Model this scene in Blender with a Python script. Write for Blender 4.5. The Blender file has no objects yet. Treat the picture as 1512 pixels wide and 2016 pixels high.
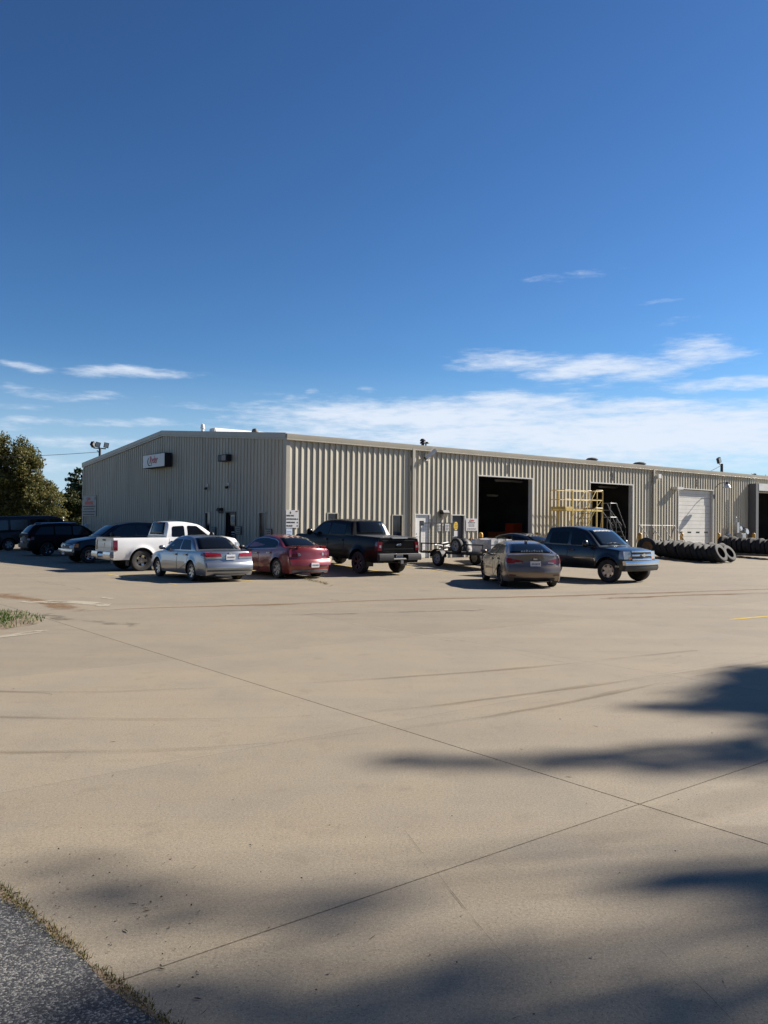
import bpy, bmesh, math, random
import numpy as np
from mathutils import Vector, Matrix

SC = bpy.context.scene
COL = SC.collection
R = math.radians
rng = np.random.default_rng(7)
random.seed(7)

# ------------------------------------------------------------------ camera
CAM_H = 1.9
cam = bpy.data.cameras.new('camera')
cam.sensor_fit = 'VERTICAL'
cam.sensor_height = 36.0
cam.lens = 36.0 * 1640.0 / 2016.0
cam.clip_start = 0.1
cam.clip_end = 4000
co = bpy.data.objects.new('camera', cam)
COL.objects.link(co)
_pitch = math.atan(23.0 / 1640.0)
_roll = 0.0105
co.matrix_world = (Matrix.Translation((0, 0, CAM_H)) @ Matrix.Rotation(R(90) + _pitch, 4, 'X')
                   @ Matrix.Rotation(_roll, 4, 'Z'))
SC.camera = co

# ------------------------------------------------------------------ sun, sky, exposure
SUN_AZ, SUN_EL = R(67.0), R(34.0)
sun = bpy.data.lights.new('sun', 'SUN')
sun.energy = 5.0
sun.angle = R(0.53)
sun.color = (1.0, 0.925, 0.82)
so = bpy.data.objects.new('sun', sun)
COL.objects.link(so)
SV = Vector((math.sin(SUN_AZ) * math.cos(SUN_EL), math.cos(SUN_AZ) * math.cos(SUN_EL), math.sin(SUN_EL)))
so.rotation_euler = SV.to_track_quat('Z', 'Y').to_euler()
so.location = (40, 20, 40)
SC.view_settings.view_transform = 'Standard'
SC.view_settings.look = 'None'
SC.view_settings.gamma = 1.0
SC.view_settings.exposure = 1.06
SC.view_settings.use_curve_mapping = False

W = bpy.data.worlds.new('World')
SC.world = W
W.use_nodes = True
nt = W.node_tree
nt.nodes.clear()


def N(tree, typ, **kw):
    n = tree.nodes.new(typ)
    for k, v in kw.items():
        setattr(n, k, v)
    return n


def M_(tree, op, a, b=None, c=None, clamp=False):
    n = tree.nodes.new('ShaderNodeMath')
    n.operation = op
    n.use_clamp = clamp
    for i, x in enumerate((a, b, c)):
        if x is None:
            continue
        if isinstance(x, (int, float)):
            n.inputs[i].default_value = x
        else:
            tree.links.new(x, n.inputs[i])
    return n.outputs[0]


sky = N(nt, 'ShaderNodeTexSky')
sky.sky_type = 'NISHITA'
sky.sun_disc = False
sky.sun_elevation = SUN_EL
sky.sun_rotation = SUN_AZ
sky.altitude = 300
sky.air_density = 1.0
sky.dust_density = 0.25
sky.ozone_density = 3.0
tc = N(nt, 'ShaderNodeTexCoord')
sep = N(nt, 'ShaderNodeSeparateXYZ')
nt.links.new(tc.outputs['Generated'], sep.inputs[0])
az = M_(nt, 'ARCTAN2', sep.outputs[0], sep.outputs[1])
el = M_(nt, 'ARCSINE', sep.outputs[2])
cmb = N(nt, 'ShaderNodeCombineXYZ')
nt.links.new(az, cmb.inputs[0])
nt.links.new(el, cmb.inputs[1])
AE = cmb.outputs[0]


def pix_ae(x, y):
    dx = (x - 756) / 1640.0
    yy = y - 0.0105 * (x - 756)
    return math.atan(dx), math.atan((1031 - yy) / 1640.0 / math.sqrt(1 + dx * dx))


# cirrus: soft lens-shaped density centres in the sky (azimuth / elevation), broken up by stretched noise
CL = [(1010, 710, 150, 27, .9), (1190, 725, 210, 29, .95), (1360, 698, 110, 36, .8), (1290, 715, 120, 24, .7), (1100, 735, 160, 16, .5),
      (1000, 795, 240, 28, 1.0), (1250, 806, 220, 24, .9), (860, 825, 450, 44, 1.15), (1300, 855, 460, 62, 1.25), (1000, 860, 500, 50, 1.1),
      (700, 850, 330, 28, .8), (1420, 762, 180, 17, .8), (1300, 748, 110, 9, .4), (1100, 900, 600, 45, .75),
      (270, 735, 125, 13, .95), (50, 720, 75, 11, .7), (20, 765, 60, 13, .6), (130, 774, 150, 13, .5),
      (280, 785, 130, 7, .3), (60, 800, 110, 8, .4), (150, 828, 220, 10, .6), (470, 808, 260, 8, .5),
      (30, 835, 60, 16, .4), (180, 868, 260, 18, .5), (100, 915, 260, 22, .55), (596, 771, 24, 9, .6), (545, 788, 26, 10, .45), (725, 766, 26, 8, .55),
      (690, 747, 40, 6, .2), (650, 775, 22, 6, .25), (1110, 540, 80, 13, .42), (1190, 528, 45, 9, .2), (1010, 556, 90, 8, .12),
      (1290, 600, 80, 10, .28), (1325, 632, 70, 16, .24), (885, 718, 40, 7, .35), (1180, 765, 110, 8, .35)]
dens = None
warp = N(nt, 'ShaderNodeTexNoise')
warp.inputs['Scale'].default_value = 9.0
warp.inputs['Detail'].default_value = 3.0
nt.links.new(AE, warp.inputs['Vector'])
wv = N(nt, 'ShaderNodeVectorMath', operation='MULTIPLY_ADD')
nt.links.new(warp.outputs['Color'], wv.inputs[0])
wv.inputs[1].default_value = (.10, .022, 0)
wv.inputs[2].default_value = (-.05, -.011, 0)
wa = N(nt, 'ShaderNodeVectorMath', operation='ADD')
nt.links.new(AE, wa.inputs[0])
nt.links.new(wv.outputs[0], wa.inputs[1])
AEW = wa.outputs[0]
for (x, y, sx, sy, wgt) in CL:
    a0, e0 = pix_ae(x, y)
    vs = N(nt, 'ShaderNodeVectorMath', operation='SUBTRACT')
    nt.links.new(AEW, vs.inputs[0])
    vs.inputs[1].default_value = (a0, e0, 0)
    vm = N(nt, 'ShaderNodeVectorMath', operation='MULTIPLY')
    nt.links.new(vs.outputs[0], vm.inputs[0])
    vm.inputs[1].default_value = (1640.0 / sx, 1640.0 / sy, 0)
    vl = N(nt, 'ShaderNodeVectorMath', operation='LENGTH')
    nt.links.new(vm.outputs[0], vl.inputs[0])
    mr = N(nt, 'ShaderNodeMapRange', interpolation_type='SMOOTHSTEP')
    nt.links.new(vl.outputs['Value'], mr.inputs['Value'])
    mr.inputs['From Min'].default_value = 1.5
    mr.inputs['From Max'].default_value = 0.1
    mr.inputs['To Min'].default_value = 0.0
    mr.inputs['To Max'].default_value = wgt
    dens = mr.outputs[0] if dens is None else M_(nt, 'MAXIMUM', dens, mr.outputs[0])
# the rest of the sky carries the same thin low cirrus
aab = M_(nt, 'ABSOLUTE', az)
outm = N(nt, 'ShaderNodeMapRange', interpolation_type='SMOOTHSTEP')
nt.links.new(aab, outm.inputs['Value'])
outm.inputs['From Min'].default_value = .46
outm.inputs['From Max'].default_value = .62
lowm = N(nt, 'ShaderNodeMapRange', interpolation_type='SMOOTHSTEP')
nt.links.new(el, lowm.inputs['Value'])
lowm.inputs['From Min'].default_value = .26
lowm.inputs['From Max'].default_value = .04
lowm.inputs['To Max'].default_value = .75
dens = M_(nt, 'MAXIMUM', dens, M_(nt, 'MULTIPLY', outm.outputs[0], lowm.outputs[0]))


def snoise(scale, sx, sy, detail, rot=0.0):
    mp = N(nt, 'ShaderNodeMapping')
    mp.inputs['Scale'].default_value = (sx, sy, 1)
    mp.inputs['Rotation'].default_value = (0, 0, rot)
    nt.links.new(AE, mp.inputs['Vector'])
    nz = N(nt, 'ShaderNodeTexNoise')
    nz.inputs['Scale'].default_value = scale
    nz.inputs['Detail'].default_value = detail
    nz.inputs['Roughness'].default_value = .6
    nt.links.new(mp.outputs[0], nz.inputs['Vector'])
    return nz.outputs['Fac']


n1 = snoise(1.0, 14, 75, 7, .06)
n2 = snoise(1.0, 45, 210, 5, -.05)
nn = M_(nt, 'ADD', M_(nt, 'MULTIPLY', n1, .62), M_(nt, 'MULTIPLY', n2, .38))
cov = M_(nt, 'ADD', dens, M_(nt, 'MULTIPLY', M_(nt, 'SUBTRACT', nn, .5), 2.1))
cm = N(nt, 'ShaderNodeMapRange', interpolation_type='SMOOTHSTEP')
nt.links.new(cov, cm.inputs['Value'])
cm.inputs['From Min'].default_value = .20
cm.inputs['From Max'].default_value = 1.25
cm.inputs['To Max'].default_value = .92
gate = M_(nt, 'MULTIPLY', cm.outputs[0], M_(nt, 'MULTIPLY', dens, 5.0, clamp=True))
mix = N(nt, 'ShaderNodeMix', data_type='RGBA')
nt.links.new(gate, mix.inputs[0])
hs = N(nt, 'ShaderNodeHueSaturation')
hs.inputs['Saturation'].default_value = 1.0
hs.inputs['Value'].default_value = .82
sk1 = N(nt, 'ShaderNodeVectorMath', operation='SCALE')
sk1.inputs['Scale'].default_value = 1 / 6.0
nt.links.new(sky.outputs[0], sk1.inputs[0])
gm_ = N(nt, 'ShaderNodeGamma')
gm_.inputs['Gamma'].default_value = 1.38
nt.links.new(sk1.outputs[0], gm_.inputs['Color'])
sk2 = N(nt, 'ShaderNodeVectorMath', operation='SCALE')
sk2.inputs['Scale'].default_value = 7.4
nt.links.new(gm_.outputs[0], sk2.inputs[0])
nt.links.new(sk2.outputs[0], hs.inputs['Color'])
wb = N(nt, 'ShaderNodeMix', data_type='RGBA', blend_type='MULTIPLY')
wb.inputs[0].default_value = 1
wb.inputs[7].default_value = (.70, .94, 1.08, 1)
nt.links.new(hs.outputs[0], wb.inputs[6])
nt.links.new(wb.outputs[2], mix.inputs[6])
mix.inputs[7].default_value = (7.7, 8.4, 9.5, 1)
hz_ = N(nt, 'ShaderNodeMapRange', interpolation_type='SMOOTHSTEP')
nt.links.new(el, hz_.inputs['Value'])
hz_.inputs['From Min'].default_value = .20
hz_.inputs['From Max'].default_value = -.02
hz_.inputs['To Max'].default_value = .85
mixh = N(nt, 'ShaderNodeMix', data_type='RGBA')
nt.links.new(hz_.outputs[0], mixh.inputs[0])
nt.links.new(wb.outputs[2], mixh.inputs[6])
mixh.inputs[7].default_value = (5.2, 6.8, 8.8, 1)
nt.links.new(mixh.outputs[2], mix.inputs[6])
bg = N(nt, 'ShaderNodeBackground')
bg.inputs['Strength'].default_value = 0.05
nt.links.new(mix.outputs[2], bg.inputs['Color'])
wo = N(nt, 'ShaderNodeOutputWorld')
nt.links.new(bg.outputs[0], wo.inputs['Surface'])


# ------------------------------------------------------------------ helpers
class MB:
    def __init__(s):
        s.v, s.f, s.m = [], [], []

    def add(s, vs, fs, mi=0):
        b = len(s.v)
        s.v.extend([tuple(map(float, p)) for p in vs])
        s.f.extend([tuple(i + b for i in f) for f in fs])
        s.m.extend([mi] * len(fs))
        return s

    def box(s, x0, x1, y0, y1, z0, z1, mi=0, mat=None):
        vs = [(x, y, z) for x in (x0, x1) for y in (y0, y1) for z in (z0, z1)]
        if mat is not None:
            vs = [mat @ Vector(p) for p in vs]
        return s.add(vs, [(0, 1, 3, 2), (4, 6, 7, 5), (0, 4, 5, 1), (2, 3, 7, 6), (0, 2, 6, 4), (1, 5, 7, 3)], mi)

    def tube(s, pts, r, n=8, mi=0, closed=False):
        P = [Vector(p) for p in pts]
        rs = r if isinstance(r, (list, tuple)) else [r] * len(P)
        rings = []
        up = Vector((0, 0, 1))
        for i, p in enumerate(P):
            a = P[i - 1] if (i > 0 or closed) else p
            b = P[(i + 1) % len(P)] if (i < len(P) - 1 or closed) else p
            t = (b - a).normalized()
            ref = up if abs(t.z) < .95 else Vector((1, 0, 0))
            x = t.cross(ref).normalized()
            y = x.cross(t)
            rings.append([p + (x * math.cos(2 * math.pi * k / n) + y * math.sin(2 * math.pi * k / n)) * rs[i] for k in range(n)])
        vs = [q for rg in rings for q in rg]
        fs = []
        m = len(rings)
        for i in range(m if closed else m - 1):
            j = (i + 1) % m
            for k in range(n):
                fs.append((i * n + k, i * n + (k + 1) % n, j * n + (k + 1) % n, j * n + k))
        if not closed:
            fs.append(tuple(range(n))[::-1])
            fs.append(tuple((m - 1) * n + k for k in range(n)))
        return s.add(vs, fs, mi)

    def lathe(s, prof, n=24, mat=None, mi=0, closed=False):
        """prof: (radius, height) pairs about local Z"""
        vs, fs = [], []
        for (r, h) in prof:
            for k in range(n):
                a = 2 * math.pi * k / n
                p = Vector((r * math.cos(a), r * math.sin(a), h))
                vs.append(mat @ p if mat is not None else p)
        m = len(prof)
        for i in range(m if closed else m - 1):
            j = (i + 1) % m
            for k in range(n):
                fs.append((i * n + k, i * n + (k + 1) % n, j * n + (k + 1) % n, j * n + k))
        if not closed:
            if prof[0][0] > 1e-4:
                fs.append(tuple(range(n))[::-1])
            if prof[-1][0] > 1e-4:
                fs.append(tuple((m - 1) * n + k for k in range(n)))
        return s.add(vs, fs, mi)

    def prism(s, poly, h0, h1, fn, mi=0):
        """2-D polygon extruded; fn(a, b, h) gives the 3-D point"""
        n = len(poly)
        vs = [fn(a, b, h0) for a, b in poly] + [fn(a, b, h1) for a, b in poly]
        fs = [tuple(range(n))[::-1], tuple(range(n, 2 * n))]
        fs += [(i, (i + 1) % n, n + (i + 1) % n, n + i) for i in range(n)]
        return s.add(vs, fs, mi)

    def mesh(s, name, mats, angle=35, weld=0.0, fixn=True):
        me = bpy.data.meshes.new(name)
        me.from_pydata(s.v, [], s.f)
        if len(s.m):
            me.polygons.foreach_set('material_index', s.m)
        for mt in mats:
            me.materials.append(mt)
        bm = bmesh.new()
        bm.from_mesh(me)
        if weld:
            bmesh.ops.remove_doubles(bm, verts=bm.verts, dist=weld)
        if fixn:
            bmesh.ops.recalc_face_normals(bm, faces=bm.faces)
        lim = R(angle)
        for f in bm.faces:
            f.smooth = angle > 0
        for e in bm.edges:
            if len(e.link_faces) == 2:
                e.smooth = e.calc_face_angle(0) < lim
        bm.to_mesh(me)
        bm.free()
        return me

    def obj(s, name, mats, parent=None, loc=None, rot=None, angle=35, weld=0.0, fixn=True):
        if not isinstance(mats, (list, tuple)):
            mats = [mats]
        o = bpy.data.objects.new(name, s.mesh(name, mats, angle, weld, fixn))
        COL.objects.link(o)
        if parent:
            o.parent = parent
        if loc is not None:
            o.location = loc
        if rot is not None:
            o.rotation_euler = rot
        return o


def loose(mb):
    """split a builder into its connected pieces"""
    key = {}
    par = []

    def find(a):
        while par[a] != a:
            par[a] = par[par[a]]
            a = par[a]
        return a
    idx = []
    for p in mb.v:
        q = tuple(round(c, 3) for c in p)
        if q not in key:
            key[q] = len(par)
            par.append(len(par))
        idx.append(key[q])
    for f in mb.f:
        for a in f[1:]:
            par[find(idx[a])] = find(idx[f[0]])
    out = {}
    for f, m in zip(mb.f, mb.m):
        out.setdefault(find(idx[f[0]]), MB()).add([mb.v[i] for i in f], [tuple(range(len(f)))], m)
    return list(out.values())


def link_mesh(name, me, parent=None, loc=None, rot=None):
    o = bpy.data.objects.new(name, me)
    COL.objects.link(o)
    if parent:
        o.parent = parent
    if loc is not None:
        o.location = loc
    if rot is not None:
        o.rotation_euler = rot
    return o


def tag(o, label=None, cat=None, group=None, kind=None):
    if label:
        o['label'] = label
    if cat:
        o['category'] = cat
    if group:
        o['group'] = group
    if kind:
        o['kind'] = kind
    return o


def thing(name, label, cat, loc=(0, 0, 0), rotz=0.0, group=None):
    o = bpy.data.objects.new(name, None)
    o.empty_display_size = .3
    COL.objects.link(o)
    o.location = loc
    o.rotation_euler = (0, 0, rotz)
    return tag(o, label, cat, group)


def copy_tree(o, parent=None):
    c = o.copy()
    COL.objects.link(c)
    c.parent = parent
    for ch in list(o.children):
        copy_tree(ch, c)
    return c


def mat(name, col, rough=.6, metal=0.0, coat=0.0, var=0.0, vscale=3.0, bump=0.0, bscale=60.0, spec=.5, dirt=None, dscale=1.5, damt=0.0, vstretch=(1, 1, 1)):
    m = bpy.data.materials.new(name)
    m.use_nodes = True
    t = m.node_tree
    b = t.nodes['Principled BSDF']
    b.inputs['Base Color'].default_value = (*col, 1)
    b.inputs['Roughness'].default_value = rough
    b.inputs['Metallic'].default_value = metal
    b.inputs['Coat Weight'].default_value = coat
    b.inputs['Coat Roughness'].default_value = .06
    b.inputs['Specular IOR Level'].default_value = spec
    if var or damt or bump:
        g = N(t, 'ShaderNodeTexCoord')
        mp = N(t, 'ShaderNodeMapping')
        mp.inputs['Scale'].default_value = vstretch
        t.links.new(g.outputs['Object'], mp.inputs['Vector'])
        src = None
        if var:
            nz = N(t, 'ShaderNodeTexNoise')
            nz.inputs['Scale'].default_value = vscale
            nz.inputs['Detail'].default_value = 5
            t.links.new(mp.outputs[0], nz.inputs['Vector'])
            mr = N(t, 'ShaderNodeMapRange')
            t.links.new(nz.outputs['Fac'], mr.inputs['Value'])
            mr.inputs['From Min'].default_value = .25
            mr.inputs['From Max'].default_value = .75
            mr.inputs['To Min'].default_value = 1 - var
            mr.inputs['To Max'].default_value = 1 + var
            mx = N(t, 'ShaderNodeMix', data_type='RGBA', blend_type='MULTIPLY')
            mx.inputs[0].default_value = 1
            mx.inputs[6].default_value = (*col, 1)
            t.links.new(mr.outputs[0], mx.inputs[7])
            src = mx.outputs[2]
        if damt:
            nz = N(t, 'ShaderNodeTexNoise')
            nz.inputs['Scale'].default_value = dscale
            nz.inputs['Detail'].default_value = 6
            nz.inputs['Roughness'].default_value = .65
            t.links.new(mp.outputs[0], nz.inputs['Vector'])
            mr = N(t, 'ShaderNodeMapRange')
            t.links.new(nz.outputs['Fac'], mr.inputs['Value'])
            mr.inputs['From Min'].default_value = .45
            mr.inputs['From Max'].default_value = .72
            mr.inputs['To Max'].default_value = damt
            mx = N(t, 'ShaderNodeMix', data_type='RGBA')
            t.links.new(mr.outputs[0], mx.inputs[0])
            if src:
                t.links.new(src, mx.inputs[6])
            else:
                mx.inputs[6].default_value = (*col, 1)
            mx.inputs[7].default_value = (*(dirt or (.2, .15, .1)), 1)
            src = mx.outputs[2]
        if src:
            t.links.new(src, b.inputs['Base Color'])
        if bump:
            nz = N(t, 'ShaderNodeTexNoise')
            nz.inputs['Scale'].default_value = bscale
            nz.inputs['Detail'].default_value = 3
            t.links.new(mp.outputs[0], nz.inputs['Vector'])
            bp = N(t, 'ShaderNodeBump')
            bp.inputs['Strength'].default_value = bump
            bp.inputs['Distance'].default_value = .01
            t.links.new(nz.outputs['Fac'], bp.inputs['Height'])
            t.links.new(bp.outputs[0], b.inputs['Normal'])
    return m


def text_mesh(body, size, extrude, mats, shear=0.0, thick=0.0, align='CENTER', sx=1.0):
    cu = bpy.data.curves.new('lettering', 'FONT')
    cu.body = body
    cu.size = size
    cu.extrude = extrude
    cu.shear = shear
    cu.offset = thick
    cu.align_x = align
    cu.align_y = 'CENTER'
    cu.resolution_u = 3
    to = bpy.data.objects.new('lettering', cu)
    COL.objects.link(to)
    dg = bpy.context.evaluated_depsgraph_get()
    me = bpy.data.meshes.new_from_object(to.evaluated_get(dg))
    bpy.data.objects.remove(to)
    me.materials.clear()
    for mm in mats:
        me.materials.append(mm)
    if sx != 1.0:
        for v in me.vertices:
            v.co.x *= sx
    me.name = 'lettering'
    return me


# building frame: corner K, long wall along u, gable wall along v
TH = R(38.5)
UX, UY = math.cos(TH), math.sin(TH)
KX, KY = -4.183, 35.57
PAD = .25


def BW(s, t, z=0.0):
    return Vector((KX + s * UX - t * UY, KY + s * UY + t * UX, z))


def rel(x, y):
    dx, dy = x - KX, y - KY
    return dx * UX + dy * UY, -dx * UY + dy * UX


def sstep(a, b, x):
    q = min(1, max(0, (x - a) / (b - a)))
    return q * q * (3 - 2 * q)


def gz_st(s, t):
    return PAD * (1 - sstep(.8, 8.0, -t)) * sstep(-3.5, .3, s)


def gz(x, y):
    return gz_st(*rel(x, y))


# ------------------------------------------------------------------ materials
def concrete_mat():
    m = bpy.data.materials.new('concrete')
    m.use_nodes = True
    t = m.node_tree
    b = t.nodes['Principled BSDF']
    g = N(t, 'ShaderNodeNewGeometry')
    P = g.outputs['Position']

    def nz(scale, detail=4, rough=.55, stretch=(1, 1, 1), rot=0):
        mp = N(t, 'ShaderNodeMapping')
        mp.inputs['Rotation'].default_value = (0, 0, rot)
        mp.inputs['Scale'].default_value = stretch
        t.links.new(P, mp.inputs['Vector'])
        q = N(t, 'ShaderNodeTexNoise')
        q.inputs['Scale'].default_value = scale
        q.inputs['Detail'].default_value = detail
        q.inputs['Roughness'].default_value = rough
        t.links.new(mp.outputs[0], q.inputs['Vector'])
        return q.outputs['Fac']

    def ramp(v, a, c, lo, hi):
        r_ = N(t, 'ShaderNodeMapRange')
        t.links.new(v, r_.inputs['Value'])
        r_.inputs['From Min'].default_value = a
        r_.inputs['From Max'].default_value = c
        r_.inputs['To Min'].default_value = lo
        r_.inputs['To Max'].default_value = hi
        return r_.outputs[0]

    def mixc(f, a, c, bt='MIX'):
        x = N(t, 'ShaderNodeMix', data_type='RGBA', blend_type=bt)
        for sock, val in ((x.inputs[0], f), (x.inputs[6], a), (x.inputs[7], c)):
            if isinstance(val, tuple):
                sock.default_value = (*val, 1)
            elif isinstance(val, (int, float)):
                sock.default_value = val
            else:
                t.links.new(val, sock)
        return x.outputs[2]

    c = mixc(ramp(nz(.22, 6, .62), .38, .62, 0, 1), (.272, .228, .164), (.236, .208, .162))
    c = mixc(ramp(nz(.9, 6, .7), .46, .66, 0, .75), c, (.200, .174, .138))
    c = mixc(ramp(nz(1.3, 6, .65), .38, .66, 0, .75), c, (.295, .240, .162))
    # long faint dirty streaks along the driving direction
    c = mixc(ramp(nz(1.0, 5, .6, (.06, .9, 1), .12), .46, .70, 0, .5), c, (.215, .175, .132))
    c = mixc(ramp(nz(1.0, 4, .6, (.09, 2.2, 1), -.10), .54, .72, 0, .4), c, (.20, .155, .112))
    # blotches, old oil drips
    c = mixc(ramp(nz(2.6, 6, .7), .55, .72, 0, .55), c, (.145, .122, .10))
    # paste / aggregate speckle
    c = mixc(ramp(nz(55, 3, .7), .36, .70, 0, .7), c, (.145, .120, .085))
    c = mixc(ramp(nz(150, 1, .5), .60, .70, 0, .55), c, (.42, .38, .32))
    c = mixc(ramp(nz(80, 2, .6), .60, .70, 0, .8), c, (.085, .072, .058))
    oi = N(t, 'ShaderNodeObjectInfo')
    c = mixc(1.0, c, ramp(oi.outputs['Random'], 0, 1, .94, 1.05), 'MULTIPLY')
    t.links.new(c, b.inputs['Base Color'])
    b.inputs['Roughness'].default_value = .8
    b.inputs['Specular IOR Level'].default_value = .3
    bp = N(t, 'ShaderNodeBump')
    bp.inputs['Strength'].default_value = .35
    bp.inputs['Distance'].default_value = .004
    t.links.new(nz(110, 3, .6), bp.inputs['Height'])
    t.links.new(bp.outputs[0], b.inputs['Normal'])
    return m


def asphalt_mat():
    m = bpy.data.materials.new('asphalt')
    m.use_nodes = True
    t = m.node_tree
    b = t.nodes['Principled BSDF']
    g = N(t, 'ShaderNodeNewGeometry')
    vo = N(t, 'ShaderNodeTexVoronoi')
    vo.inputs['Scale'].default_value = 120
    t.links.new(g.outputs['Position'], vo.inputs['Vector'])
    rp = N(t, 'ShaderNodeValToRGB')
    e = rp.color_ramp.elements
    e[0].position, e[0].color = .0, (.02, .021, .024, 1)
    e[1].position, e[1].color = 1.0, (.22, .21, .19, 1)
    for p, c in ((.45, (.028, .028, .03, 1)), (.62, (.055, .055, .057, 1)), (.82, (.12, .117, .11, 1))):
        x = e.new(p)
        x.color = c
    sp = N(t, 'ShaderNodeSeparateColor')
    t.links.new(vo.outputs['Color'], sp.inputs[0])
    t.links.new(sp.outputs[0], rp.inputs[0])
    t.links.new(rp.outputs[0], b.inputs['Base Color'])
    b.inputs['Roughness'].default_value = .85
    bp = N(t, 'ShaderNodeBump')
    bp.inputs['Strength'].default_value = .35
    bp.inputs['Distance'].default_value = .008
    bp.invert = True
    t.links.new(vo.outputs['Distance'], bp.inputs['Height'])
    t.links.new(bp.outputs[0], b.inputs['Normal'])
    return m


def stain_mat(name, col, amt, sx, sy, lo=.42, hi=.7, soft=.35):
    """thin dirt lying on the slab: opacity from streaky noise, fading at the edges of the strip"""
    m = bpy.data.materials.new(name)
    m.use_nodes = True
    t = m.node_tree
    b = t.nodes['Principled BSDF']
    b.inputs['Base Color'].default_value = (*col, 1)
    b.inputs['Roughness'].default_value = .9
    b.inputs['Specular IOR Level'].default_value = .1
    uv = N(t, 'ShaderNodeUVMap')
    mp = N(t, 'ShaderNodeMapping')
    mp.inputs['Scale'].default_value = (sx, sy, 1)
    t.links.new(uv.outputs[0], mp.inputs['Vector'])
    nz = N(t, 'ShaderNodeTexNoise')
    nz.inputs['Scale'].default_value = 1
    nz.inputs['Detail'].default_value = 7
    nz.inputs['Roughness'].default_value = .7
    t.links.new(mp.outputs[0], nz.inputs['Vector'])
    sp = N(t, 'ShaderNodeSeparateXYZ')
    t.links.new(uv.outputs[0], sp.inputs[0])
    d = M_(t, 'ABSOLUTE', M_(t, 'SUBTRACT', sp.outputs[1], .5))
    e = N(t, 'ShaderNodeMapRange', interpolation_type='SMOOTHSTEP')
    t.links.new(d, e.inputs['Value'])
    e.inputs['From Min'].default_value = .5
    e.inputs['From Max'].default_value = .5 - soft
    e.inputs['To Max'].default_value = .5
    a = M_(t, 'ADD', nz.outputs['Fac'], M_(t, 'SUBTRACT', e.outputs[0], .5))
    r_ = N(t, 'ShaderNodeMapRange', interpolation_type='SMOOTHSTEP')
    t.links.new(a, r_.inputs['Value'])
    r_.inputs['From Min'].default_value = lo
    r_.inputs['From Max'].default_value = hi
    r_.inputs['To Max'].default_value = amt
    t.links.new(r_.outputs[0], b.inputs['Alpha'])
    return m


def foliage_mat(name, cols, scale=.6, transl=.3):
    m = bpy.data.materials.new(name)
    m.use_nodes = True
    t = m.node_tree
    b = t.nodes['Principled BSDF']
    g = N(t, 'ShaderNodeNewGeometry')
    nz = N(t, 'ShaderNodeTexNoise')
    nz.inputs['Scale'].default_value = scale
    nz.inputs['Detail'].default_value = 3
    t.links.new(g.outputs['Position'], nz.inputs['Vector'])
    ad = M_(t, 'ADD', M_(t, 'MULTIPLY', nz.outputs['Fac'], .9), M_(t, 'MULTIPLY', M_(t, 'SUBTRACT', g.outputs['Random Per Island'], .5), .55))
    rp = N(t, 'ShaderNodeValToRGB')
    e = rp.color_ramp.elements
    e[0].position, e[0].color = .2, (*cols[0], 1)
    e[1].position, e[1].color = .75, (*cols[-1], 1)
    for i, c in enumerate(cols[1:-1]):
        x = e.new(.2 + .55 * (i + 1) / (len(cols) - 1))
        x.color = (*c, 1)
    t.links.new(ad, rp.inputs[0])
    t.links.new(rp.outputs[0], b.inputs['Base Color'])
    b.inputs['Roughness'].default_value = .6
    b.inputs['Specular IOR Level'].default_value = .25
    tr = N(t, 'ShaderNodeBsdfTranslucent')
    t.links.new(rp.outputs[0], tr.inputs['Color'])
    ms = N(t, 'ShaderNodeMixShader')
    ms.inputs[0].default_value = transl
    t.links.new(b.outputs[0], ms.inputs[1])
    t.links.new(tr.outputs[0], ms.inputs[2])
    t.links.new(ms.outputs[0], t.nodes['Material Output'].inputs['Surface'])
    return m


MT = {}
MT['concrete'] = concrete_mat()
MT['asphalt'] = asphalt_mat()
MT['joint'] = mat('joint_dirt', (.06, .048, .036), .95, var=.4, vscale=8)
MT['soil'] = mat('soil', (.17, .125, .085), .95, var=.35, vscale=2, bump=.5, bscale=20)
MT['siding'] = mat('siding_paint', (.47, .43, .335), .5, metal=.0, spec=.4, var=.06, vscale=1.2, dirt=(.31, .265, .20), dscale=.9, damt=.5, vstretch=(3, 3, .35))
_t = MT['siding'].node_tree
_b = _t.nodes['Principled BSDF']
_src = _b.inputs['Base Color'].links[0].from_socket
_oi = N(_t, 'ShaderNodeObjectInfo')
_mr = N(_t, 'ShaderNodeMapRange')
_t.links.new(_oi.outputs['Random'], _mr.inputs['Value'])
_mr.inputs['To Min'].default_value = .93
_mr.inputs['To Max'].default_value = 1.05
_mx = N(_t, 'ShaderNodeMix', data_type='RGBA', blend_type='MULTIPLY')
_mx.inputs[0].default_value = 1
_t.links.new(_src, _mx.inputs[6])
_t.links.new(_mr.outputs[0], _mx.inputs[7])
_t.links.new(_mx.outputs[2], _b.inputs['Base Color'])
MT['trim'] = mat('trim_paint', (.40, .365, .295), .4, var=.08, vscale=1.5)
MT['trim_white'] = mat('white_trim', (.55, .54, .51), .45, var=.06, vscale=2)
MT['roof'] = mat('roof_metal', (.45, .45, .44), .4, metal=.3)
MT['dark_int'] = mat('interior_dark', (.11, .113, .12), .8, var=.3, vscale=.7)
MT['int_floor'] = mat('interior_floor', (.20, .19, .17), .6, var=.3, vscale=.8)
MT['black'] = mat('black_plastic', (.012, .012, .013), .5)
MT['blackmetal'] = mat('black_metal', (.014, .0145, .017), .6, var=.2, vscale=8)
MT['greymetal'] = mat('grey_metal', (.16, .165, .175), .5, metal=.4, var=.15, vscale=6)
MT['galv'] = mat('galvanised', (.36, .37, .38), .45, metal=.6, var=.12, vscale=7)
MT['white'] = mat('white_paint', (.66, .65, .62), .45, var=.04, vscale=3)
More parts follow.
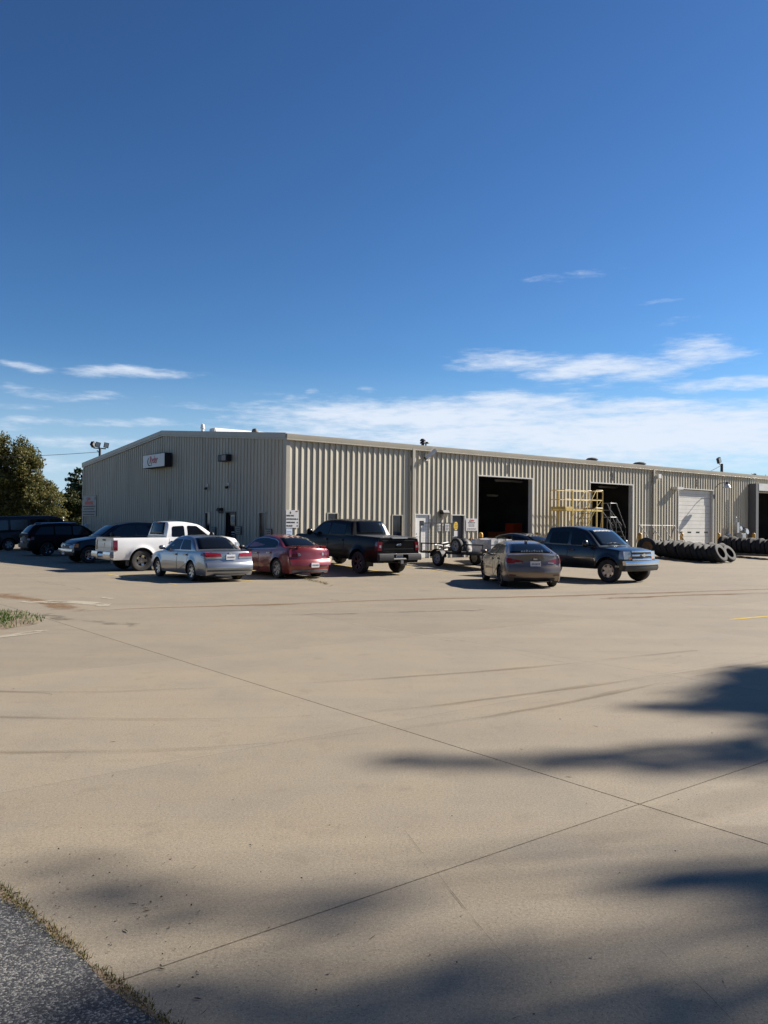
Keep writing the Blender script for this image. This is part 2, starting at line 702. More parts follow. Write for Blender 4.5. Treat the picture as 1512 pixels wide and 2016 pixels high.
MT['offwhite'] = mat('sectional_door_paint', (.58, .565, .52), .5, var=.05, vscale=1.5, dirt=(.36, .32, .26), dscale=1.2, damt=.3)
MT['sign_white'] = mat('sign_white', (.55, .54, .53), .4, var=.05, vscale=4)
MT['sign_grey'] = mat('faded_sign', (.28, .275, .27), .5, var=.08, vscale=3)
MT['sign_face'] = mat('sign_face', (.46, .48, .50), .25, var=.06, vscale=2)
MT['red'] = mat('red_print', (.48, .02, .03), .5)
MT['ink'] = mat('black_print', (.02, .02, .022), .6)
MT['bluepaper'] = mat('blue_notice', (.50, .58, .70), .5, var=.1, vscale=8)
MT['yellow'] = mat('yellow_paint', (.52, .28, .03), .5, var=.15, vscale=5, dirt=(.35, .17, .03), dscale=5, damt=.5)
MT['scaf'] = mat('scaffold_yellow', (.60, .45, .14), .5, var=.2, vscale=4, dirt=(.26, .14, .05), dscale=4, damt=.5)
MT['rust'] = mat('rusty_steel', (.20, .115, .055), .8, var=.35, vscale=6)
MT['lineyellow'] = stain_mat('worn_yellow_paint', (.62, .43, .07), .85, 3.0, 3.0, .28, .55, .12)
MT['rubber'] = mat('tyre_rubber', (.013, .013, .014), .75, var=.25, vscale=9, dirt=(.09, .08, .065), dscale=4, damt=.3)
MT['rubber_old'] = mat('dusty_tyre_rubber', (.016, .016, .017), .8, var=.3, vscale=5, dirt=(.075, .067, .056), dscale=3, damt=.5)
MT['chrome'] = mat('chrome', (.50, .51, .53), .2, metal=1.0)
MT['alloy'] = mat('alloy', (.52, .53, .55), .28, metal=.9, var=.1, vscale=12)
MT['darkalloy'] = mat('dark_alloy', (.10, .10, .115), .35, metal=.8)
MT['steelwheel'] = mat('painted_steel_wheel', (.34, .35, .37), .5, metal=.2)
MT['glass'] = mat('dark_glass', (.004, .005, .006), .05, spec=.32)
MT['glass_tint'] = mat('tinted_glass', (.007, .011, .015), .05, spec=.45)
MT['pane'] = mat('window_pane', (.012, .014, .018), .06, spec=.6)
MT['lens_red'] = mat('red_lens', (.22, .004, .007), .12, coat=.6)
MT['lens_dark'] = mat('dark_red_lens', (.11, .006, .010), .15, coat=.6)
MT['lens_clear'] = mat('clear_lens', (.30, .31, .31), .12, metal=.35, coat=.6)
MT['lens_amber'] = mat('amber_lens', (.62, .20, .03), .2, coat=.5)
MT['plate'] = mat('licence_plate', (.68, .68, .68), .4, var=.1, vscale=30)
MT['plate_ink'] = mat('plate_print', (.10, .12, .20), .5)
MT['brown_film'] = mat('brown_window_film', (.05, .032, .026), .3, var=.3, vscale=2)
MT['orange'] = mat('orange_enamel', (.50, .06, .02), .45, var=.1, vscale=3)
MT['wrap'] = mat('foil_wrap', (.58, .56, .55), .35, metal=.55, bump=1.0, bscale=14, var=.2, vscale=9)
MT['tarp'] = mat('dark_tarp', (.03, .03, .03), .6, var=.3, vscale=8, bump=.6, bscale=18)
MT['wood'] = mat('weathered_wood', (.20, .155, .105), .8, var=.3, vscale=6, vstretch=(1, 8, 8))
MT['grass'] = foliage_mat('grass_blades', [(.03, .075, .012), (.06, .125, .018), (.11, .15, .03)], 3.0, .35)
MT['fringe'] = foliage_mat('dry_grass', [(.04, .055, .014), (.11, .09, .026), (.20, .145, .05)], 4.0, .3)
MT['leaf_autumn'] = foliage_mat('autumn_leaves', [(.055, .065, .022), (.11, .108, .034), (.165, .135, .040), (.16, .155, .058)], .55, .35)
MT['leaf_dark'] = foliage_mat('dark_leaves', [(.018, .030, .010), (.04, .055, .016), (.085, .075, .025)], .5, .25)  # dark green leaf tones of the low tree, woods and distant tree tops
MT['needles'] = foliage_mat('pine_needles', [(.008, .022, .011), (.018, .042, .018), (.035, .062, .024)], .9, .12)
MT['bark'] = mat('bark', (.075, .055, .04), .9, var=.35, vscale=4, bump=.8, bscale=12)
MT['leaf_litter'] = mat('leaf_litter', (.085, .05, .028), .8, var=.4, vscale=20)

# ------------------------------------------------------------------ ground
def G(x, y, z=0.0):
    """ground point (metres) seen at a picture position: used once, to read positions off the photograph"""
    dx = (x - 756) / 1640.0
    dy = (1008 - y) / 1640.0
    q = co.matrix_world.to_3x3() @ Vector((dx, dy, -1))
    k = (z - CAM_H) / q.z
    return (q.x * k, q.y * k)


terrain = MB()
terrain.add([(-1500, -1500, -.09), (1500, -1500, -.09), (1500, 1500, -.09), (-1500, 1500, -.09)], [(0, 1, 2, 3)])
tag(terrain.obj('terrain', mat('meadow', (.075, .085, .03), .95, var=.4, vscale=.05)), kind='structure')


def st_grid(s0, s1, t0, t1, step, dz, mb, mi=0, skirt=0.0):
    ns = max(1, int(math.ceil((s1 - s0) / step)))
    nt_ = max(1, int(math.ceil((t1 - t0) / step)))
    vs, fs = [], []
    for i in range(ns + 1):
        for j in range(nt_ + 1):
            s, t = s0 + (s1 - s0) * i / ns, t0 + (t1 - t0) * j / nt_
            p = BW(s, t, gz_st(s, t) + dz)
            vs.append(p)
    for i in range(ns):
        for j in range(nt_):
            a = i * (nt_ + 1) + j
            fs.append((a, a + nt_ + 1, a + nt_ + 2, a + 1))
    if skirt:
        rim = [i * (nt_ + 1) for i in range(ns + 1)] + [ns * (nt_ + 1) + j for j in range(1, nt_ + 1)] + \
              [i * (nt_ + 1) + nt_ for i in range(ns - 1, -1, -1)] + [j for j in range(nt_ - 1, 0, -1)]
        b = len(vs)
        for r_ in rim:
            vs.append(vs[r_] - Vector((0, 0, skirt)))
        n = len(rim)
        fs += [(rim[k], b + k, b + (k + 1) % n, rim[(k + 1) % n]) for k in range(n)]
    mb.add(vs, fs, mi)


lot = MB()
for a in range(-47, 64, 6):
    st_grid(a, a + 6, -46, -10.6 if a < -19 else -9, 40, -.022, lot)
    if a > -19:
        st_grid(a, a + 6, -9, .3, 1.0, -.022, lot)
st_grid(-18.4, -4.8, .3, 36.8, 60, -.022, lot)
lot = lot.obj('parking_lot', MT['joint'], weld=.0)
tag(lot, kind='structure')

ASPH = -17.95
s_all = [-13.92 + 4.57 * k for k in range(-7, 17)]
t_rows = [(-45.5, -31.6), (-31.6, -27.06), (-27.06, -24.24), (-24.24, -19.7), (-19.7, -15.1), (-15.1, -10.5), (-10.5, -5.95), (-5.95, -1.4), (-1.4, -.06)]
GAP = .005
TG = {-27.06: .005, -1.4: .004}
SG = {round(-13.92, 2): .0055}
ncell = 0
for (t0, t1) in t_rows:
    for k in range(len(s_all) - 1):
        s0, s1 = s_all[k], s_all[k + 1]
        if s0 < -19 and t1 > -11:  # slabs left out here: unseen dark meadow cuts the bounce onto the gable
            continue
        if t1 <= -15.0:
            if s1 <= ASPH:
                continue
            s0 = max(s0, ASPH)
        if s1 > 0 and t1 > -.1:
            pass
        mb = MB()
        near = t1 > -9 and s1 > -4
        g0, g1 = SG.get(round(s0, 2), .002), SG.get(round(s1, 2), .002)
        st_grid(s0 + g0, s1 - g1, t0 + TG.get(t0, .0018), t1 - TG.get(t1, .0018), 1.0 if near else 50, 0.0, mb, skirt=.03)
        mb.obj('concrete_slab', MT['concrete'], lot, angle=10)
        ncell += 1
for (t0, t1) in [(.0 + 9.2 * k, 9.2 + 9.2 * k) for k in range(4)]:
    for k in range(9):
        s0, s1 = s_all[k], s_all[k + 1]
        if s1 < -4.6 and s0 > -19:
            mb = MB()
            st_grid(s0 + GAP, s1 - GAP, t0 + GAP - .05, t1 - GAP - .05, 50, 0.0, mb, skirt=.03)
            mb.obj('concrete_slab', MT['concrete'], lot, angle=10)
mb = MB()
st_grid(-4.78 + GAP, -.06, -.045, 36.8, 1.2, 0.0, mb, skirt=.03)
mb.obj('concrete_slab', MT['concrete'], lot, angle=10)

# asphalt drive in the near left corner; its ragged edge meets the slab edge
asp = MB()
rs = np.random.default_rng(3)
aedge = lambda t: -17.53 - .123 * (t + 27.5)
edge = [(aedge(t) - .012 * rs.random() - .012 * math.sin(t * 4.1) - .01 * math.sin(t * 11.3), t) for t in np.arange(-46, -15.9, .07)]
for i in range(len(edge) - 1):
    (sa, ta), (sb, tb) = edge[i], edge[i + 1]
    asp.add([BW(-40, ta, .008), BW(sa, ta, .008), BW(sb, tb, .008), BW(-40, tb, .008)], [(0, 1, 2, 3)])
    asp.add([BW(sa, ta, .008), BW(sa + .01, ta, -.004), BW(sb + .01, tb, -.004), BW(sb, tb, .008)], [(0, 1, 2, 3)])
tag(asp.obj('asphalt_drive', MT['asphalt'], weld=.001), kind='structure')

# grass island on the left with its soil bed
isl = MB()
ip = []
for k in range(40):
    a = 2 * math.pi * k / 40
    c, s_ = math.cos(a), math.sin(a)
    ip.append((-21.0 + 7.0 * (abs(c) ** .55) * (1 if c > 0 else -1) + .12 * math.sin(5 * a), -13.3 + 2.35 * (abs(s_) ** .6) * (1 if s_ > 0 else -1) + .12 * math.sin(7 * a)))
cen = BW(-21, -13.3, .10)
vs = [cen] + [BW(s, t, .045) for s, t in [(-21 + .93 * (a + 21), -13.3 + .9 * (b + 13.3)) for a, b in ip]] + [BW(s, t, .003) for s, t in ip]
n = 40
isl.add(vs, [(0, 1 + k, 1 + (k + 1) % n) for k in range(n)] + [(1 + k, 41 + k, 41 + (k + 1) % n, 1 + (k + 1) % n) for k in range(n)])
tag(isl.obj('grass_island', MT['soil'], angle=60), kind='structure')


def blades(name, spots, hmin, hmax, w, material, lean=.5, seed=1):
    r_ = np.random.default_rng(seed)
    mb = MB()
    for (x, y, z) in spots:
        h = r_.uniform(hmin, hmax)
        a = r_.uniform(0, 6.283)
        l = r_.uniform(.1, lean) * h
        dx, dy = math.cos(a), math.sin(a)
        b = r_.uniform(0, 6.283)
        wx, wy = math.cos(b) * w, math.sin(b) * w
        mb.v += [(x - wx, y - wy, z - .01), (x + wx, y + wy, z - .01), (x + dx * l * .45 + wx * .6, y + dy * l * .45 + wy * .6, z + h * .6),
                 (x + dx * l * .45 - wx * .6, y + dy * l * .45 - wy * .6, z + h * .6), (x + dx * l, y + dy * l, z + h * .9)]
        q = len(mb.v) - 5
        mb.f += [(q, q + 1, q + 2, q + 3), (q + 3, q + 2, q + 4)]
        mb.m += [0, 0]
    return mb.obj(name, material, angle=0, fixn=False)


spots = []
r_ = np.random.default_rng(5)
while len(spots) < 15000:
    s, t = r_.uniform(-22, -13.8), r_.uniform(-15.7, -10.9)
    c = (s + 21) / 7.0
    e = (abs(c) ** 3.2 + abs((t + 13.3) / 2.35) ** 3.2)
    if e > 1.02 or (e > .8 and r_.random() < .55):
        continue
    p = BW(s, t, .10 * (1 - e) + .03)
    spots.append(tuple(p))
tag(blades('grass', spots, .02, .07, .008, MT['grass'], 1.2, 11), 'short green grass covering the small island at the left edge of the lot', 'grass', kind='stuff')
# dry grass fringe growing between the asphalt and the slab
spots = []
while len(spots) < 9000:
    t = r_.uniform(-34, -22)
    k = .5 + .5 * math.sin(t * 3.1) * math.sin(t * 7.7 + 1)
    if r_.random() > .25 + .75 * k:
        continue
    s = aedge(t) + r_.normal(.012, .011 + .016 * k)
    spots.append(tuple(BW(s, t, .0)))
tag(blades('dry_grass', spots, .006, .028, .0028, MT['fringe'], 1.8, 12), 'dry grass and weeds fringing the asphalt edge', 'grass', kind='stuff')
so_ = MB()
for k in range(60):
    ta, tb = -34 + .2 * k, -34 + .2 * (k + 1)
    so_.add([BW(aedge(ta) - .03, ta, .0045), BW(aedge(ta) + .022 + .012 * math.sin(k * 1.7), ta, .0045), BW(aedge(tb) + .022 + .012 * math.sin(k * 1.7 + 1.7), tb, .0045), BW(aedge(tb) - .03, tb, .0045)], [(0, 1, 2, 3)])
so_.obj('soil_seam', MT['soil'], lot, angle=0)
# weeds along a crack behind the red sedan
spots = []
for k in range(260):
    q = r_.random() ** 1.4
    x0_, y0_ = G(597 + 48 * q, 1139 + 12 * q)
    spots.append((x0_ + r_.normal(0, .05), y0_ + r_.normal(0, .035), gz(x0_, y0_)))
tag(blades('weeds', spots, .02, .10, .005, MT['fringe'], 1.6, 13), 'sparse dry weeds in a crack behind the red sedan', 'weeds', kind='stuff')


# markings and dirt lying on the slabs
def ribbon(name, pts, width, material, dz=.004, seg=.5, parent=None, vary=0.0, taper=True):
    P = [Vector((p[0], p[1], 0)) for p in pts]
    out = []
    for i in range(len(P) - 1):
        p0, p1, p2, p3 = P[max(0, i - 1)], P[i], P[i + 1], P[min(len(P) - 1, i + 2)]
        m = max(2, int((p2 - p1).length / seg))
        for k in range(m):
            q = k / m
            out.append(.5 * ((2 * p1) + (p2 - p0) * q + (2 * p0 - 5 * p1 + 4 * p2 - p3) * q * q + (3 * p1 - p0 - 3 * p2 + p3) * q ** 3))
    out.append(P[-1])
    vs, uvs, L_ = [], [], 0
    for i, p in enumerate(out):
        a, b = out[max(0, i - 1)], out[min(len(out) - 1, i + 1)]
        tt = (b - a).normalized()
        nn_ = Vector((-tt.y, tt.x, 0))
        if i:
            L_ += (p - out[i - 1]).length
        w = width * (1 + vary * math.sin(L_ * 1.7) * .5)
        if taper:
            w *= min(1.0, .03 + 5.0 * min(i, len(out) - 1 - i) / len(out))
        for sgn in (-.5, .5):
            q = p + nn_ * w * sgn
            vs.append((q.x, q.y, gz(q.x, q.y) + dz))
            uvs.append((L_, sgn + .5))
    fs = [(2 * i, 2 * i + 1, 2 * i + 3, 2 * i + 2) for i in range(len(out) - 1)]
    mb = MB().add(vs, fs)
    o = mb.obj(name, material, parent or lot, angle=0, fixn=False)
    ul = o.data.uv_layers.new(name='UVMap')
    for lp in o.data.loops:
        ul.data[lp.index].uv = uvs[lp.vertex_index]
    return o


dirt = stain_mat('tyre_dirt', (.13, .085, .05), .36, 1.1, 2.0, .50, .68, .45)
dirt2 = stain_mat('tyre_dirt_light', (.13, .09, .055), .75, .3, 6.0, .45, .75, .45)
rustm = stain_mat('rust_runoff', (.20, .105, .045), .7, .25, 2.0, .32, .66, .5)
scuff = stain_mat('pale_scuff', (.38, .34, .27), .8, 1.3, 3.0, .36, .50, .4)
crackm = stain_mat('crack_dirt', (.06, .045, .033), .85, 2.6, 1.0, .42, .60, .45)
oil = stain_mat('dark_oil', (.05, .042, .035), .6, .8, 2.0, .40, .68, .5)
band = stain_mat('traffic_film', (.150, .112, .070), .40, .35, 3.0, .38, .74, .5)
for pts in ([G(-60, 1484), G(0, 1482), G(400, 1473), G(750, 1440), G(1060, 1395), G(1300, 1345), G(1560, 1300)],
            [G(-60, 1412), G(0, 1412), G(320, 1416), G(560, 1412), G(800, 1396), G(1000, 1372), G(1250, 1338), G(1560, 1295)],
            [G(-60, 1360), G(200, 1362), G(600, 1345), G(1000, 1318), G(1370, 1280)]):
    ribbon('tyre_mark', pts, .55, band, dz=.003, taper=False)
    ribbon('tyre_mark', pts, .10, dirt, dz=.005)
    ribbon('tyre_mark', [(p[0] + .05, p[1] - .42) for p in pts], .06, dirt, dz=.005)
ribbon('tyre_mark', [G(200, 1432), G(420, 1430), G(640, 1418)], .16, dirt)
ribbon('tyre_mark', [G(930, 1330), G(1010, 1325), G(1090, 1317)], .22, dirt)
ribbon('tyre_mark', [G(1260, 1306), G(1310, 1296), G(1370, 1284)], .34, dirt)
ribbon('tyre_mark', [G(-40, 1362), G(60, 1364), G(120, 1367)], .2, dirt2)
ribbon('rust_stain', [G(120, 1206), G(250, 1199), G(480, 1192), G(800, 1181), G(1150, 1172), G(1560, 1158)], 1.1, rustm, vary=.4)
ribbon('rust_stain', [G(1180, 1180), G(1350, 1172), G(1560, 1166)], 1.3, rustm, vary=.4)
ribbon('rust_stain', [G(-40, 1168), G(60, 1180), G(180, 1203)], 2.0, rustm, vary=.4)
ribbon('oil_stain', [G(60, 1208), G(160, 1222), G(300, 1232)], 1.6, oil, dz=.0035)
ribbon('oil_stain', [G(560, 1212), G(760, 1206), G(980, 1200)], .9, oil, dz=.0035)
ribbon('scuff_mark', [G(28, 1187), G(100, 1185), G(170, 1187), G(232, 1194)], 1.3, scuff, dz=.007)
ribbon('scuff_mark', [G(195, 1176), G(212, 1178), G(226, 1180)], .35, scuff, dz=.007)
ribbon('scuff_mark', [G(200, 1201), G(222, 1200), G(242, 1199)], .28, scuff, dz=.007)
ribbon('scuff_mark', [G(-30, 1258), G(20, 1252), G(60, 1246), G(88, 1240)], .62, scuff, dz=.007)
ribbon('crack', [G(772, 1600), G(800, 1640), G(842, 1693), G(878, 1742), G(916, 1790), G(955, 1838), G(980, 1868), G(1022, 1905)], .014, crackm)
ribbon('crack', [G(1268, 1846), G(1300, 1872), G(1345, 1915), G(1400, 1965), G(1460, 2030)], .016, crackm)
ribbon('crack', [G(600, 1208), G(700, 1230), G(850, 1256), G(980, 1280), G(1130, 1308), G(1345, 1337)], .022, crackm)
ribbon('crack', [G(60, 1140), G(85, 1147), G(128, 1153), G(190, 1168)], .06, crackm)
ribbon('parking_line', [G(1432, 1221), G(1475, 1217), G(1580, 1208)], .14, MT['lineyellow'], dz=.006)
for (s, t0, t1) in ((-8.1, -6.9, -1.2), (-5.45, -6.9, -1.2), (-2.75, -6.6, -1.2), (.9, -6.6, -1.0), (3.3, -6.6, -1.0)):
    a, b = BW(s, t0), BW(s, t1)
    ribbon('parking_line', [(a.x, a.y), (b.x, b.y)], .11, MT['lineyellow'], dz=.006, taper=False)
for t in (-1.5, 2.9, 9.4, 13.0):
    a, b = BW(-7.6, t), BW(-1.2, t)
    ribbon('parking_line', [(a.x, a.y), (b.x, b.y)], .11, MT['lineyellow'], dz=.006, taper=False)

r_ = np.random.default_rng(77)
for k in range(26):
    s_, t_ = r_.uniform(-9, 14), r_.uniform(-14, -2.5)
    p = BW(s_, t_)
    a_ = r_.uniform(0, 3.14)
    l_ = r_.uniform(.15, .5)
    ribbon('oil_stain', [(p.x - l_ * math.cos(a_), p.y - l_ * math.sin(a_)), (p.x, p.y), (p.x + l_ * math.cos(a_), p.y + l_ * math.sin(a_))], r_.uniform(.2, .5), oil, dz=.0052, seg=.2)
# leaf litter and twigs on the near slabs
lit = MB()
r_ = np.random.default_rng(21)
for k in range(230):
    if r_.random() < .6:
        px, py = r_.uniform(0, 420), r_.uniform(1680, 2010)
    else:
        px, py = r_.uniform(0, 1500), r_.uniform(1300, 2010)
    x, y = G(px, py)
    if rel(x, y)[0] < aedge(rel(x, y)[1]) + .05:
        continue
    a = r_.uniform(0, 6.28)
    l, w = r_.uniform(.003, .009), r_.uniform(.002, .005)
    if r_.random() < .12:
        l, w = r_.uniform(.015, .035), .0012
    c, s_ = math.cos(a), math.sin(a)
    h = r_.uniform(.002, .006)
    lit.add([(x - c * l, y - s_ * l, .004), (x + s_ * w, y - c * w, .004 + h), (x + c * l, y + s_ * l, .005), (x - s_ * w, y + c * w, .003)], [(0, 1, 2), (0, 2, 3)])
tag(lit.obj('leaf_litter', MT['leaf_litter'], angle=0, fixn=False), 'scattered dead leaves and twigs on the near slabs', 'leaf litter', kind='stuff')

# ------------------------------------------------------------------ building
LEN, WID, EAVE, RIDGE_T, RIDGE_Z = 62.0, 25.5, 5.70, 12.75, 6.83
bld = thing('workshop_building', 'long beige ribbed metal workshop with numbered truck bays', 'building', (KX, KY, 0), TH)
FT = .3048
RIB = [(0.0, 0.0), (.055, 0.0), (.060, .004), (.070, .004), (.075, 0.0), (.098, 0.0), (.114, .045), (.134, .045), (.272, 0.0), (.3048, 0.0)]


RIB_G = [(0.0, 0.0), (.120, 0.0), (.130, .030), (.160, .030), (.170, 0.0), (.3048, 0.0)]


def wall_panels(length, off, openings, ztop, base, tr, width_ft=3, rib=RIB):
    """ribbed sheets three feet wide; tr(a, out, z) maps along/outward/height to building axes"""
    npan = int(math.ceil((length - 1e-6) / (FT * width_ft)))
    for ipan in range(npan):
        a0 = ipan * FT * width_ft
        xs = []
        for k in range(width_ft):
            for (q, h) in rib[:-1]:
                xs.append((a0 + k * FT + q, h))
        xs.append((a0 + width_ft * FT, 0.0))
        xs = [(a, h) for a, h in xs if a <= length + 1e-6]
        if xs[-1][0] < length - 1e-4 and ipan == npan - 1:
            xs.append((length, 0.0))
        cuts = sorted({c for (o0, o1, _, _) in openings for c in (o0, o1)})
        pts = list(xs)
        for c in cuts:
            for i in range(len(xs) - 1):
                if xs[i][0] + 1e-4 < c < xs[i + 1][0] - 1e-4:
                    q = (c - xs[i][0]) / (xs[i + 1][0] - xs[i][0])
                    pts.append((c, xs[i][1] + q * (xs[i + 1][1] - xs[i][1])))
        pts.sort()
        mb = MB()
        for i in range(len(pts) - 1):
            (a, ha), (b, hb) = pts[i], pts[i + 1]
            if b - a < 1e-5:
                continue
            mid = .5 * (a + b)
            iv = [(base, None)]
            segs = []
            z = base
            for (o0, o1, z0, z1) in sorted([o for o in openings if o[0] < mid < o[1]], key=lambda o: o[2]):
                segs.append((z, z0))
                z = z1
            segs.append((z, None))
            for (za, zb_) in segs:
                if zb_ is not None and zb_ - za < .01:
                    continue
                t0 = ztop(a) if zb_ is None else zb_
                t1 = ztop(b) if zb_ is None else zb_
                mb.add([tr(a, ha, za), tr(b, hb, za), tr(b, hb, t1), tr(a, ha, t0)], [(0, 1, 2, 3)])
        if mb.v:
            for part in loose(mb):
                part.obj('wall_panel', MT['siding'], bld, angle=20, weld=.0005, fixn=False)


OPEN_L = [(2.11, 2.70, .95, 2.36), (5.81, 6.46, .95, 2.33), (7.22, 8.20, -.1, 2.39), (9.62, 10.55, -.1, 2.39),
          (11.41, 15.65, -.1, 4.46), (20.55, 24.79, -.1, 4.46), (29.69, 33.93, -.1, 4.43), (39.08, 43.32, -.1, 4.50), (48.2, 52.44, -.1, 4.46)]
OPEN_G = [(1.66, 2.26, .95, 2.37), (4.40, 5.38, -.1, 2.40), (6.98, 7.58, .95, 2.38)]
tl = lambda a, o, z: (a, -o, z)
tg = lambda a, o, z: (-o, a, z)
tgm = lambda a, o, z: (-o, WID - a, z)
ztop_g = lambda a: EAVE - .06 + (RIDGE_Z - EAVE) * (1 - abs(a - RIDGE_T) / RIDGE_T)
wall_panels(LEN, 0, OPEN_L, lambda a: EAVE - .05, -.12, tl)
wall_panels(WID, 0, [(WID - b_, WID - a_, c_, d_) for a_, b_, c_, d_ in OPEN_G], ztop_g, -.12, tgm, 3, RIB_G)
# rear and far end sheets
mb = MB()
mb.box(0.02, LEN, WID, WID + .06, -.1, EAVE - .06)
mb.obj('rear_wall', MT['siding'], bld)
mb = MB()
mb.prism([(0, -.1), (WID, -.1), (WID, EAVE - .06), (RIDGE_T, RIDGE_Z - .06), (0, EAVE - .06)], LEN, LEN + .06, lambda a, b, h: (h, a, b))
mb.obj('end_wall', MT['siding'], bld)
# roof sheets
sl = (RIDGE_Z - EAVE) / RIDGE_T
for (ta, tb) in ((-.06, RIDGE_T), (WID + .06, RIDGE_T)):
    mb = MB()
    za = EAVE - .02
    mb.add([(-.03, ta, za), (LEN + .03, ta, za), (LEN + .03, tb, RIDGE_Z), (-.03, tb, RIDGE_Z),
            (-.03, ta, za - .04), (LEN + .03, ta, za - .04), (LEN + .03, tb, RIDGE_Z - .04), (-.03, tb, RIDGE_Z - .04)],
           [(0, 1, 2, 3), (4, 7, 6, 5), (0, 4, 5, 1), (1, 5, 6, 2), (2, 6, 7, 3), (3, 7, 4, 0)])
    o = mb.obj('roof', MT['roof'], bld, angle=0)
    seam = MB()
    for k in range(1, 100):
        s = k * .6096
        if s > LEN:
            break
        dirn = 1 if ta < tb else -1
        seam.add([(s - .02, ta, za + .002), (s + .02, ta, za + .002), (s + .02, tb, RIDGE_Z + .002), (s - .02, tb, RIDGE_Z + .002), (s, ta, za + .022), (s, tb, RIDGE_Z + .022)],
                 [(0, 4, 5, 3), (1, 2, 5, 4), (0, 1, 4)])
    sm = seam.obj('roof_seam', MT['roof'], o, angle=0)
    tag(sm, kind='stuff')
# eave gutter in lengths, folded profile
gp = [(0.0, EAVE - .27), (.095, EAVE - .27), (.102, EAVE - .235), (.085, EAVE - .225), (.115, EAVE - .04), (.115, EAVE), (.0, EAVE)]
for i, (a, b) in enumerate([(0, 7.0), (7.0, 12.6), (12.6, 20.2), (20.2, 26.9), (26.9, 33.2), (33.2, 39.4), (39.4, 46), (46, LEN)]):
    mb = MB()
    mb.prism(gp, a - (.08 if i == 0 else -.004), b, lambda p, z, h: (h, -.049 - p, z))
    mb.obj('gutter', MT['trim'], bld, angle=25)
mb = MB()
mb.prism(gp, -.08, LEN, lambda p, z, h: (h, WID + .07 + p, z))
mb.obj('gutter', MT['trim'], bld, angle=25)
# rake trim on the gable, two folds
for (ta, tb) in ((-.06, RIDGE_T), (WID + .06, RIDGE_T)):
    mb = MB()
    for (o0, o1, d0, d1) in ((.049, .11, -.02, .20), (.049, .085, .205, .29)):
        za, zb_ = EAVE + .02, RIDGE_Z + .02
        vs = []
        for t, z in ((ta, za), (tb, zb_)):
            vs += [(-o0, t, z - d0), (-o1, t, z - d0), (-o1, t, z - d1), (-o0, t, z - d1)]
        mb.add(vs, [(0, 1, 2, 3), (4, 7, 6, 5), (0, 4, 5, 1), (1, 5, 6, 2), (2, 6, 7, 3), (3, 7, 4, 0)])
    mb.obj('rake_trim', MT['trim'], bld, angle=10)
# corner trims
mb = MB()
mb.box(-.054, .13, -.054, -.047, -.1, EAVE - .27)
mb.box(-.054, -.047, -.047, .13, -.1, EAVE - .27)
mb.obj('corner_trim', MT['trim'], bld, angle=0)
mb = MB()
mb.box(-.054, -.047, WID - .13, WID + .04, -.1, EAVE - .3)
mb.box(-.034, .1, WID + .06, WID + .07, -.1, EAVE - .3)
mb.obj('corner_trim', MT['trim'], bld, angle=0)
for s in (6.96, 26.78, 46.6):
    mb = MB()
    mb.box(s, s + .15, -.16, -.05, .35, EAVE - .20)
    mb.box(s + .01, s + .14, -.32, -.05, .26, .36)
    mb.box(s - .01, s + .16, -.15, -.033, 1.9, 1.94)
    mb.box(s - .01, s + .16, -.15, -.033, 3.9, 3.94)
    mb.obj('downspout', MT['trim'], bld, angle=0)
# conduit on the gable
mb = MB()
mb.tube([(-.055, 11.68, 2.1), (-.055, 11.68, 3.12)], .02, 6)
mb.obj('conduit', MT['siding'], bld)


def frame_box(mb, a0, a1, z0, z1, out, w, depth, fn, sill=True):
    """trim round an opening: butt-jointed bars; fn(a, out, z)"""
    def bar(x0, x1, y0, y1):
        vs = [fn(a, o, z) for a in (x0, x1) for o in (-depth, out) for z in (y0, y1)]
        mb.add(vs, [(0, 1, 3, 2), (4, 6, 7, 5), (0, 4, 5, 1), (2, 3, 7, 6), (0, 2, 6, 4), (1, 5, 7, 3)])
    bar(a0 - w, a0, z0, z1)
    bar(a1, a1 + w, z0, z1)
    bar(a0 - w, a1 + w, z1, z1 + w)
    if sill:
        bar(a0 - w, a1 + w, z0 - w, z0)


def window(a0, a1, z0, z1, fn, look):
    mb = MB()
    frame_box(mb, a0 + .04, a1 - .04, z0 + .04, z1 - .04, .045, .045, .05, fn)
    fr = mb.obj('window', MT['trim'], bld, angle=0)
    mb = MB()
    vs = [fn(a, -.03, z) for a, z in ((a0 + .04, z0 + .04), (a1 - .04, z0 + .04), (a1 - .04, z1 - .04), (a0 + .04, z1 - .04))]
    vs += [fn(a, -.045, z) for a, z in ((a0 + .04, z0 + .04), (a1 - .04, z0 + .04), (a1 - .04, z1 - .04), (a0 + .04, z1 - .04))]
    mb.add(vs, [(0, 1, 2, 3), (4, 7, 6, 5), (0, 4, 5, 1), (1, 5, 6, 2), (2, 6, 7, 3), (3, 7, 4, 0)])
    mb.obj('pane', look, fr, angle=0)
    return fr


window(*OPEN_L[0], tl, MT['pane'])
window(*OPEN_L[1], tl, MT['pane'])
window(*OPEN_G[0], tg, MT['brown_film'])
window(*OPEN_G[2], tg, MT['pane'])
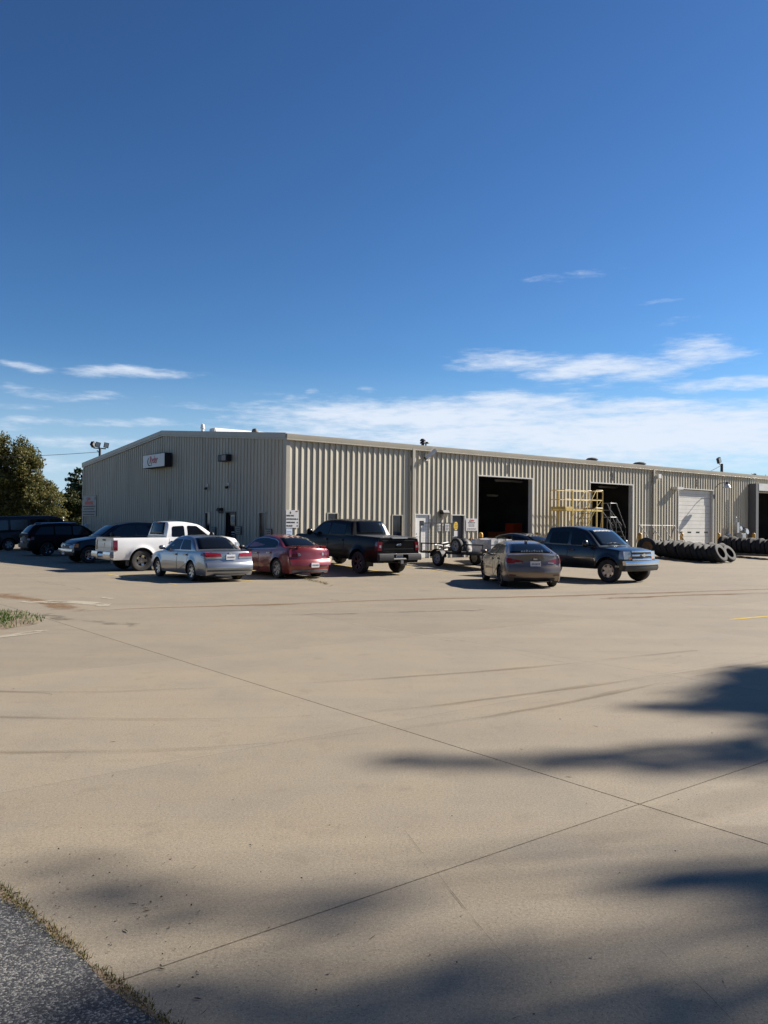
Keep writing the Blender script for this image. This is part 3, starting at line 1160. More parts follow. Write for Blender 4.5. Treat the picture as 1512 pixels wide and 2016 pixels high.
# red chair back seen in the first long-wall window is a blind on the pane's inner side
# doors
mb = MB()
frame_box(mb, 7.27, 8.15, .25, 2.34, .047, .05, .12, tl, False)
fr = mb.obj('door_frame', MT['trim_white'], bld, angle=0)
mb = MB()
mb.box(7.275, 8.145, .012, .052, .262, 2.33)
dr = mb.obj('door', MT['white'], bld, angle=0)
dr['label'] = 'white steel door with small dark window'
mb = MB()
mb.box(7.57, 7.83, .005, .011, 1.83, 2.06)
mb.obj('door_window', MT['pane'], dr, angle=0)
mb = MB()
mb.tube([(7.36, .015, 1.28), (7.36, -.05, 1.28)], .02, 8)
mb.tube([(7.36, -.05, 1.28), (7.48, -.05, 1.28)], .013, 8)
mb.tube([(7.36, .015, 1.42), (7.36, -.01, 1.42)], .03, 10)
mb.obj('handle', MT['greymetal'], dr)
mb = MB()
frame_box(mb, 9.66, 10.51, .25, 2.35, .05, .05, .12, tl, False)
mb.obj('door_frame', MT['trim_white'], bld, angle=0)
mb = MB()
mb.box(9.665, 10.505, .065, .105, .262, 2.34)
dr = mb.obj('door', mat('dark_door', (.022, .024, .028), .4), bld, angle=0)
dr['label'] = 'black door with a yellow oval warning sticker'
mb = MB()
mb.lathe([(0, 0), (.155, 0), (.155, .004), (0, .004)], 24, Matrix.Translation((10.02, .062, 1.82)) @ Matrix.Rotation(R(90), 4, 'X') @ Matrix.Diagonal((1, 1.35, 1, 1)))
st_ = mb.obj('sticker', mat('sticker_yellow', (.72, .50, .05), .5), dr)
mb = MB()
for k in range(4):
    mb.box(9.93, 10.11 - .03 * (k % 2), .052, .0575, 1.70 + .075 * k, 1.73 + .075 * k)
mb.obj('lettering', mat('sticker_print', (.30, .16, .02), .6), dr, angle=0)
mb = MB()
mb.box(9.89, 10.17, .059, .064, 1.30, 1.58)
mb.obj('notice', MT['sign_white'], dr, angle=0)
mb = MB()
mb.tube([(9.74, .06, 1.28), (9.74, .0, 1.28)], .02, 8)
mb.tube([(9.74, .0, 1.28), (9.86, .0, 1.28)], .013, 8)
mb.obj('handle', MT['greymetal'], dr)
# gable entrance: glazed dark door with paper notices
mb = MB()
frame_box(mb, 4.45, 5.33, .0, 2.35, .05, .05, .12, tg, False)
mb.obj('door_frame', mat('bronze_frame', (.018, .018, .02), .4), bld, angle=0)
mb = MB()
frame_box(mb, 4.56, 5.22, .14, 2.24, -.065, .105, .105, tg)
dr = mb.obj('door', mat('bronze_door', (.015, .015, .017), .4), bld, angle=0)
dr['label'] = 'dark glazed entrance door with paper notices'
mb = MB()
mb.box(.08, .09, 4.56, 5.22, .14, 2.24)
mb.obj('door_window', MT['pane'], dr, angle=0)
for (t0, t1, z0, z1) in ((4.50, 5.02, 1.87, 2.17), (4.66, 4.98, 1.38, 1.46), (4.62, 4.84, 1.02, 1.22), (4.6, 4.98, 1.28, 1.32)):
    mb = MB()
    mb.box(.074, .0785, t0, t1, z0, z1)
    mb.obj('notice', MT['sign_grey'], dr, angle=0)
mb = MB()
mb.tube([(.06, 5.26, 1.0), (.02, 5.26, 1.0), (.02, 5.26, 1.35), (.06, 5.26, 1.35)], .012, 8)
mb.obj('handle', MT['greymetal'], dr)

# truck bays: white trim, deep jambs, painted numbers
for i, (a0, a1, _, z1) in enumerate([o for o in OPEN_L if o[1] - o[0] > 3]):
    mb = MB()
    frame_box(mb, a0 + .06, a1 - .06, .2, z1 - .06, .05, .06, .24, tl, False)
    mb.obj('bay_frame', MT['trim_white'], bld, angle=0)
    if i < 3:
        me = text_mesh(str(i + 1), .62, .004, [MT['ink']], 0, .03, sx=.68)
        o = link_mesh('bay_number', me, bld, ((13.62, 22.7, 31.9)[i], -.052, (4.82, 4.83, 4.80)[i]), (R(90), 0, 0))
# closed sectional door of bay 3
mb = MB()
mb.box(29.76, 33.86, .19, .22, .26, 4.36)
bd = mb.obj('bay_door', MT['joint'], bld, angle=0)
zs = [.262 + (4.34 - .262) * k / 8 for k in range(9)]
for k in range(8):
    mb = MB()
    z0, z1 = zs[k] + .008, zs[k + 1] - .008
    zm = .5 * (z0 + z1)
    if k == 2:
        for (za, zb_) in ((z0, zm - .055), (zm + .055, z1)):
            mb.box(29.765, 33.855, .14, .185, za, zb_)
        for j in range(9):
            c0 = 29.765 + j * (4.09 / 4) - .28
            c1 = c0 + (4.09 / 4) - .46
            c0, c1 = max(29.765, c0), min(33.855, c1)
            if c1 > c0:
                mb.box(c0, c1, .14, .185, zm - .055, zm + .055)
    else:
        mb.box(29.765, 33.855, .14, .185, z0, zm - .004)
        mb.box(29.765, 33.855, .137, .185, zm + .004, z1)
    p = mb.obj('door_panel', MT['offwhite'], bd, angle=0)
mb = MB()
mb.box(29.77, 33.85, .16, .182, zs[2] + .1, zs[3] - .1)
mb.obj('door_window', MT['pane'], bd, angle=0)
# bay 4 header box and side hood
mb = MB()
mb.box(39.0, 43.4, -.62, -.04, 4.55, 5.05)
mb.obj('bay_header', mat('header_grey', (.52, .52, .50), .5, var=.1, vscale=2), bld, angle=0)
mb = MB()
mb.box(38.62, 38.98, -.60, -.04, .26, 5.04)
mb.obj('bay_hood', mat('hood_dark', (.10, .10, .11), .6), bld, angle=0)
mb = MB()
mb.box(28.95, 29.6, -.46, -.04, 4.30, 4.46)
mb.obj('door_operator', MT['trim_white'], bld, angle=0)
# interior: floor, back wall, ceiling, cross walls (dark workshop)
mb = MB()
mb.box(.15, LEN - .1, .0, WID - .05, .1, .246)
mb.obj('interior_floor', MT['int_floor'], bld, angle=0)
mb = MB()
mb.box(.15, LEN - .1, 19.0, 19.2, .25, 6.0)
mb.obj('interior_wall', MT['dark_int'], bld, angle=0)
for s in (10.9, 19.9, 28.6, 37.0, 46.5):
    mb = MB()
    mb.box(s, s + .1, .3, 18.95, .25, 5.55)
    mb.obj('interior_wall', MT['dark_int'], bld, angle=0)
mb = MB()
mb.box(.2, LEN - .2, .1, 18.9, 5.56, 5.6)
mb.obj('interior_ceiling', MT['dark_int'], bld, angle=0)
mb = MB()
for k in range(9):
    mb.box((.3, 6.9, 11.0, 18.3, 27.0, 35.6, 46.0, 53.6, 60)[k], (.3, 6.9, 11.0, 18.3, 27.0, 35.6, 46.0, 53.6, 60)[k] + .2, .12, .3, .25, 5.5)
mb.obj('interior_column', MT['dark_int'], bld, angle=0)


def put(mb_or_obj, label, cat, group=None):
    return tag(mb_or_obj, label, cat, group)


def bobj(mb, name, mats, label, cat, group=None, angle=0):
    """thing built in building coordinates, standing on its own"""
    o = mb.obj(name, mats, None, (KX, KY, 0), (0, 0, TH), angle)
    return tag(o, label, cat, group)


def bthing(name, label, cat, s, t, z, group=None, rz=0.0):
    return thing(name, label, cat, BW(s, t, z), TH + rz, group)


# things inside the first bay
tcab = bthing('tool_cabinet', 'orange red tool cabinet inside the open bay 1', 'cabinet', 17.45, 3.0, .25)
mb = MB()
mb.box(-.40, .40, -.3, .3, .12, 1.75)
mb.obj('cabinet_body', MT['orange'], tcab, angle=0)
for k in range(5):
    mb = MB()
    mb.box(-.37, .37, -.325, -.302, .16 + .31 * k, .44 + .31 * k)
    mb.obj('drawer', MT['orange'], tcab, angle=0)
mb = MB()
for a in (-.32, .32):
    for b in (-.22, .22):
        mb.lathe([(0, -.02), (.06, -.02), (.06, .02), (0, .02)], 10, Matrix.Translation((a, b, .06)) @ Matrix.Rotation(R(90), 4, 'X'))
mb.obj('castor', MT['black'], tcab)
cart = bthing('tool_cart', 'low orange cart in the shade of bay 1', 'cart', 17.2, 3.9, .25)
mb = MB()
mb.box(-.6, .6, -.35, .35, .75, 1.25)
mb.obj('tray', mat('cart_orange', (.35, .09, .02), .5), cart, angle=0)
mb = MB()
for a in (-.55, .55):
    for b in (-.3, .3):
        mb.tube([(a, b, .0), (a, b, .76)], .025, 6)
mb.obj('cart_frame', MT['blackmetal'], cart)
for (s, t, z, l, lab) in ((17.0, 3.0, 4.42, 2.2, 'strip light hanging just inside the first bay behind the trailer'), (17.3, 4.6, 3.62, .8, 'far strip light deep inside the first bay'), (26.4, 3.0, 4.40, 1.8, 'strip light hanging in the bay behind the yellow platform')):
    sl_ = bthing('strip_light', 'unlit grey ' + lab, 'ceiling light', s, t, z, 'strip lights in the bays')
    mb = MB()
    mb.box(-l / 2, l / 2, -.10, .10, .02, .09)
    mb.obj('fixture_body', MT['trim_white'], sl_, angle=0)
    mb = MB()
    for yy in (-.05, .05):
        mb.tube([(-l / 2 + .04, yy, -.005), (l / 2 - .04, yy, -.005)], .018, 8)
    mb.obj('tube', MT['white'], sl_)
    mb = MB()
    for xx in (-l / 2 + .2, l / 2 - .2):
        mb.tube([(xx, 0, .09), (xx, 0, 1.2)], .006, 5)
    mb.obj('hanger', MT['greymetal'], sl_)

# ------------------------------------------------------------------ things fixed to the building
# lit-box sign with the operator's name
sg = bthing('box_sign', 'white box sign with red lettering high on the gable wall', 'sign', -.04, 12.95, 5.20)
mb = MB()
mb.box(-.42, -.03, -1.47, 1.47, -.37, .37)
mb.obj('sign_case', MT['blackmetal'], sg, angle=0)
mb = MB()
mb.box(-.428, -.422, -1.44, 1.44, -.345, .345)
mb.obj('sign_face', MT['sign_face'], sg, angle=0)


def ryder(parent, size, loc, rot, k=1.0):
    me = text_mesh('Ryder', size, .003, [MT['red']], .28, size * .018, sx=.78)
    o = link_mesh('lettering', me, parent, loc, rot)
    mb_ = MB()
    pts = []
    m = 18
    for i in range(m + 1):
        a = R(100) + R(215) * i / m
        pts.append((-.84 * size + .58 * size * math.cos(a), -.12 * size + .44 * size * math.sin(a)))
    inner = []
    for i in range(m + 1):
        a = R(100) + R(215) * i / m
        w = (.015 + .13 * math.sin(math.pi * (i / m) ** .8)) * size
        inner.append((-.84 * size + (.58 * size - w) * math.cos(a), -.12 * size + (.44 * size - w) * math.sin(a)))
    for i in range(m):
        mb_.add([(*pts[i], 0), (*pts[i + 1], 0), (*inner[i + 1], 0), (*inner[i], 0), (*pts[i], .004), (*pts[i + 1], .004), (*inner[i + 1], .004), (*inner[i], .004)],
                [(3, 2, 1, 0), (4, 5, 6, 7), (0, 1, 5, 4), (2, 3, 7, 6)])
    o2 = mb_.obj('emblem', MT['ink'], parent, loc, rot, angle=0)
    return o


ryder(sg, .56, (-.431, .02, .04), (R(90), 0, R(-90)))
# small dark display box
db = bthing('display_box', 'small dark box sign high on the gable wall above the entrance', 'sign', -.04, 5.28, 4.94)
mb = MB()
mb.box(-.28, -.0, -.42, .42, -.16, .16)
mb.obj('case', MT['blackmetal'], db, angle=0)
mb = MB()
mb.box(-.286, -.2805, -.37, .05, -.12, .12)
mb.obj('panel', mat('display_red', (.06, .008, .01), .3), db, angle=0)
mb = MB()
for y0 in (.12, .2, .28):
    mb.box(-.286, -.2805, y0, y0 + .03, -.11, .11)
for part in loose(mb):
    part.obj('lettering', MT['greymetal'], db, angle=0)
# two small cameras on the gable
for (t, lab) in ((7.25, 'small white camera on the gable wall above the left window'), (5.08, 'small white camera on the gable wall above the entrance door')):
    c = bthing('wall_camera', lab, 'camera', -.046, t, 3.62)
    mb = MB()
    mb.box(-.03, 0, -.06, .06, -.02, .16)
    mb.tube([(-.03, 0, .02), (-.12, 0, -.04)], .02, 6)
    mb.obj('bracket', MT['trim_white'], c)
    mb = MB()
    mb.lathe([(0, .0), (.08, .0), (.085, -.05), (.06, -.11), (0, -.13)], 12, Matrix.Translation((-.12, 0, -.02)))
    mb.obj('dome', MT['pane'], c)


def wall_pack(name, lab, s, t, z, rz=0.0, k=1.0):
    w = bthing(name, lab, 'wall lamp', s, t, z, None, rz)
    w.scale = (k, k, k)
    mb_ = MB()
    mb_.prism([(0, -.02), (-.30, -.02), (-.30, .06), (-.22, .18), (0, .18)], -.20, .20, lambda a, b, h: (h, a, b))
    mb_.obj('housing', MT['blackmetal'], w, angle=0)
    mb_ = MB()
    mb_.prism([(0, -.19), (-.12, -.19), (-.23, -.025), (0, -.025)], -.16, .16, lambda a, b, h: (h, a, b))
    mb_.obj('lens', MT['lens_clear'], w, angle=0)


wall_pack('wall_lamp', 'black wall lamp between the white door and the black door', 9.02, -.034, 2.42)
wall_pack('wall_lamp', 'black wall lamp beside the gable entrance door', -.034, 5.80, 2.45, R(-90), .72)
# framed plaques by the gable windows
for (t, z, lab) in ((6.62, 1.46, 'framed notice beside the left gable window'), (4.08, 1.52, 'framed notice right of the entrance door'), (1.34, 1.42, 'framed notice beside the right gable window')):
    p = bthing('wall_notice', lab, 'notice', -.047, t, z)
    mb = MB()
    mb.box(-.02, 0, -.27, .27, -.20, .20)
    mb.obj('frame', mat('plaque_frame', (.05, .05, .05), .5), p, angle=0)
    mb = MB()
    mb.box(-.026, -.0205, -.235, .235, -.165, .165)
    mb.obj('sheet', mat('plaque_sheet', (.30, .28, .22), .6, var=.2, vscale=6), p, angle=0)
    mb = MB()
    for k in range(3):
        mb.box(-.030, -.0265, -.17, .17 - .05 * (k % 2), .07 - .09 * k, .10 - .09 * k)
    for part in loose(mb):
        part.obj('lettering', MT['ink'], p, angle=0)
# company information board at the far end of the gable
ib = bthing('info_board', 'tall faded company board at the left end of the gable wall', 'sign', -.047, 24.2, 2.86)
mb = MB()
mb.box(-.02, 0, -1.32, 1.32, -.66, .66)
mb.obj('board', MT['sign_grey'], ib, angle=0)
ryder(ib, .30, (-.022, 0.0, .47), (R(90), 0, R(-90)))
mb = MB()
mb.box(-.026, -.0205, -.75, .75, .08, .30)
mb.obj('banner', MT['red'], ib, angle=0)
mb = MB()
r_ = np.random.default_rng(4)
for k, (w, z) in enumerate(((1.2, -.03), (.95, -.20), (1.2, -.38), (1.1, -.55))):
    y = w
    while y > -w:
        l = r_.uniform(.10, .34)
        mb.box(-.026, -.0205, max(-w, y - l), y, z - .035, z + .035)
        y -= l + .05
for sgn in (-1, 1):
    mb.box(-.026, -.0205, sgn * 1.15 - .06, sgn * 1.15 + .06, .40, .56)
mb.obj('lettering', MT['ink'], ib, angle=0)

# direction sign on the sunny corner
ds = bthing('direction_sign', 'white direction sign with black lines on the sunlit corner', 'sign', .56, -.047, 2.18)
mb = MB()
mb.box(-.60, .04, -.02, 0, -.50, .26)
mb.obj('board', MT['sign_white'], ds, angle=0)
for k, (tx, w) in enumerate((('RENTAL OFFICE', .1), ('SHOP OFFICE DOOR', .1), ('DRIVERS LOUNGE', .1), ('FUEL ISLAND', .1))):
    me = text_mesh(tx, .085, .002, [MT['ink']], 0, .0025, 'LEFT', .62)
    link_mesh('lettering', me, ds, (-.575, -.0225, .02 - .145 * k), (R(90), 0, 0))
mb = MB()
for k in range(3):
    z = -.125 - .145 * k
    mb.prism([(-.06, z + .02), (-.03, z + .02), (-.03, z + .04), (.02, z), (-.03, z - .04), (-.03, z - .02), (-.06, z - .02)], .0205, .0245, lambda a, b, h: (a, -h, b))
mb.prism([(-.40, .10), (-.36, .10), (-.36, .14), (-.33, .14), (-.38, .21), (-.43, .14), (-.40, .14)], .0205, .0245, lambda a, b, h: (a, -h, b))
mb.obj('arrow', MT['ink'], ds, angle=0)
ryder(ds, .055, (-.04, -.0225, .215), (R(90), 0, 0))
bn = bthing('paper_notice', 'pale blue notice sheet below the direction sign', 'notice', .26, -.047, 1.30)
mb = MB()
mb.box(-.28, .02, -.02, 0, -.45, .35)
mb.obj('board', MT['bluepaper'], bn, angle=0)
mb = MB()
for k in range(6):
    mb.box(-.24, -.02 - .05 * (k % 2), -.0245, -.0205, .20 - .1 * k, .235 - .1 * k)
mb.obj('lettering', mat('blue_print', (.22, .30, .46), .6), bn, angle=0)
# service hours board between the black door and bay 1
hb = bthing('service_board', 'white service board with small print left of bay 1', 'sign', 10.99, -.047, 1.90)
mb = MB()
mb.box(-.39, .39, -.02, 0, -.31, .31)
mb.obj('board', MT['sign_white'], hb, angle=0)
ryder(hb, .14, (.04, -.0225, .21), (R(90), 0, 0))
mb = MB()
r_ = np.random.default_rng(9)
for k, (w, z, h) in enumerate(((.25, .10, .018), (.2, .03, .011), (.2, -.03, .011), (.2, -.09, .011), (.3, -.20, .008), (.3, -.235, .008))):
    x = -w
    while x < w:
        l = r_.uniform(.03, .10)
        mb.box(x, min(w, x + l), -.0245, -.0205, z - h, z + h)
        x += l + .03
mb.obj('lettering', MT['ink'], hb, angle=0)
# small warning labels on the wall behind the trailer
for (s, z, lab) in ((8.86, 1.75, 'small white label on the ribbed wall right of the white door'), (9.32, 1.75, 'small white label on the ribbed wall left of the black door')):
    c = bthing('wall_label', lab, 'label', s, -.047, z)
    mb = MB()
    mb.box(-.14, .14, -.012, 0, -.18, .18)
    mb.obj('sheet', MT['sign_white'], c, angle=0)
    mb = MB()
    for k in range(4):
        mb.box(-.1, .1 - .04 * (k % 2), -.0165, -.0125, .08 - .07 * k, .10 - .07 * k)
    mb.obj('lettering', MT['ink'], c, angle=0)
bx = bthing('junction_box', 'small brown box low on the wall below the service board', 'box', 10.98, -.034, 1.15)
mb = MB()
mb.box(-.07, .07, -.09, 0, -.09, .09)
mb.obj('box_body', MT['rust'], bx, angle=0)
mb = MB()
mb.tube([(0, -.045, -.09), (0, -.045, -.8)], .014, 6)
mb.obj('conduit', MT['greymetal'], bx)
# security camera on a long bracket under the eave
sc_ = bthing('security_camera', 'large white camera on a bracket under the eave near the first downspout', 'camera', 7.95, -.034, 5.12)
mb = MB()
mb.box(-.07, .07, -.02, 0, -.14, .06)
mb.tube([(0, -.02, -.04), (0, -.16, -.06), (0, -.20, .02)], .025, 8)
mb.obj('bracket', MT['trim_white'], sc_)
mb = MB()
mb.box(-.32, .32, -.11, .11, -.08, .10, mat=Matrix.Translation((.05, -.22, .17)) @ Matrix.Rotation(R(-30), 4, 'Z') @ Matrix.Rotation(R(-38), 4, 'Y'))
mb.obj('housing', MT['white'], sc_, angle=0)
mb = MB()
mb.box(-.332, -.322, -.09, .09, -.06, .08, mat=Matrix.Translation((.05, -.22, .17)) @ Matrix.Rotation(R(-30), 4, 'Z') @ Matrix.Rotation(R(-38), 4, 'Y'))
mb.obj('lens', MT['black'], sc_, angle=0)
wl = bthing('flood_lamp', 'small white flood lamp right of the second downspout', 'wall lamp', 27.2, -.034, 5.05)
mb = MB()
mb.box(-.05, .05, -.05, 0, -.08, .08)
mb.obj('bracket', MT['trim_white'], wl, angle=0)
mb = MB()
mb.prism([(-.02, -.17), (-.26, -.12), (-.26, .14), (-.02, .17)], -.15, .15, lambda a, b, h: (h, a - .03, b))
mb.obj('housing', MT['white'], wl, angle=0)
# gooseneck lamp right of bay 3
gl = bthing('gooseneck_lamp', 'gooseneck yard lamp with white shade right of bay 3', 'wall lamp', 34.0, -.034, 4.42)
mb = MB()
mb.tube([(0, 0, -.45), (0, -.05, -.45), (0, -.06, .0), (.05, -.2, .32), (.10, -.40, .46), (.2, -.68, .50), (.24, -.82, .45)], .028, 8)
mb.box(-.06, .06, -.03, 0, -.6, -.3)
mb.obj('arm', MT['greymetal'], gl)
mb = MB()
mb.lathe([(0, .14), (.08, .14), (.10, .02), (.12, 0), (0.0, 0)], 16, Matrix.Translation((.24, -.82, .40)))
mb.obj('lamp_head', MT['blackmetal'], gl)
mb = MB()
mb.lathe([(.10, .0), (.20, -.10), (.26, -.26), (.24, -.26), (.17, -.10), (.08, -.01)], 18, Matrix.Translation((.24, -.82, .40)), closed=True)
mb.obj('lamp_shade', MT['white'], gl)
mb = MB()
mb.tube([(.08, -.04, -.35), (.08, -.04, -3.9)], .02, 6)
mb.obj('conduit', MT['greymetal'], gl)

# gas meter set
gm = bthing('gas_meter', 'grey gas meter set with pipes left of bay 4', 'gas meter', 36.7, -.05, .25)
mb = MB()
mb.tube([(-.3, -.3, 0), (-.3, -.3, 1.5), (-.15, -.3, 1.62), (.2, -.3, 1.62), (.2, -.3, 1.2)], .05, 8)
mb.tube([(1.0, -.3, 1.2), (1.0, -.3, 1.55), (1.2, -.2, 1.6), (1.2, .02, 1.6)], .045, 8)
mb.tube([(.35, -.3, .1), (.35, -.3, .9)], .04, 8)
mb.obj('pipe', MT['greymetal'], gm)
mb = MB()
mb.box(.05, .65, -.5, -.1, .85, 1.25)
mb.box(.12, .58, -.53, -.09, .92, 1.18)
mb.obj('meter_body', MT['galv'], gm, angle=0)
mb = MB()
mb.lathe([(0, -.1), (.2, -.1), (.24, 0), (.2, .1), (0, .1)], 16, Matrix.Translation((1.0, -.32, 1.36)) @ Matrix.Rotation(R(80), 4, 'X'))
mb.lathe([(0, -.08), (.15, -.08), (.18, 0), (.15, .08), (0, .08)], 16, Matrix.Translation((.2, -.32, 1.58)) @ Matrix.Rotation(R(80), 4, 'X'))
mb.obj('regulator', MT['galv'], gm)
mb = MB()
mb.box(-.45, -.17, -.45, -.12, 1.28, 2.0)
mb.lathe([(0, 0), (.05, 0), (.05, .3), (.07, .34), (0, .4)], 10, Matrix.Translation((-.31, -.28, 2.0)))
mb.obj('pressure_box', MT['galv'], gm)
eb = bthing('meter_box', 'small grey electric box on the wall beside the gas meter', 'box', 35.75, -.034, 1.2)
mb = MB()
mb.box(-.16, .16, -.16, 0, -.25, .25)
mb.obj('box_body', MT['galv'], eb, angle=0)
mb = MB()
mb.lathe([(0, 0), (.09, 0), (.08, .07), (0, .09)], 12, Matrix.Translation((0, -.16, .1)) @ Matrix.Rotation(R(90), 4, 'X'))
mb.obj('dial', MT['lens_clear'], eb)
mb = MB()
mb.tube([(0, -.06, .25), (0, -.06, 2.6)], .025, 6)
mb.tube([(0, -.06, -.25), (0, -.06, -.95)], .03, 6)
mb.obj('conduit', MT['galv'], eb)

# bollards
for (s, lab) in ((11.0, 'yellow bollard between the service board and the first open bay'), (15.22, 'yellow bollard left of the yellow rolling platform'), (24.55, 'yellow bollard behind the leaning rack of thin bars'),
                 (29.03, 'yellow bollard at the left side of the white sectional door'), (33.45, 'yellow bollard at the right side of the white sectional door'), (38.1, 'yellow bollard beside the gas meter at the last open bay')):
    b = bthing('bollard', lab, 'bollard', s, -.72, .25, 'bollards guarding the bays')
    mb = MB()
    mb.lathe([(.0, -.05), (.115, -.05), (.115, 1.15), (.112, 1.16)] + [(.112 * math.cos(a), 1.16 + .112 * math.sin(a)) for a in (R(20), R(40), R(60), R(75))] + [(.0, 1.272)], 20)
    mb.obj('post', MT['yellow'], b)
    mb = MB()
    mb.lathe([(.116, 0), (.17, 0), (.17, .03), (.116, .05)], 20)
    mb.obj('base_collar', MT['concrete'], b)

# ------------------------------------------------------------------ things on the roof
rz_ = lambda t: EAVE + sl * (t if t < RIDGE_T else WID - t)


def roof_vent(name, lab, s, t, rad, h, matl, hood=1.5, top=.0):
    v = bthing(name, lab, 'roof vent', s, t, rz_(t) - .03)
    mb_ = MB()
    mb_.lathe([(0, 0), (rad, 0), (rad, h), (0, h)], 14)
    mb_.obj('stack', matl, v)
    mb_ = MB()
    mb_.lathe([(0, h + .01), (rad * hood, h + .01), (rad * hood, h + .06), (rad * hood * .7, h + .14 + top), (0, h + .18 + top)], 14)
    mb_.obj('cap', matl, v)
    return v


roof_vent('flue_pipe', 'white flue pipe with a pointed cap behind the gable peak', .49, 9.0, .085, .22, MT['white'], 1.35, .10)
roof_vent('roof_vent', 'small brown vent on the roof right of the white ridge ventilator', 3.56, 9.0, .13, .22, mat('vent_brown', (.10, .08, .06), .6), 1.5, .1)
v = roof_vent('exhaust_vent', 'black stacked exhaust vent above the first downspout', 9.45, 2.0, .11, .28, MT['blackmetal'], 1.9, .0)
mb = MB()
mb.lathe([(0, .30), (.09, .30), (.09, .46), (.0, .46)], 12)
mb.lathe([(0, .46), (.2, .46), (.2, .52), (.12, .62), (0, .64)], 12)
mb.obj('upper_stack', MT['blackmetal'], v)
mb = MB()
mb.lathe([(0, 0), (.05, 0), (.05, .42), (0, .42)], 10, Matrix.Translation((.2, -.1, 0)))
mb.lathe([(0, .3), (.16, .3), (.1, .42), (0, .43)], 10, Matrix.Translation((.33, -.1, 0)))
mb.obj('side_stack', MT['blackmetal'], v)
v.scale = (.74, .74, .74)
roof_vent('roof_vent', 'flat dark roof vent above the yellow platform', 23.4, 2.0, .30, .12, MT['blackmetal'], 1.25)
roof_vent('roof_vent', 'flat dark roof vent left of the second downspout', 28.4, 2.0, .34, .12, MT['blackmetal'], 1.25)
rv = bthing('ridge_ventilator', 'long white ventilator running along the roof ridge', 'roof vent', 2.9, RIDGE_T, RIDGE_Z - .03)
mb = MB()
mb.prism([(-.42, 0), (.42, 0), (.42, .16), (.26, .44), (-.26, .44), (-.42, .16)], .06, 26, lambda a, b, h: (h, a, b))
mb.obj('hood', MT['white'], rv, angle=10)
mb = MB()
mb.prism([(-.40, 0), (.40, 0), (.40, .15), (.25, .42), (-.25, .42), (-.40, .15)], 0, .055, lambda a, b, h: (h, a, b))
mb.obj('end_plate', MT['galv'], rv, angle=10)

# ------------------------------------------------------------------ yard lights, cable
lp = bthing('yard_light', 'floodlight pole with three lamps behind the gable roof', 'floodlight', 1.95, 28.0, 0)
mb = MB()
mb.tube([(0, 0, 0), (0, 0, 7.05)], [.13, .08], 10)
mb.obj('pole', MT['blackmetal'], lp)
mb = MB()
mb.tube([(-.45, 0, 7.0), (.42, 0, 7.0)], .04, 8)
mb.tube([(-.2, 0, 6.85), (-.02, 0, 6.65)], .03, 8)
mb.obj('crossarm', MT['blackmetal'], lp)
for (x, y, rzz, tilt) in ((-.50, 0, 40, -52), (-.15, 0, -18, 12), (.44, 0, -12, 10)):
    mb = MB()
    Mx = Matrix.Translation((x, y, 7.24)) @ Matrix.Rotation(R(rzz), 4, 'Z') @ Matrix.Rotation(R(tilt), 4, 'Y') @ Matrix.Scale(.68, 4)
    mb.box(-.22, .22, -.12, .16, -.24, .24, mat=Mx)
    mb.box(-.25, .25, -.15, -.122, -.27, .27, mat=Mx)
    o = mb.obj('lamp_head', MT['blackmetal'], lp, angle=0)
    mb = MB()
    mb.box(-.19, .19, -.17, -.152, -.21, .21, mat=Mx)
    mb.obj('lens', MT['lens_clear'], o, angle=0)
cb = MB()
a, b = Vector(BW(1.95, 27.9, 6.75)), Vector(BW(-18.0, 30.5, 5.6))
pts = []
for k in range(25):
    q = k / 24
    p = a.lerp(b, q)
    p.z -= 1.1 * 4 * q * (1 - q) * .35
    pts.append(p)
cb.tube(pts, .016, 5)
tag(cb.obj('overhead_cable', MT['blackmetal']), 'thin black cable running from the floodlight pole to the left', 'cable')
lp = bthing('yard_light', 'tall dark floodlight pole with a single lamp beyond the far bays', 'floodlight', 70.5, 20.0, 0)
mb = MB()
mb.tube([(0, 0, 0), (0, 0, 9.15)], [.20, .15], 10)
mb.obj('pole', MT['blackmetal'], lp)
mb = MB()
mb.tube([(0, 0, 8.85), (-.35, 0, 9.05), (-.55, 0, 9.1)], .05, 8)
mb.obj('crossarm', MT['greymetal'], lp)
mb = MB()
Mx = Matrix.Translation((-.62, 0, 9.5)) @ Matrix.Rotation(R(-25), 4, 'Y') @ Matrix.Scale(.72, 4)
mb.box(-.35, .35, -.2, .2, -.42, .42, mat=Mx)
o = mb.obj('lamp_head', MT['blackmetal'], lp, angle=0)
mb = MB()
mb.box(-.3, .3, -.225, -.205, -.37, .37, mat=Mx)
mb.obj('lens', MT['lens_clear'], o, angle=0)
cb = MB()
a, b = Vector(BW(70.3, 20.0, 8.95)), Vector(BW(52.0, 14.0, 6.95))
cb.tube([a.lerp(b, k / 12) - Vector((0, 0, .5 * 4 * (k / 12) * (1 - k / 12))) for k in range(13)], .03, 5)
tag(cb.obj('overhead_cable', MT['blackmetal']), 'thin cable from the single lamp pole down to the roof', 'cable')

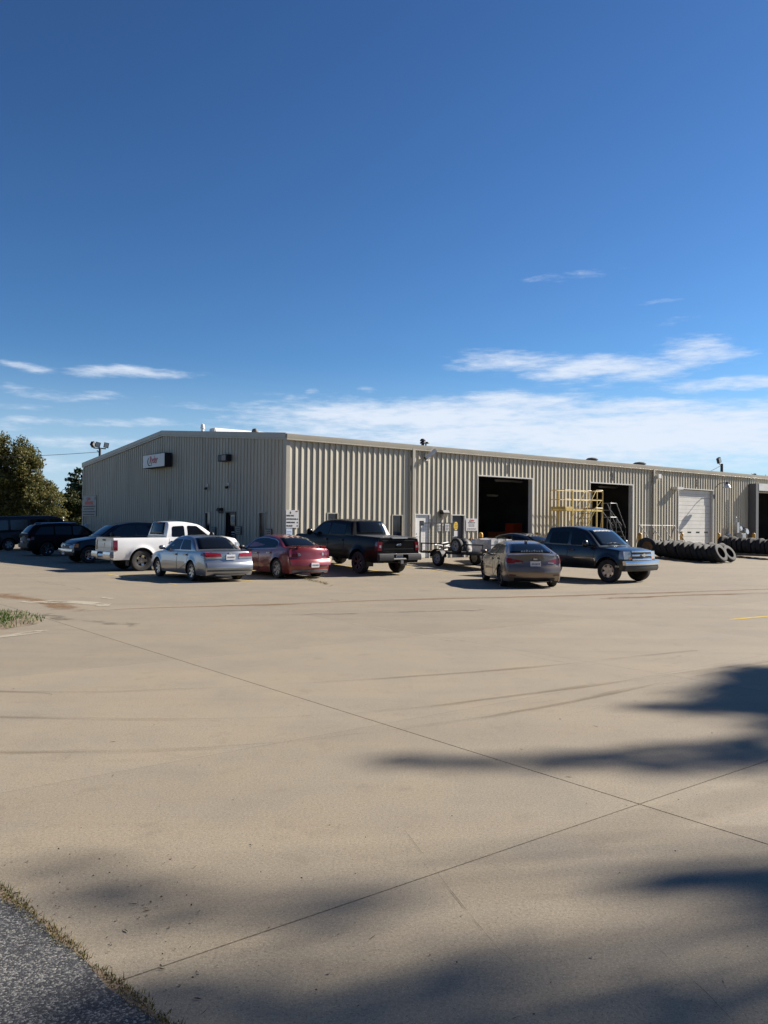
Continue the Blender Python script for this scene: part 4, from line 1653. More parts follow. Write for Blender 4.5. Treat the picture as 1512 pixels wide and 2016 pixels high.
# ------------------------------------------------------------------ vehicles
def curve(pts):
    """smooth monotone interpolation through (x, value) pairs"""
    xs = np.array([p[0] for p in pts], float)
    ys = np.array([p[1] for p in pts], float)
    n = len(xs)
    h = np.diff(xs)
    d = np.diff(ys) / h
    m = np.zeros(n)
    m[0], m[-1] = d[0], d[-1]
    for i in range(1, n - 1):
        if d[i - 1] * d[i] <= 0:
            m[i] = 0
        else:
            w1, w2 = 2 * h[i] + h[i - 1], h[i] + 2 * h[i - 1]
            m[i] = (w1 + w2) / (w1 / d[i - 1] + w2 / d[i])

    def f(x):
        if x <= xs[0]:
            return float(ys[0])
        if x >= xs[-1]:
            return float(ys[-1])
        i = int(np.searchsorted(xs, x)) - 1
        t = (x - xs[i]) / h[i]
        return float((2 * t ** 3 - 3 * t * t + 1) * ys[i] + (t ** 3 - 2 * t * t + t) * h[i] * m[i] + (-2 * t ** 3 + 3 * t * t) * ys[i + 1] + (t ** 3 - t * t) * h[i] * m[i + 1])
    return f


PROF = curve([(0, .955), (.18, .985), (.45, 1.0), (.70, .985), (.9, .955), (1.0, .925)])


class Car:
    def __init__(s, name, label, cat, paint, L, W, wheelR, xf, xr, belt, cabin, wbelt, wroof, sill=.22, Ra=None, bed=None,
                 front=None, rear=None, bowf=.16, bowr=.12, crown=.05, flare=.02, tw=.215, ptaper=(.86, .86), group=None, prof=None):
        s.L, s.W, s.R, s.xf, s.xr, s.sill, s.bed = L, W, wheelR, xf, xr, sill, bed
        s.belt = curve(belt)
        s.Ra = Ra or wheelR * 1.16
        s.bowf, s.bowr, s.crown, s.flare, s.tw = bowf, bowr, crown, flare, tw
        s.fp = curve(front or [(.2, -.06), (.45, 0), (.7, -.03), (.95, -.16)])
        s.rp = curve(rear or [(.2, .08), (.5, 0), (.75, .02), (1.05, .10)])
        h = L / 2
        s.hw = curve([(-h, W / 2 * ptaper[0]), (-h + .12, W / 2 * (ptaper[0] * .45 + .535)), (-h + .5, W / 2 * .985), (-.4, W / 2), (h - 1.0, W / 2 * .99), (h - .45, W / 2 * .965), (h - .12, W / 2 * (ptaper[1] * .5 + .47)), (h, W / 2 * ptaper[1])])
        s.prof = prof or PROF
        s.cabin, s.wbelt, s.wroof = cabin, wbelt, wroof
        s.root = thing(name, label, cat, group=group)
        s.paint = paint
        s.zroof = max(p[1] for p in cabin)
        s.top = curve([(p[0] + 1e-3 * i, p[1]) for i, p in enumerate(sorted(cabin))])
        s.body()
        s.roof()
        s.wheels_done = False

    # surface functions
    def zb(s, x):
        z = s.sill
        for xa in (s.xf, s.xr):
            d = abs(x - xa)
            if d < s.Ra:
                z = max(z, s.R + math.sqrt(s.Ra ** 2 - d * d))
        return z

    def wside(s, x, z):
        k = (z - s.sill) / (s.belt(x) - s.sill)
        w = s.hw(x) * s.prof(min(1, max(0, k)))
        for xa in (s.xf, s.xr):
            r = math.hypot(x - xa, z - s.R)
            if r > s.Ra - .05:
                w += s.flare * math.exp(-((r - s.Ra) / .07) ** 2)
        return w

    def shift(s, x, z):
        h = s.L / 2
        f = min(1, max(0, (x - (h - .55)) / .55))
        r = min(1, max(0, ((-h + .55) - x) / .55))
        return f * f * s.fp(z) + r * r * s.rp(z)

    def side(s, x, z, sg, off=0.0):
        return Vector((x + s.shift(x, z), sg * (s.wside(x, z) + off), z))

    def end(s, y, z, front, off=0.0):
        h = s.L / 2
        w = s.wside(h if front else -h, z)
        q = max(0, 1 - (y / w) ** 2)
        if front:
            return Vector((h - s.bowf + s.fp(z) + s.bowf * q + off, y, z))
        return Vector((-h + s.bowr + s.rp(z) - s.bowr * q - off, y, z))

    def body(s):
        h = s.L / 2
        xs = list(np.linspace(-h, h, 64)) + [-h + .03, -h + .07, h - .03, h - .07]
        for xa in (s.xf, s.xr):
            xs += [xa + s.Ra * c for c in np.cos(np.linspace(0, math.pi, 19))[1:-1]] + [xa - s.Ra - .001, xa - s.Ra + .001, xa + s.Ra - .001, xa + s.Ra + .001]
        if s.bed:
            xs += [s.bed[0] - .001, s.bed[0] + .001, s.bed[1] - .001, s.bed[1] + .001]
        xs = sorted(x for x in xs if -h <= x <= h)
        xs = [x for i, x in enumerate(xs) if i == 0 or x - xs[i - 1] > 5e-4]
        TT = [0, .08, .2, .34, .5, .64, .76, .86, .94, 1.0]
        YF = [.97, .86, .845, .5, 0.0]
        rings = []
        for x in xs:
            b = s.zb(x)
            bt = s.belt(x)
            f = min(1, max(0, (x - (h - .55)) / .55))
            r = min(1, max(0, ((-h + .55) - x) / .55))
            # the bow of nose and tail pulls the corners back
            cb = -s.bowf * f * f + s.bowr * r * r
            ring = [(0.0, s.sill + .02), (.62, s.sill + .02), (.62, b)]
            pts = []
            wl = s.hw(x)
            inner = max(.1, wl - .30)
            pts.append(Vector((x, 0, s.sill + .03)))
            pts.append(Vector((x, inner, s.sill + .03)))
            pts.append(Vector((x, inner, b + .002)))
            for t in TT:
                z = b + t * (bt - b)
                pts.append(Vector((x + s.shift(x, z) + cb, s.wside(x, z), z)))
            wt = s.wside(x, bt)
            inbed = s.bed and s.bed[0] < x < s.bed[1]
            for i, yf in enumerate(YF):
                y = wt * yf
                q = 1 - yf * yf
                bow = (s.bowf * f * f - s.bowr * r * r) * q
                if inbed:
                    z = bt if i < 2 else s.bed[2]
                else:
                    z = bt + s.crown * (1 - yf ** 3) * (1 if not s.bed or x > s.bed[1] else 0)
                pts.append(Vector((x + s.shift(x, bt) + cb + bow, y, z)))
            rings.append(pts)
        m = len(rings[0])
        mb = MB()
        vs = [p for rg in rings for p in rg]
        fs, ms = [], []
        for i in range(len(rings) - 1):
            for j in range(m - 1):
                fs.append((i * m + j, i * m + j + 1, (i + 1) * m + j + 1, (i + 1) * m + j))
                dark = j < 3 or (s.bed and j >= m - 4 and s.bed[0] < .5 * (xs[i] + xs[i + 1]) < s.bed[1])
                ms.append(1 if dark else 0)
        k = len(vs)
        vs2 = [Vector((p.x, -p.y, p.z)) for p in vs]
        mb.v = [tuple(p) for p in vs + vs2]
        mb.f = fs + [tuple(q + k for q in f)[::-1] for f in fs]
        mb.m = ms + ms
        # close nose and tail
        for front in (False, True):
            ring = rings[-1 if front else 0]
            x = h if front else -h
            rows = []
            YS = [1, .97, .86, .845, .5, 0, -.5, -.845, -.86, -.97, -1]
            for j in range(3, 3 + len(TT)):
                p = ring[j]
                bt = s.belt(x)
                row = []
                for yf in YS:
                    cr = s.crown * (1 - abs(yf) ** 3) * (0 if (s.bed and not front) else 1)
                    z = p.z + cr * (p.z - s.sill) / (bt - s.sill)
                    q = 1 - yf * yf
                    row.append((p.x + (s.bowf if front else -s.bowr) * q, p.y * yf, z))
                rows.append(row)
            base = len(mb.v)
            for row in rows:
                mb.v += row
            nn_ = len(YS)
            for a in range(len(rows) - 1):
                for c in range(nn_ - 1):
                    mb.f.append((base + a * nn_ + c, base + a * nn_ + c + 1, base + (a + 1) * nn_ + c + 1, base + (a + 1) * nn_ + c))
                    mb.m.append(0)
        s.bodyo = mb.obj('body', [s.paint, MT['black']], s.root, angle=42, weld=.0015)

    def cabw(s, x, z):
        b = s.belt(x)
        k = min(1, max(0, (z - b) / (s.zroof - b)))
        return s.wbelt + (s.wroof - s.wbelt) * (k ** 1.15)

    def roof(s):
        cab = s.cabin   # front to rear: (x, z)
        n = len(cab)
        f = curve(sorted(((p[0], p[1]) for p in cab), key=lambda p: p[0]))
        x0, x1 = cab[-1][0], cab[0][0]
        xs = list(np.linspace(x0, x1, 40)) + [p[0] for p in cab]
        xs = sorted(set(round(float(x), 4) for x in xs))
        s.cabf = f
        rings = []
        for x in xs:
            z = f(x)
            b = s.belt(x)
            wt = s.cabw(x, z)
            rr = min(.08, max(.005, (z - b) * .35))
            k = (z - b) / (s.zroof - b)
            pts = []
            ws = 0
            if x > cab[1][0]:
                ws = .10 * (1 - .7 * k)
            elif x < cab[-2][0]:
                ws = -.08 * (1 - .6 * k)
            for yf in (0, .35, .65, .85):
                pts.append(Vector((x + ws * (1 - yf * yf), (wt - rr) * yf, z + .022 * (1 - yf * yf))))
            pts.append(Vector((x, wt - rr, z)))
            pts.append(Vector((x, wt - rr * .32, z - rr * .28)))
            w2 = s.cabw(x, z - rr)
            pts.append(Vector((x, w2, z - rr)))
            for q in (.66, .33):
                zz = b + (z - rr - b) * q
                pts.append(Vector((x, s.cabw(x, zz), zz)))
            pts.append(Vector((x, s.wbelt, b - .01)))
            pts.append(Vector((x, s.wbelt * .98, b - .12)))
            rings.append(pts)
        m = len(rings[0])
        vs = [p for r in rings for p in r]
        fs = [(i * m + j, i * m + j + 1, (i + 1) * m + j + 1, (i + 1) * m + j) for i in range(len(rings) - 1) for j in range(m - 1)]
        k = len(vs)
        mb = MB()
        mb.v = [tuple(p) for p in vs] + [(p.x, -p.y, p.z) for p in vs]
        mb.f = fs + [tuple(q + k for q in g)[::-1] for g in fs]
        # rear bulkhead under the back window (pickup cab) and front closing face
        for i in (0, len(rings) - 1):
            mb.f.append(tuple(i * m + j for j in range(m)) + tuple(k + i * m + j for j in range(m - 1, 0, -1)))
        mb.m = [0] * len(mb.f)
        s.roofo = mb.obj('cabin', s.paint, s.root, angle=50, weld=.0015)
        if s.bed:
            mb = MB()
            mb.box(x0 - .005, x0 + .03, -s.wbelt * .93, s.wbelt * .93, s.bed[2], s.belt(x0) + .02)
            mb.obj('cab_rear_panel', s.paint, s.root, angle=0)

    def glass_end(s, front, m0=.06, m1=.90, yk=.93, material=None, off=.006, name=None):
        """windscreen or rear window lying on the cabin's sloping face"""
        cab = s.cabin
        (xa, za), (xb, zb_) = (cab[0], cab[1]) if front else (cab[-1], cab[-2])
        rows = []
        for t in np.linspace(m0, m1, 7):
            x = xa + (xb - xa) * t
            z = s.cabf(x) if abs(xb - xa) > .05 else za + (zb_ - za) * t
            b = s.belt(x)
            wt = s.cabw(x, z)
            k = (z - b) / (s.zroof - b)
            ws = .10 * (1 - .7 * k) if front else -.08 * (1 - .6 * k)
            row = []
            for yf in np.linspace(-1, 1, 9):
                y = (wt - .07) * yk * yf
                yy = y / max(.01, wt - .06)
                row.append(Vector((x + ws * (1 - yy * yy) + (off if front else -off) * .75, y, z + .022 * (1 - yy * yy) + off)))
            rows.append(row)
        mb = MB()
        nn_ = 9
        vs = [p for r in rows for p in r]
        fs = [(i * nn_ + j, i * nn_ + j + 1, (i + 1) * nn_ + j + 1, (i + 1) * nn_ + j) for i in range(len(rows) - 1) for j in range(nn_ - 1)]
        mb.add(vs, fs)
        o = mb.obj(name or ('windshield' if front else 'rear_window'), material or MT['glass'], s.root, angle=60)
        md = o.modifiers.new('thickness', 'SOLIDIFY')
        md.thickness = .012
        md.offset = 0
        s.grid = rows
        return o

    def glass_side(s, poly, name='side_window', material=None, off=.006, rr=.05, sides=(-1, 1), both=True, trim=None):
        pts = round_poly(poly, rr)
        for sg in sides:
            for (o_, grow, mm, nm) in ([(off * .5, .022, trim, 'window_trim')] if trim else []) + [(off, 0, material or MT['glass'], name)]:
                pp = grow_poly(pts, grow) if grow else pts
                mb = MB()
                nv = len(pp)
                vs = [(x, sg * (s.cabw(x, z) + o_), z) for x, z in pp] + [(x, sg * (s.cabw(x, z) - .015), z) for x, z in pp]
                mb.add(vs, [tuple(range(nv)) if sg > 0 else tuple(range(nv))[::-1]] + [(i, (i + 1) % nv, nv + (i + 1) % nv, nv + i) for i in range(nv)])
                mb.obj(nm, mm, s.root, angle=20)

    def patch_side(s, name, quad, material, sides=(-1, 1), off=.006, n=(6, 6), parent=None, mb=None):
        outs = []
        for sg in sides:
            mk = mb or MB()
            patch(mk, quad, n, lambda a, b, o: s.side2(a, b, sg, o), off)
            if mb is None:
                outs.append(mk.obj(name, material, parent or s.root, angle=40))
        return outs

    def side2(s, x, z, sg, off):
        """body side point including the nose and tail bow"""
        h = s.L / 2
        f = min(1, max(0, (x - (h - .55)) / .55))
        r = min(1, max(0, ((-h + .55) - x) / .55))
        p = s.side(x, z, sg, off)
        p.x += -s.bowf * f * f + s.bowr * r * r
        return p

    def patch_end(s, name, quad, material, front, off=.006, n=(6, 4), mirror=True, parent=None, wrap=None, shade=40):
        """patch on nose/tail given as four (y, z); wrap=(x0, x1, za, zb): also runs round the corner on the side"""
        outs = []
        for sg in ((1, -1) if mirror else (1,)):
            mk = MB()
            patch(mk, [(y * sg, z) for y, z in quad], n, lambda a, b, o: s.end(a, b, front, o), off)
            if wrap:
                h = s.L / 2 * (1 if front else -1)
                xin = h - wrap[0] if front else h + wrap[0]
                q = [(h, wrap[1]), (xin, wrap[3] if len(wrap) > 3 else wrap[1]), (xin, wrap[4] if len(wrap) > 4 else wrap[2]), (h, wrap[2])]
                patch(mk, q, n, lambda a, b, o: s.side2(a, b, sg, o), off)
            outs.append(mk.obj(name, material, parent or s.root, angle=shade))
        return outs

    def bar_end(s, name, y0, y1, z0, z1, material, front, out=.05, into=.04, parent=None, n=12, zf=None, mb=None):
        """solid bar following the bowed nose/tail"""
        mk = mb or MB()
        rows = []
        for y in np.linspace(y0, y1, n):
            zz0, zz1 = z0, z1
            if zf:
                d = zf(y)
                zz0, zz1 = z0 + d, z1 + d
            rows.append([s.end(y, zz0, front, -into), s.end(y, zz0, front, out * .9), s.end(y, .5 * (zz0 + zz1), front, out), s.end(y, zz1, front, out * .85), s.end(y, zz1, front, -into)])
        vs = [p for r in rows for p in r]
        fs = [(i * 5 + j, i * 5 + (j + 1) % 5, (i + 1) * 5 + (j + 1) % 5, (i + 1) * 5 + j) for i in range(n - 1) for j in range(5)]
        fs += [(0, 1, 2, 3, 4), tuple((n - 1) * 5 + j for j in (4, 3, 2, 1, 0))]
        mk.add(vs, fs)
        if mb is None:
            return mk.obj(name, material, parent or s.root, angle=40)

    def wheels(s, rim_mat, spokes, rimR=None, style=0, steer=0.0, backing=None):
        rr = rimR or s.R * .66
        R_, w = s.R, s.tw
        tp = [(rr * .98, -w / 2 + .01), (rr * 1.04, -w / 2), (R_ * .93, -w / 2 + .004), (R_ * .985, -w / 2 + .025), (R_, -w / 2 + .06), (R_, w / 2 - .06), (R_ * .985, w / 2 - .025), (R_ * .93, w / 2 - .004), (rr * 1.04, w / 2), (rr * .98, w / 2 - .01), (rr * .9, 0)]
        mb = MB()
        mb.lathe(tp, 32, closed=True)
        mb.lathe([(0, -.03), (rr * .97, -.03), (rr * .97, -.01), (0, -.01)], 24, mi=1)
        me = mb.mesh('wheel', [MT['rubber'], backing or MT['black']], 40)
        rm = MB()
        zf = w / 2 - .012
        rm.lathe([(rr * .98, zf), (rr, zf - .01), (rr * .99, -.02), (rr * .93, -.02), (rr * .90, zf - .03), (rr * .92, zf)], 32, closed=True)
        rm.lathe([(0, zf - .012), (rr * .16, zf - .014), (rr * .22, zf - .04), (rr * .24, -.01), (0, -.01)], 20)
        for k in range(spokes):
            for sub in ((-.5, .5) if style == 1 else (0,)):
                a = 2 * math.pi * (k + .28 * sub) / spokes
                wi, wo_ = (rr * .11, rr * .085) if style == 1 else ((rr * .17, rr * .13) if style == 0 else (rr * .30, rr * .20))
                c, sn = math.cos(a), math.sin(a)
                pr = []
                for (rad, hw_, zt) in ((rr * .15, wi, zf - .025), (rr * .6, .5 * (wi + wo_), zf - .03), (rr * .93, wo_, zf - .012)):
                    for sg in (-1, 1):
                        pr.append((rad * c - sg * hw_ * sn, rad * sn + sg * hw_ * c, zt))
                low = [(x, y, -.012) for x, y, z in pr]
                v = pr + low
                rm.add(v, [(0, 1, 3, 2), (2, 3, 5, 4), (0, 2, 8, 6), (2, 4, 10, 8), (1, 7, 9, 3), (3, 9, 11, 5)])
        if style == 3:   # steel disc with holes suggested by recessed wells
            rm.lathe([(rr * .22, zf - .03), (rr * .5, zf - .022), (rr * .62, zf - .05), (rr * .62, zf - .06), (rr * .2, zf - .06)], 28)
        rme = rm.mesh('rim', [rim_mat], 30)
        for (x, sg, st_) in ((s.xf, 1, steer), (s.xf, -1, steer), (s.xr, 1, 0), (s.xr, -1, 0)):
            y = s.hw(x) - w / 2 - .02 + (s.flare * .4)
            # hub axis along car Y, outer face outward
            rot = Matrix.Rotation(R(st_), 4, 'Z') @ Matrix.Rotation(R(-90 * sg), 4, 'X') @ Matrix.Rotation(random.uniform(0, 6.28), 4, 'Z')
            o = link_mesh('wheel', me, s.root)
            o.matrix_local = Matrix.Translation((x, sg * y, R_)) @ rot
            link_mesh('rim', rme, o)
        mb = MB()
        for x in (s.xf, s.xr):
            mb.tube([(x, -s.W / 2 + .2, R_), (x, s.W / 2 - .2, R_)], .05, 8)
        mb.box(s.xr - .4, s.xf + .3, -.16, .16, s.sill - .02, s.sill + .10)
        mb.tube([(s.xr + .6, -.35, s.sill), (s.xr - .3, -.42, s.sill + .02), (-s.L / 2 + .12, -.5, s.sill + .0)], .035, 8)
        mb.obj('undercarriage', MT['black'], s.root)

    def doors(s, spans, z0, handles=True, top=.03, sides=(-1, 1), hmat=None, hz=.12):
        for (x0, x1) in spans:
            for sg in sides:
                zt = lambda x: s.belt(x) - top
                za0, za1 = max(z0, s.zb(x0) + .02), max(z0, s.zb(x1) + .02)
                mk = MB()
                patch(mk, [(x0 - .009, za0 - .009), (x1 + .009, za1 - .009), (x1 + .009, zt(x1)), (x0 - .009, zt(x0))], (8, 8), lambda a, b, o: s.side2(a, b, sg, o), .0025)
                mk.obj('door_seam', MT['black'], s.root, angle=40)
                mk = MB()
                patch(mk, [(x0, za0), (x1, za1), (x1, zt(x1) - .005), (x0, zt(x0) - .005)], (8, 8), lambda a, b, o: s.side2(a, b, sg, o), .006)
                d = mk.obj('door', s.paint, s.root, angle=40)
                if handles:
                    hm = MB()
                    xh = x0 + .16
                    z = s.belt(xh) - hz
                    p = s.side2(xh, z, sg, .0)
                    hm.box(xh - .11, xh + .11, min(p.y, p.y + sg * .045), max(p.y, p.y + sg * .045), z - .025, z + .025)
                    hm.obj('handle', hmat or s.paint, d, angle=0)

    def mirrors(s, x, material, big=False, up=.10):
        b = s.belt(x)
        for sg in (-1, 1):
            y = s.wbelt + (.17 if not big else .24)
            mb = MB()
            pts = []
            hx, hy, hz_ = (.075, .115, .075) if not big else (.09, .13, .13)
            prof = [(0, -1), (.62, -.85), (.95, -.4), (1, 0), (.95, .4), (.62, .85), (0, 1)]
            mb.lathe([(r_, z) for r_, z in prof], 12, Matrix.Translation((x, sg * y, b + up)) @ Matrix.Diagonal((hx, hy, hz_, 1)))
            mb.tube([(x, sg * (s.wbelt - .03), b + up * .2), (x, sg * y, b + up * .7)], .028, 6)
            mb.obj('mirror', material, s.root, angle=50)

    def plate(s, front, z, y=0.0, w=.155, h=.078, off=.03, ink=True):
        mk = MB()
        p = s.end(y, z, front, off)
        sg = 1 if front else -1
        mk.box(min(p.x, p.x - sg * .05), max(p.x, p.x - sg * .05), y - w, y + w, z - h, z + h)
        o = mk.obj('licence_plate', MT['plate'], s.root, angle=0)
        mk = MB()
        for k in range(6):
            y0 = y - w * .8 + k * w * .28
            mk.box(min(p.x, p.x + sg * .003), max(p.x, p.x + sg * .003), y0, y0 + w * .17, z - h * .45, z + h * .3)
        mk.obj('lettering', MT['plate_ink'], o, angle=0)
        return o

    def place(s, heading, local, world):
        a = R(heading)
        c, sn = math.cos(a), math.sin(a)
        px = world[0] - (local[0] * c - local[1] * sn)
        py = world[1] - (local[0] * sn + local[1] * c)
        zf = gz(px + s.xf * c, py + s.xf * sn)
        zr = gz(px + s.xr * c, py + s.xr * sn)
        p = math.atan2(zf - zr, s.xf - s.xr)
        s.root.location = (px, py, zr - s.xr * math.tan(p))
        s.root.rotation_euler = Matrix.Rotation(a, 3, 'Z').to_4x4().to_3x3().__matmul__(Matrix.Rotation(-p, 3, 'Y')).to_euler()


def patch(mb, quad, n, fn, off, depth=.02):
    """grid over a quad of surface parameters, lifted by off, with a rim going back into the body"""
    (a0, b0), (a1, b1), (a2, b2), (a3, b3) = quad
    nu, nv = n
    vs = []
    for i in range(nu + 1):
        for j in range(nv + 1):
            u_, v_ = i / nu, j / nv
            a = (1 - u_) * (1 - v_) * a0 + u_ * (1 - v_) * a1 + u_ * v_ * a2 + (1 - u_) * v_ * a3
            b = (1 - u_) * (1 - v_) * b0 + u_ * (1 - v_) * b1 + u_ * v_ * b2 + (1 - u_) * v_ * b3
            vs.append((a, b))
    P = [fn(a, b, off) for a, b in vs]
    fs = [(i * (nv + 1) + j, (i + 1) * (nv + 1) + j, (i + 1) * (nv + 1) + j + 1, i * (nv + 1) + j + 1) for i in range(nu) for j in range(nv)]
    rim = [i * (nv + 1) for i in range(nu + 1)] + [nu * (nv + 1) + j for j in range(1, nv + 1)] + [i * (nv + 1) + nv for i in range(nu - 1, -1, -1)] + [j for j in range(nv - 1, 0, -1)]
    k = len(P)
    P += [fn(*vs[r_], off - depth) for r_ in rim]
    m = len(rim)
    fs += [(rim[i], k + i, k + (i + 1) % m, rim[(i + 1) % m]) for i in range(m)]
    mb.add(P, fs)


def round_poly(poly, r, n=4):
    out = []
    m = len(poly)
    for i in range(m):
        p0, p1, p2 = Vector(poly[i - 1]), Vector(poly[i]), Vector(poly[(i + 1) % m])
        d0, d1 = (p0 - p1), (p2 - p1)
        rr = min(r, d0.length * .45, d1.length * .45)
        a, b = p1 + d0.normalized() * rr, p1 + d1.normalized() * rr
        for k in range(n + 1):
            t = k / n
            q = (1 - t) ** 2 * a + 2 * t * (1 - t) * p1 + t * t * b
            out.append((q.x, q.y))
    return out


def grow_poly(pts, d):
    c = Vector((sum(p[0] for p in pts) / len(pts), sum(p[1] for p in pts) / len(pts)))
    out = []
    n = len(pts)
    area = sum(pts[i][0] * pts[(i + 1) % n][1] - pts[(i + 1) % n][0] * pts[i][1] for i in range(n))
    sg = 1 if area > 0 else -1
    for i in range(n):
        a, b = Vector(pts[i - 1]), Vector(pts[(i + 1) % n])
        t = (b - a).normalized()
        nrm = Vector((t.y, -t.x)) * sg
        out.append((pts[i][0] + nrm.x * d, pts[i][1] + nrm.y * d))
    return out


def paint(name, col, metal=.5, rough=.32, coat=1.0, dust=(.30, .26, .20), damt=.10, spec=.5):
    return mat(name, col, rough, metal, coat, spec=spec, var=.04, vscale=2, dirt=dust, dscale=1.6, damt=damt)


def sedan_windows(c, x_fb, x_ft, x_m0, x_m1, x_rt, x_rb, zt, split=True, trim=None, lift=.035, tint=None):
    b = lambda x: c.belt(x) + lift
    if split:
        c.glass_side([(x_fb, b(x_fb)), (x_ft, zt), (x_m1, zt + .012), (x_m1, b(x_m1))], trim=trim, material=tint)
        c.glass_side([(x_m0, b(x_m0)), (x_m0, zt + .012), (x_rt, zt - .01), (x_rb, b(x_rb))], trim=trim, material=tint)
    else:
        c.glass_side([(x_fb, b(x_fb)), (x_ft, zt - .02), (x_ft - .35, zt + .015), (x_m0, zt + .025), (x_rt, zt - .02), (x_rt - .3, zt - .11), (x_rb, b(x_rb) + .04), (x_rb + .12, b(x_rb))], trim=trim, rr=.12, material=tint)


def pick(rootlocal):
    return rootlocal


# ---- silver sedan
P_SILVER = paint('silver_paint', (.27, .28, .30), .75, .30)
c = Car('silver_sedan', 'silver four-door sedan seen from behind, in front of the white pickup', 'car', P_SILVER, 4.80, 1.785, .318, 1.40, -1.315,
        [(-2.4, .93), (-1.7, .965), (-.8, .95), (.6, .93), (1.2, .90), (1.9, .80), (2.4, .64)],
        [(1.12, .93), (.32, 1.385), (-.25, 1.44), (-.88, 1.375), (-1.52, .985)], .80, .60, bowf=.22, bowr=.10, sill=.21, crown=.03, ptaper=(.93, .88),
        rear=[(.2, .06), (.42, 0), (.58, .01), (.62, .05), (.88, .07), (.95, .10)])
c.glass_end(True)
c.glass_end(False, .05, .95, .96)
sedan_windows(c, .88, .34, -.30, -.22, -.84, -1.12, 1.31)
c.doors([(-.22, .98), (-1.02, -.26)], .30, hmat=P_SILVER)
c.mirrors(.80, P_SILVER)
c.wheels(MT['alloy'], 7, .208, 0)
c.patch_end('taillight', [(.30, .80), (.80, .80), (.80, .945), (.33, .905)], MT['lens_red'], False, .012, wrap=(.42, .80, .945, .83, .90))
c.patch_end('taillight_band', [(.30, .745), (.80, .735), (.80, .795), (.30, .795)], MT['lens_clear'], False, .011, wrap=(.34, .735, .795, .76, .80))
c.patch_end('headlight', [(.32, .56), (.72, .56), (.72, .69), (.32, .66)], MT['lens_clear'], True, .012, wrap=(.4, .56, .69))
c.bar_end('bumper', -.80, .80, .44, .62, P_SILVER, False, .05)
c.bar_end('bumper_strip', -.78, .78, .345, .375, MT['black'], False, .035)
c.bar_end('boot_lip', -.62, .62, .93, .96, P_SILVER, False, .02, .25)
c.plate(False, .79, 0, off=.035)
mk = MB()
p = c.end(0, .91, False, .01)
mk.box(p.x - .012, p.x + .02, -.05, .05, .88, .945)
mk.obj('emblem', MT['chrome'], c.root, angle=0)
c.place(127.5, (-1.315, .80), (-6.11, 26.75))

# ---- dark red sedan with spoiler
P_RED = paint('dark_red_paint', (.17, .008, .007), .25, .3)
c = Car('red_sedan', 'dark red sedan with boot spoiler and silver wheels parked beside the black pickup', 'car', P_RED, 4.74, 1.755, .335, 1.47, -1.38,
        [(-2.37, 1.0), (-1.8, 1.035), (-1.0, .98), (.4, .93), (1.2, .885), (1.9, .78), (2.37, .62)],
        [(1.20, .90), (.36, 1.36), (-.25, 1.45), (-1.0, 1.37), (-1.72, 1.055)], .795, .56, bowf=.24, bowr=.16, sill=.19, crown=.05,
        rear=[(.2, .07), (.45, 0), (.58, .03), (.62, .07), (.9, .10), (1.05, .16)])
c.glass_end(True)
c.glass_end(False, .05, .95, .96, MT['glass'])
sedan_windows(c, .92, .36, -.40, -.3, -.95, -1.28, 1.33, split=False, trim=MT['chrome'], tint=MT['glass_tint'])
c.doors([(-.16, 1.02), (-1.02, -.2)], .28, hmat=MT['chrome'])
c.mirrors(.86, MT['black'])
c.wheels(MT['alloy'], 7, .235, 1)
c.patch_end('taillight', [(.52, .76), (.80, .74), (.80, .97), (.56, .93)], MT['lens_dark'], False, .012, wrap=(.40, .74, .97, .82, .95))
c.patch_end('reversing_light', [(.42, .79), (.515, .77), (.53, .88), (.45, .875)], MT['lens_clear'], False, .012)
c.patch_end('headlight', [(.34, .54), (.72, .54), (.72, .69), (.34, .64)], MT['lens_clear'], True, .012, wrap=(.5, .54, .69))
c.bar_end('bumper', -.80, .80, .46, .66, P_RED, False, .045)
c.bar_end('lower_skirt', -.72, .72, .22, .30, MT['greymetal'], False, .02)
sp = MB()
c.bar_end('spoiler', -.72, .72, 1.10, 1.135, P_RED, False, .0, .20, zf=lambda y: -.03 * (abs(y) / .72) ** 3, mb=sp)
sp.box(-2.17, -2.05, -.5, -.44, 1.02, 1.11)
sp.box(-2.17, -2.05, .44, .5, 1.02, 1.11)
sp.obj('spoiler', P_RED, c.root, angle=40)
c.plate(False, .47, -.05, off=.06)
c.place(128.5, (-1.38, .80), (-3.62, 28.57))

# ---- bronze sedan
P_BRONZE = paint('bronze_paint', (.20, .148, .105), .4, .3)
c = Car('bronze_sedan', 'bronze brown sedan standing alone in front of the dark blue pickup', 'car', P_BRONZE, 4.55, 1.775, .322, 1.42, -1.28,
        [(-2.275, .985), (-1.75, 1.005), (-.9, .975), (.4, .93), (1.15, .91), (1.8, .80), (2.275, .64)],
        [(1.22, .90), (.42, 1.32), (-.20, 1.39), (-.95, 1.32), (-1.80, 1.02)], .79, .55, bowf=.24, bowr=.20, sill=.20, crown=.04,
        rear=[(.2, .10), (.45, 0), (.62, .02), (.72, .08), (1.0, .10), (1.12, .12)])
c.glass_end(True)
c.glass_end(False, .06, .95, .95)
sedan_windows(c, .96, .42, -.32, -.25, -.98, -1.30, 1.28, trim=MT['chrome'])
c.doors([(-.22, 1.02), (-1.05, -.26)], .29, hmat=P_BRONZE)
c.mirrors(.86, P_BRONZE)
c.wheels(MT['darkalloy'], 5, .225, 1)
c.patch_end('taillight', [(.38, .77), (.80, .74), (.80, .91), (.34, .82)], MT['lens_red'], False, .012, wrap=(.40, .74, .91, .83, .90))
c.patch_end('reversing_light', [(.40, .755), (.60, .735), (.60, .77), (.40, .785)], MT['lens_clear'], False, .016)
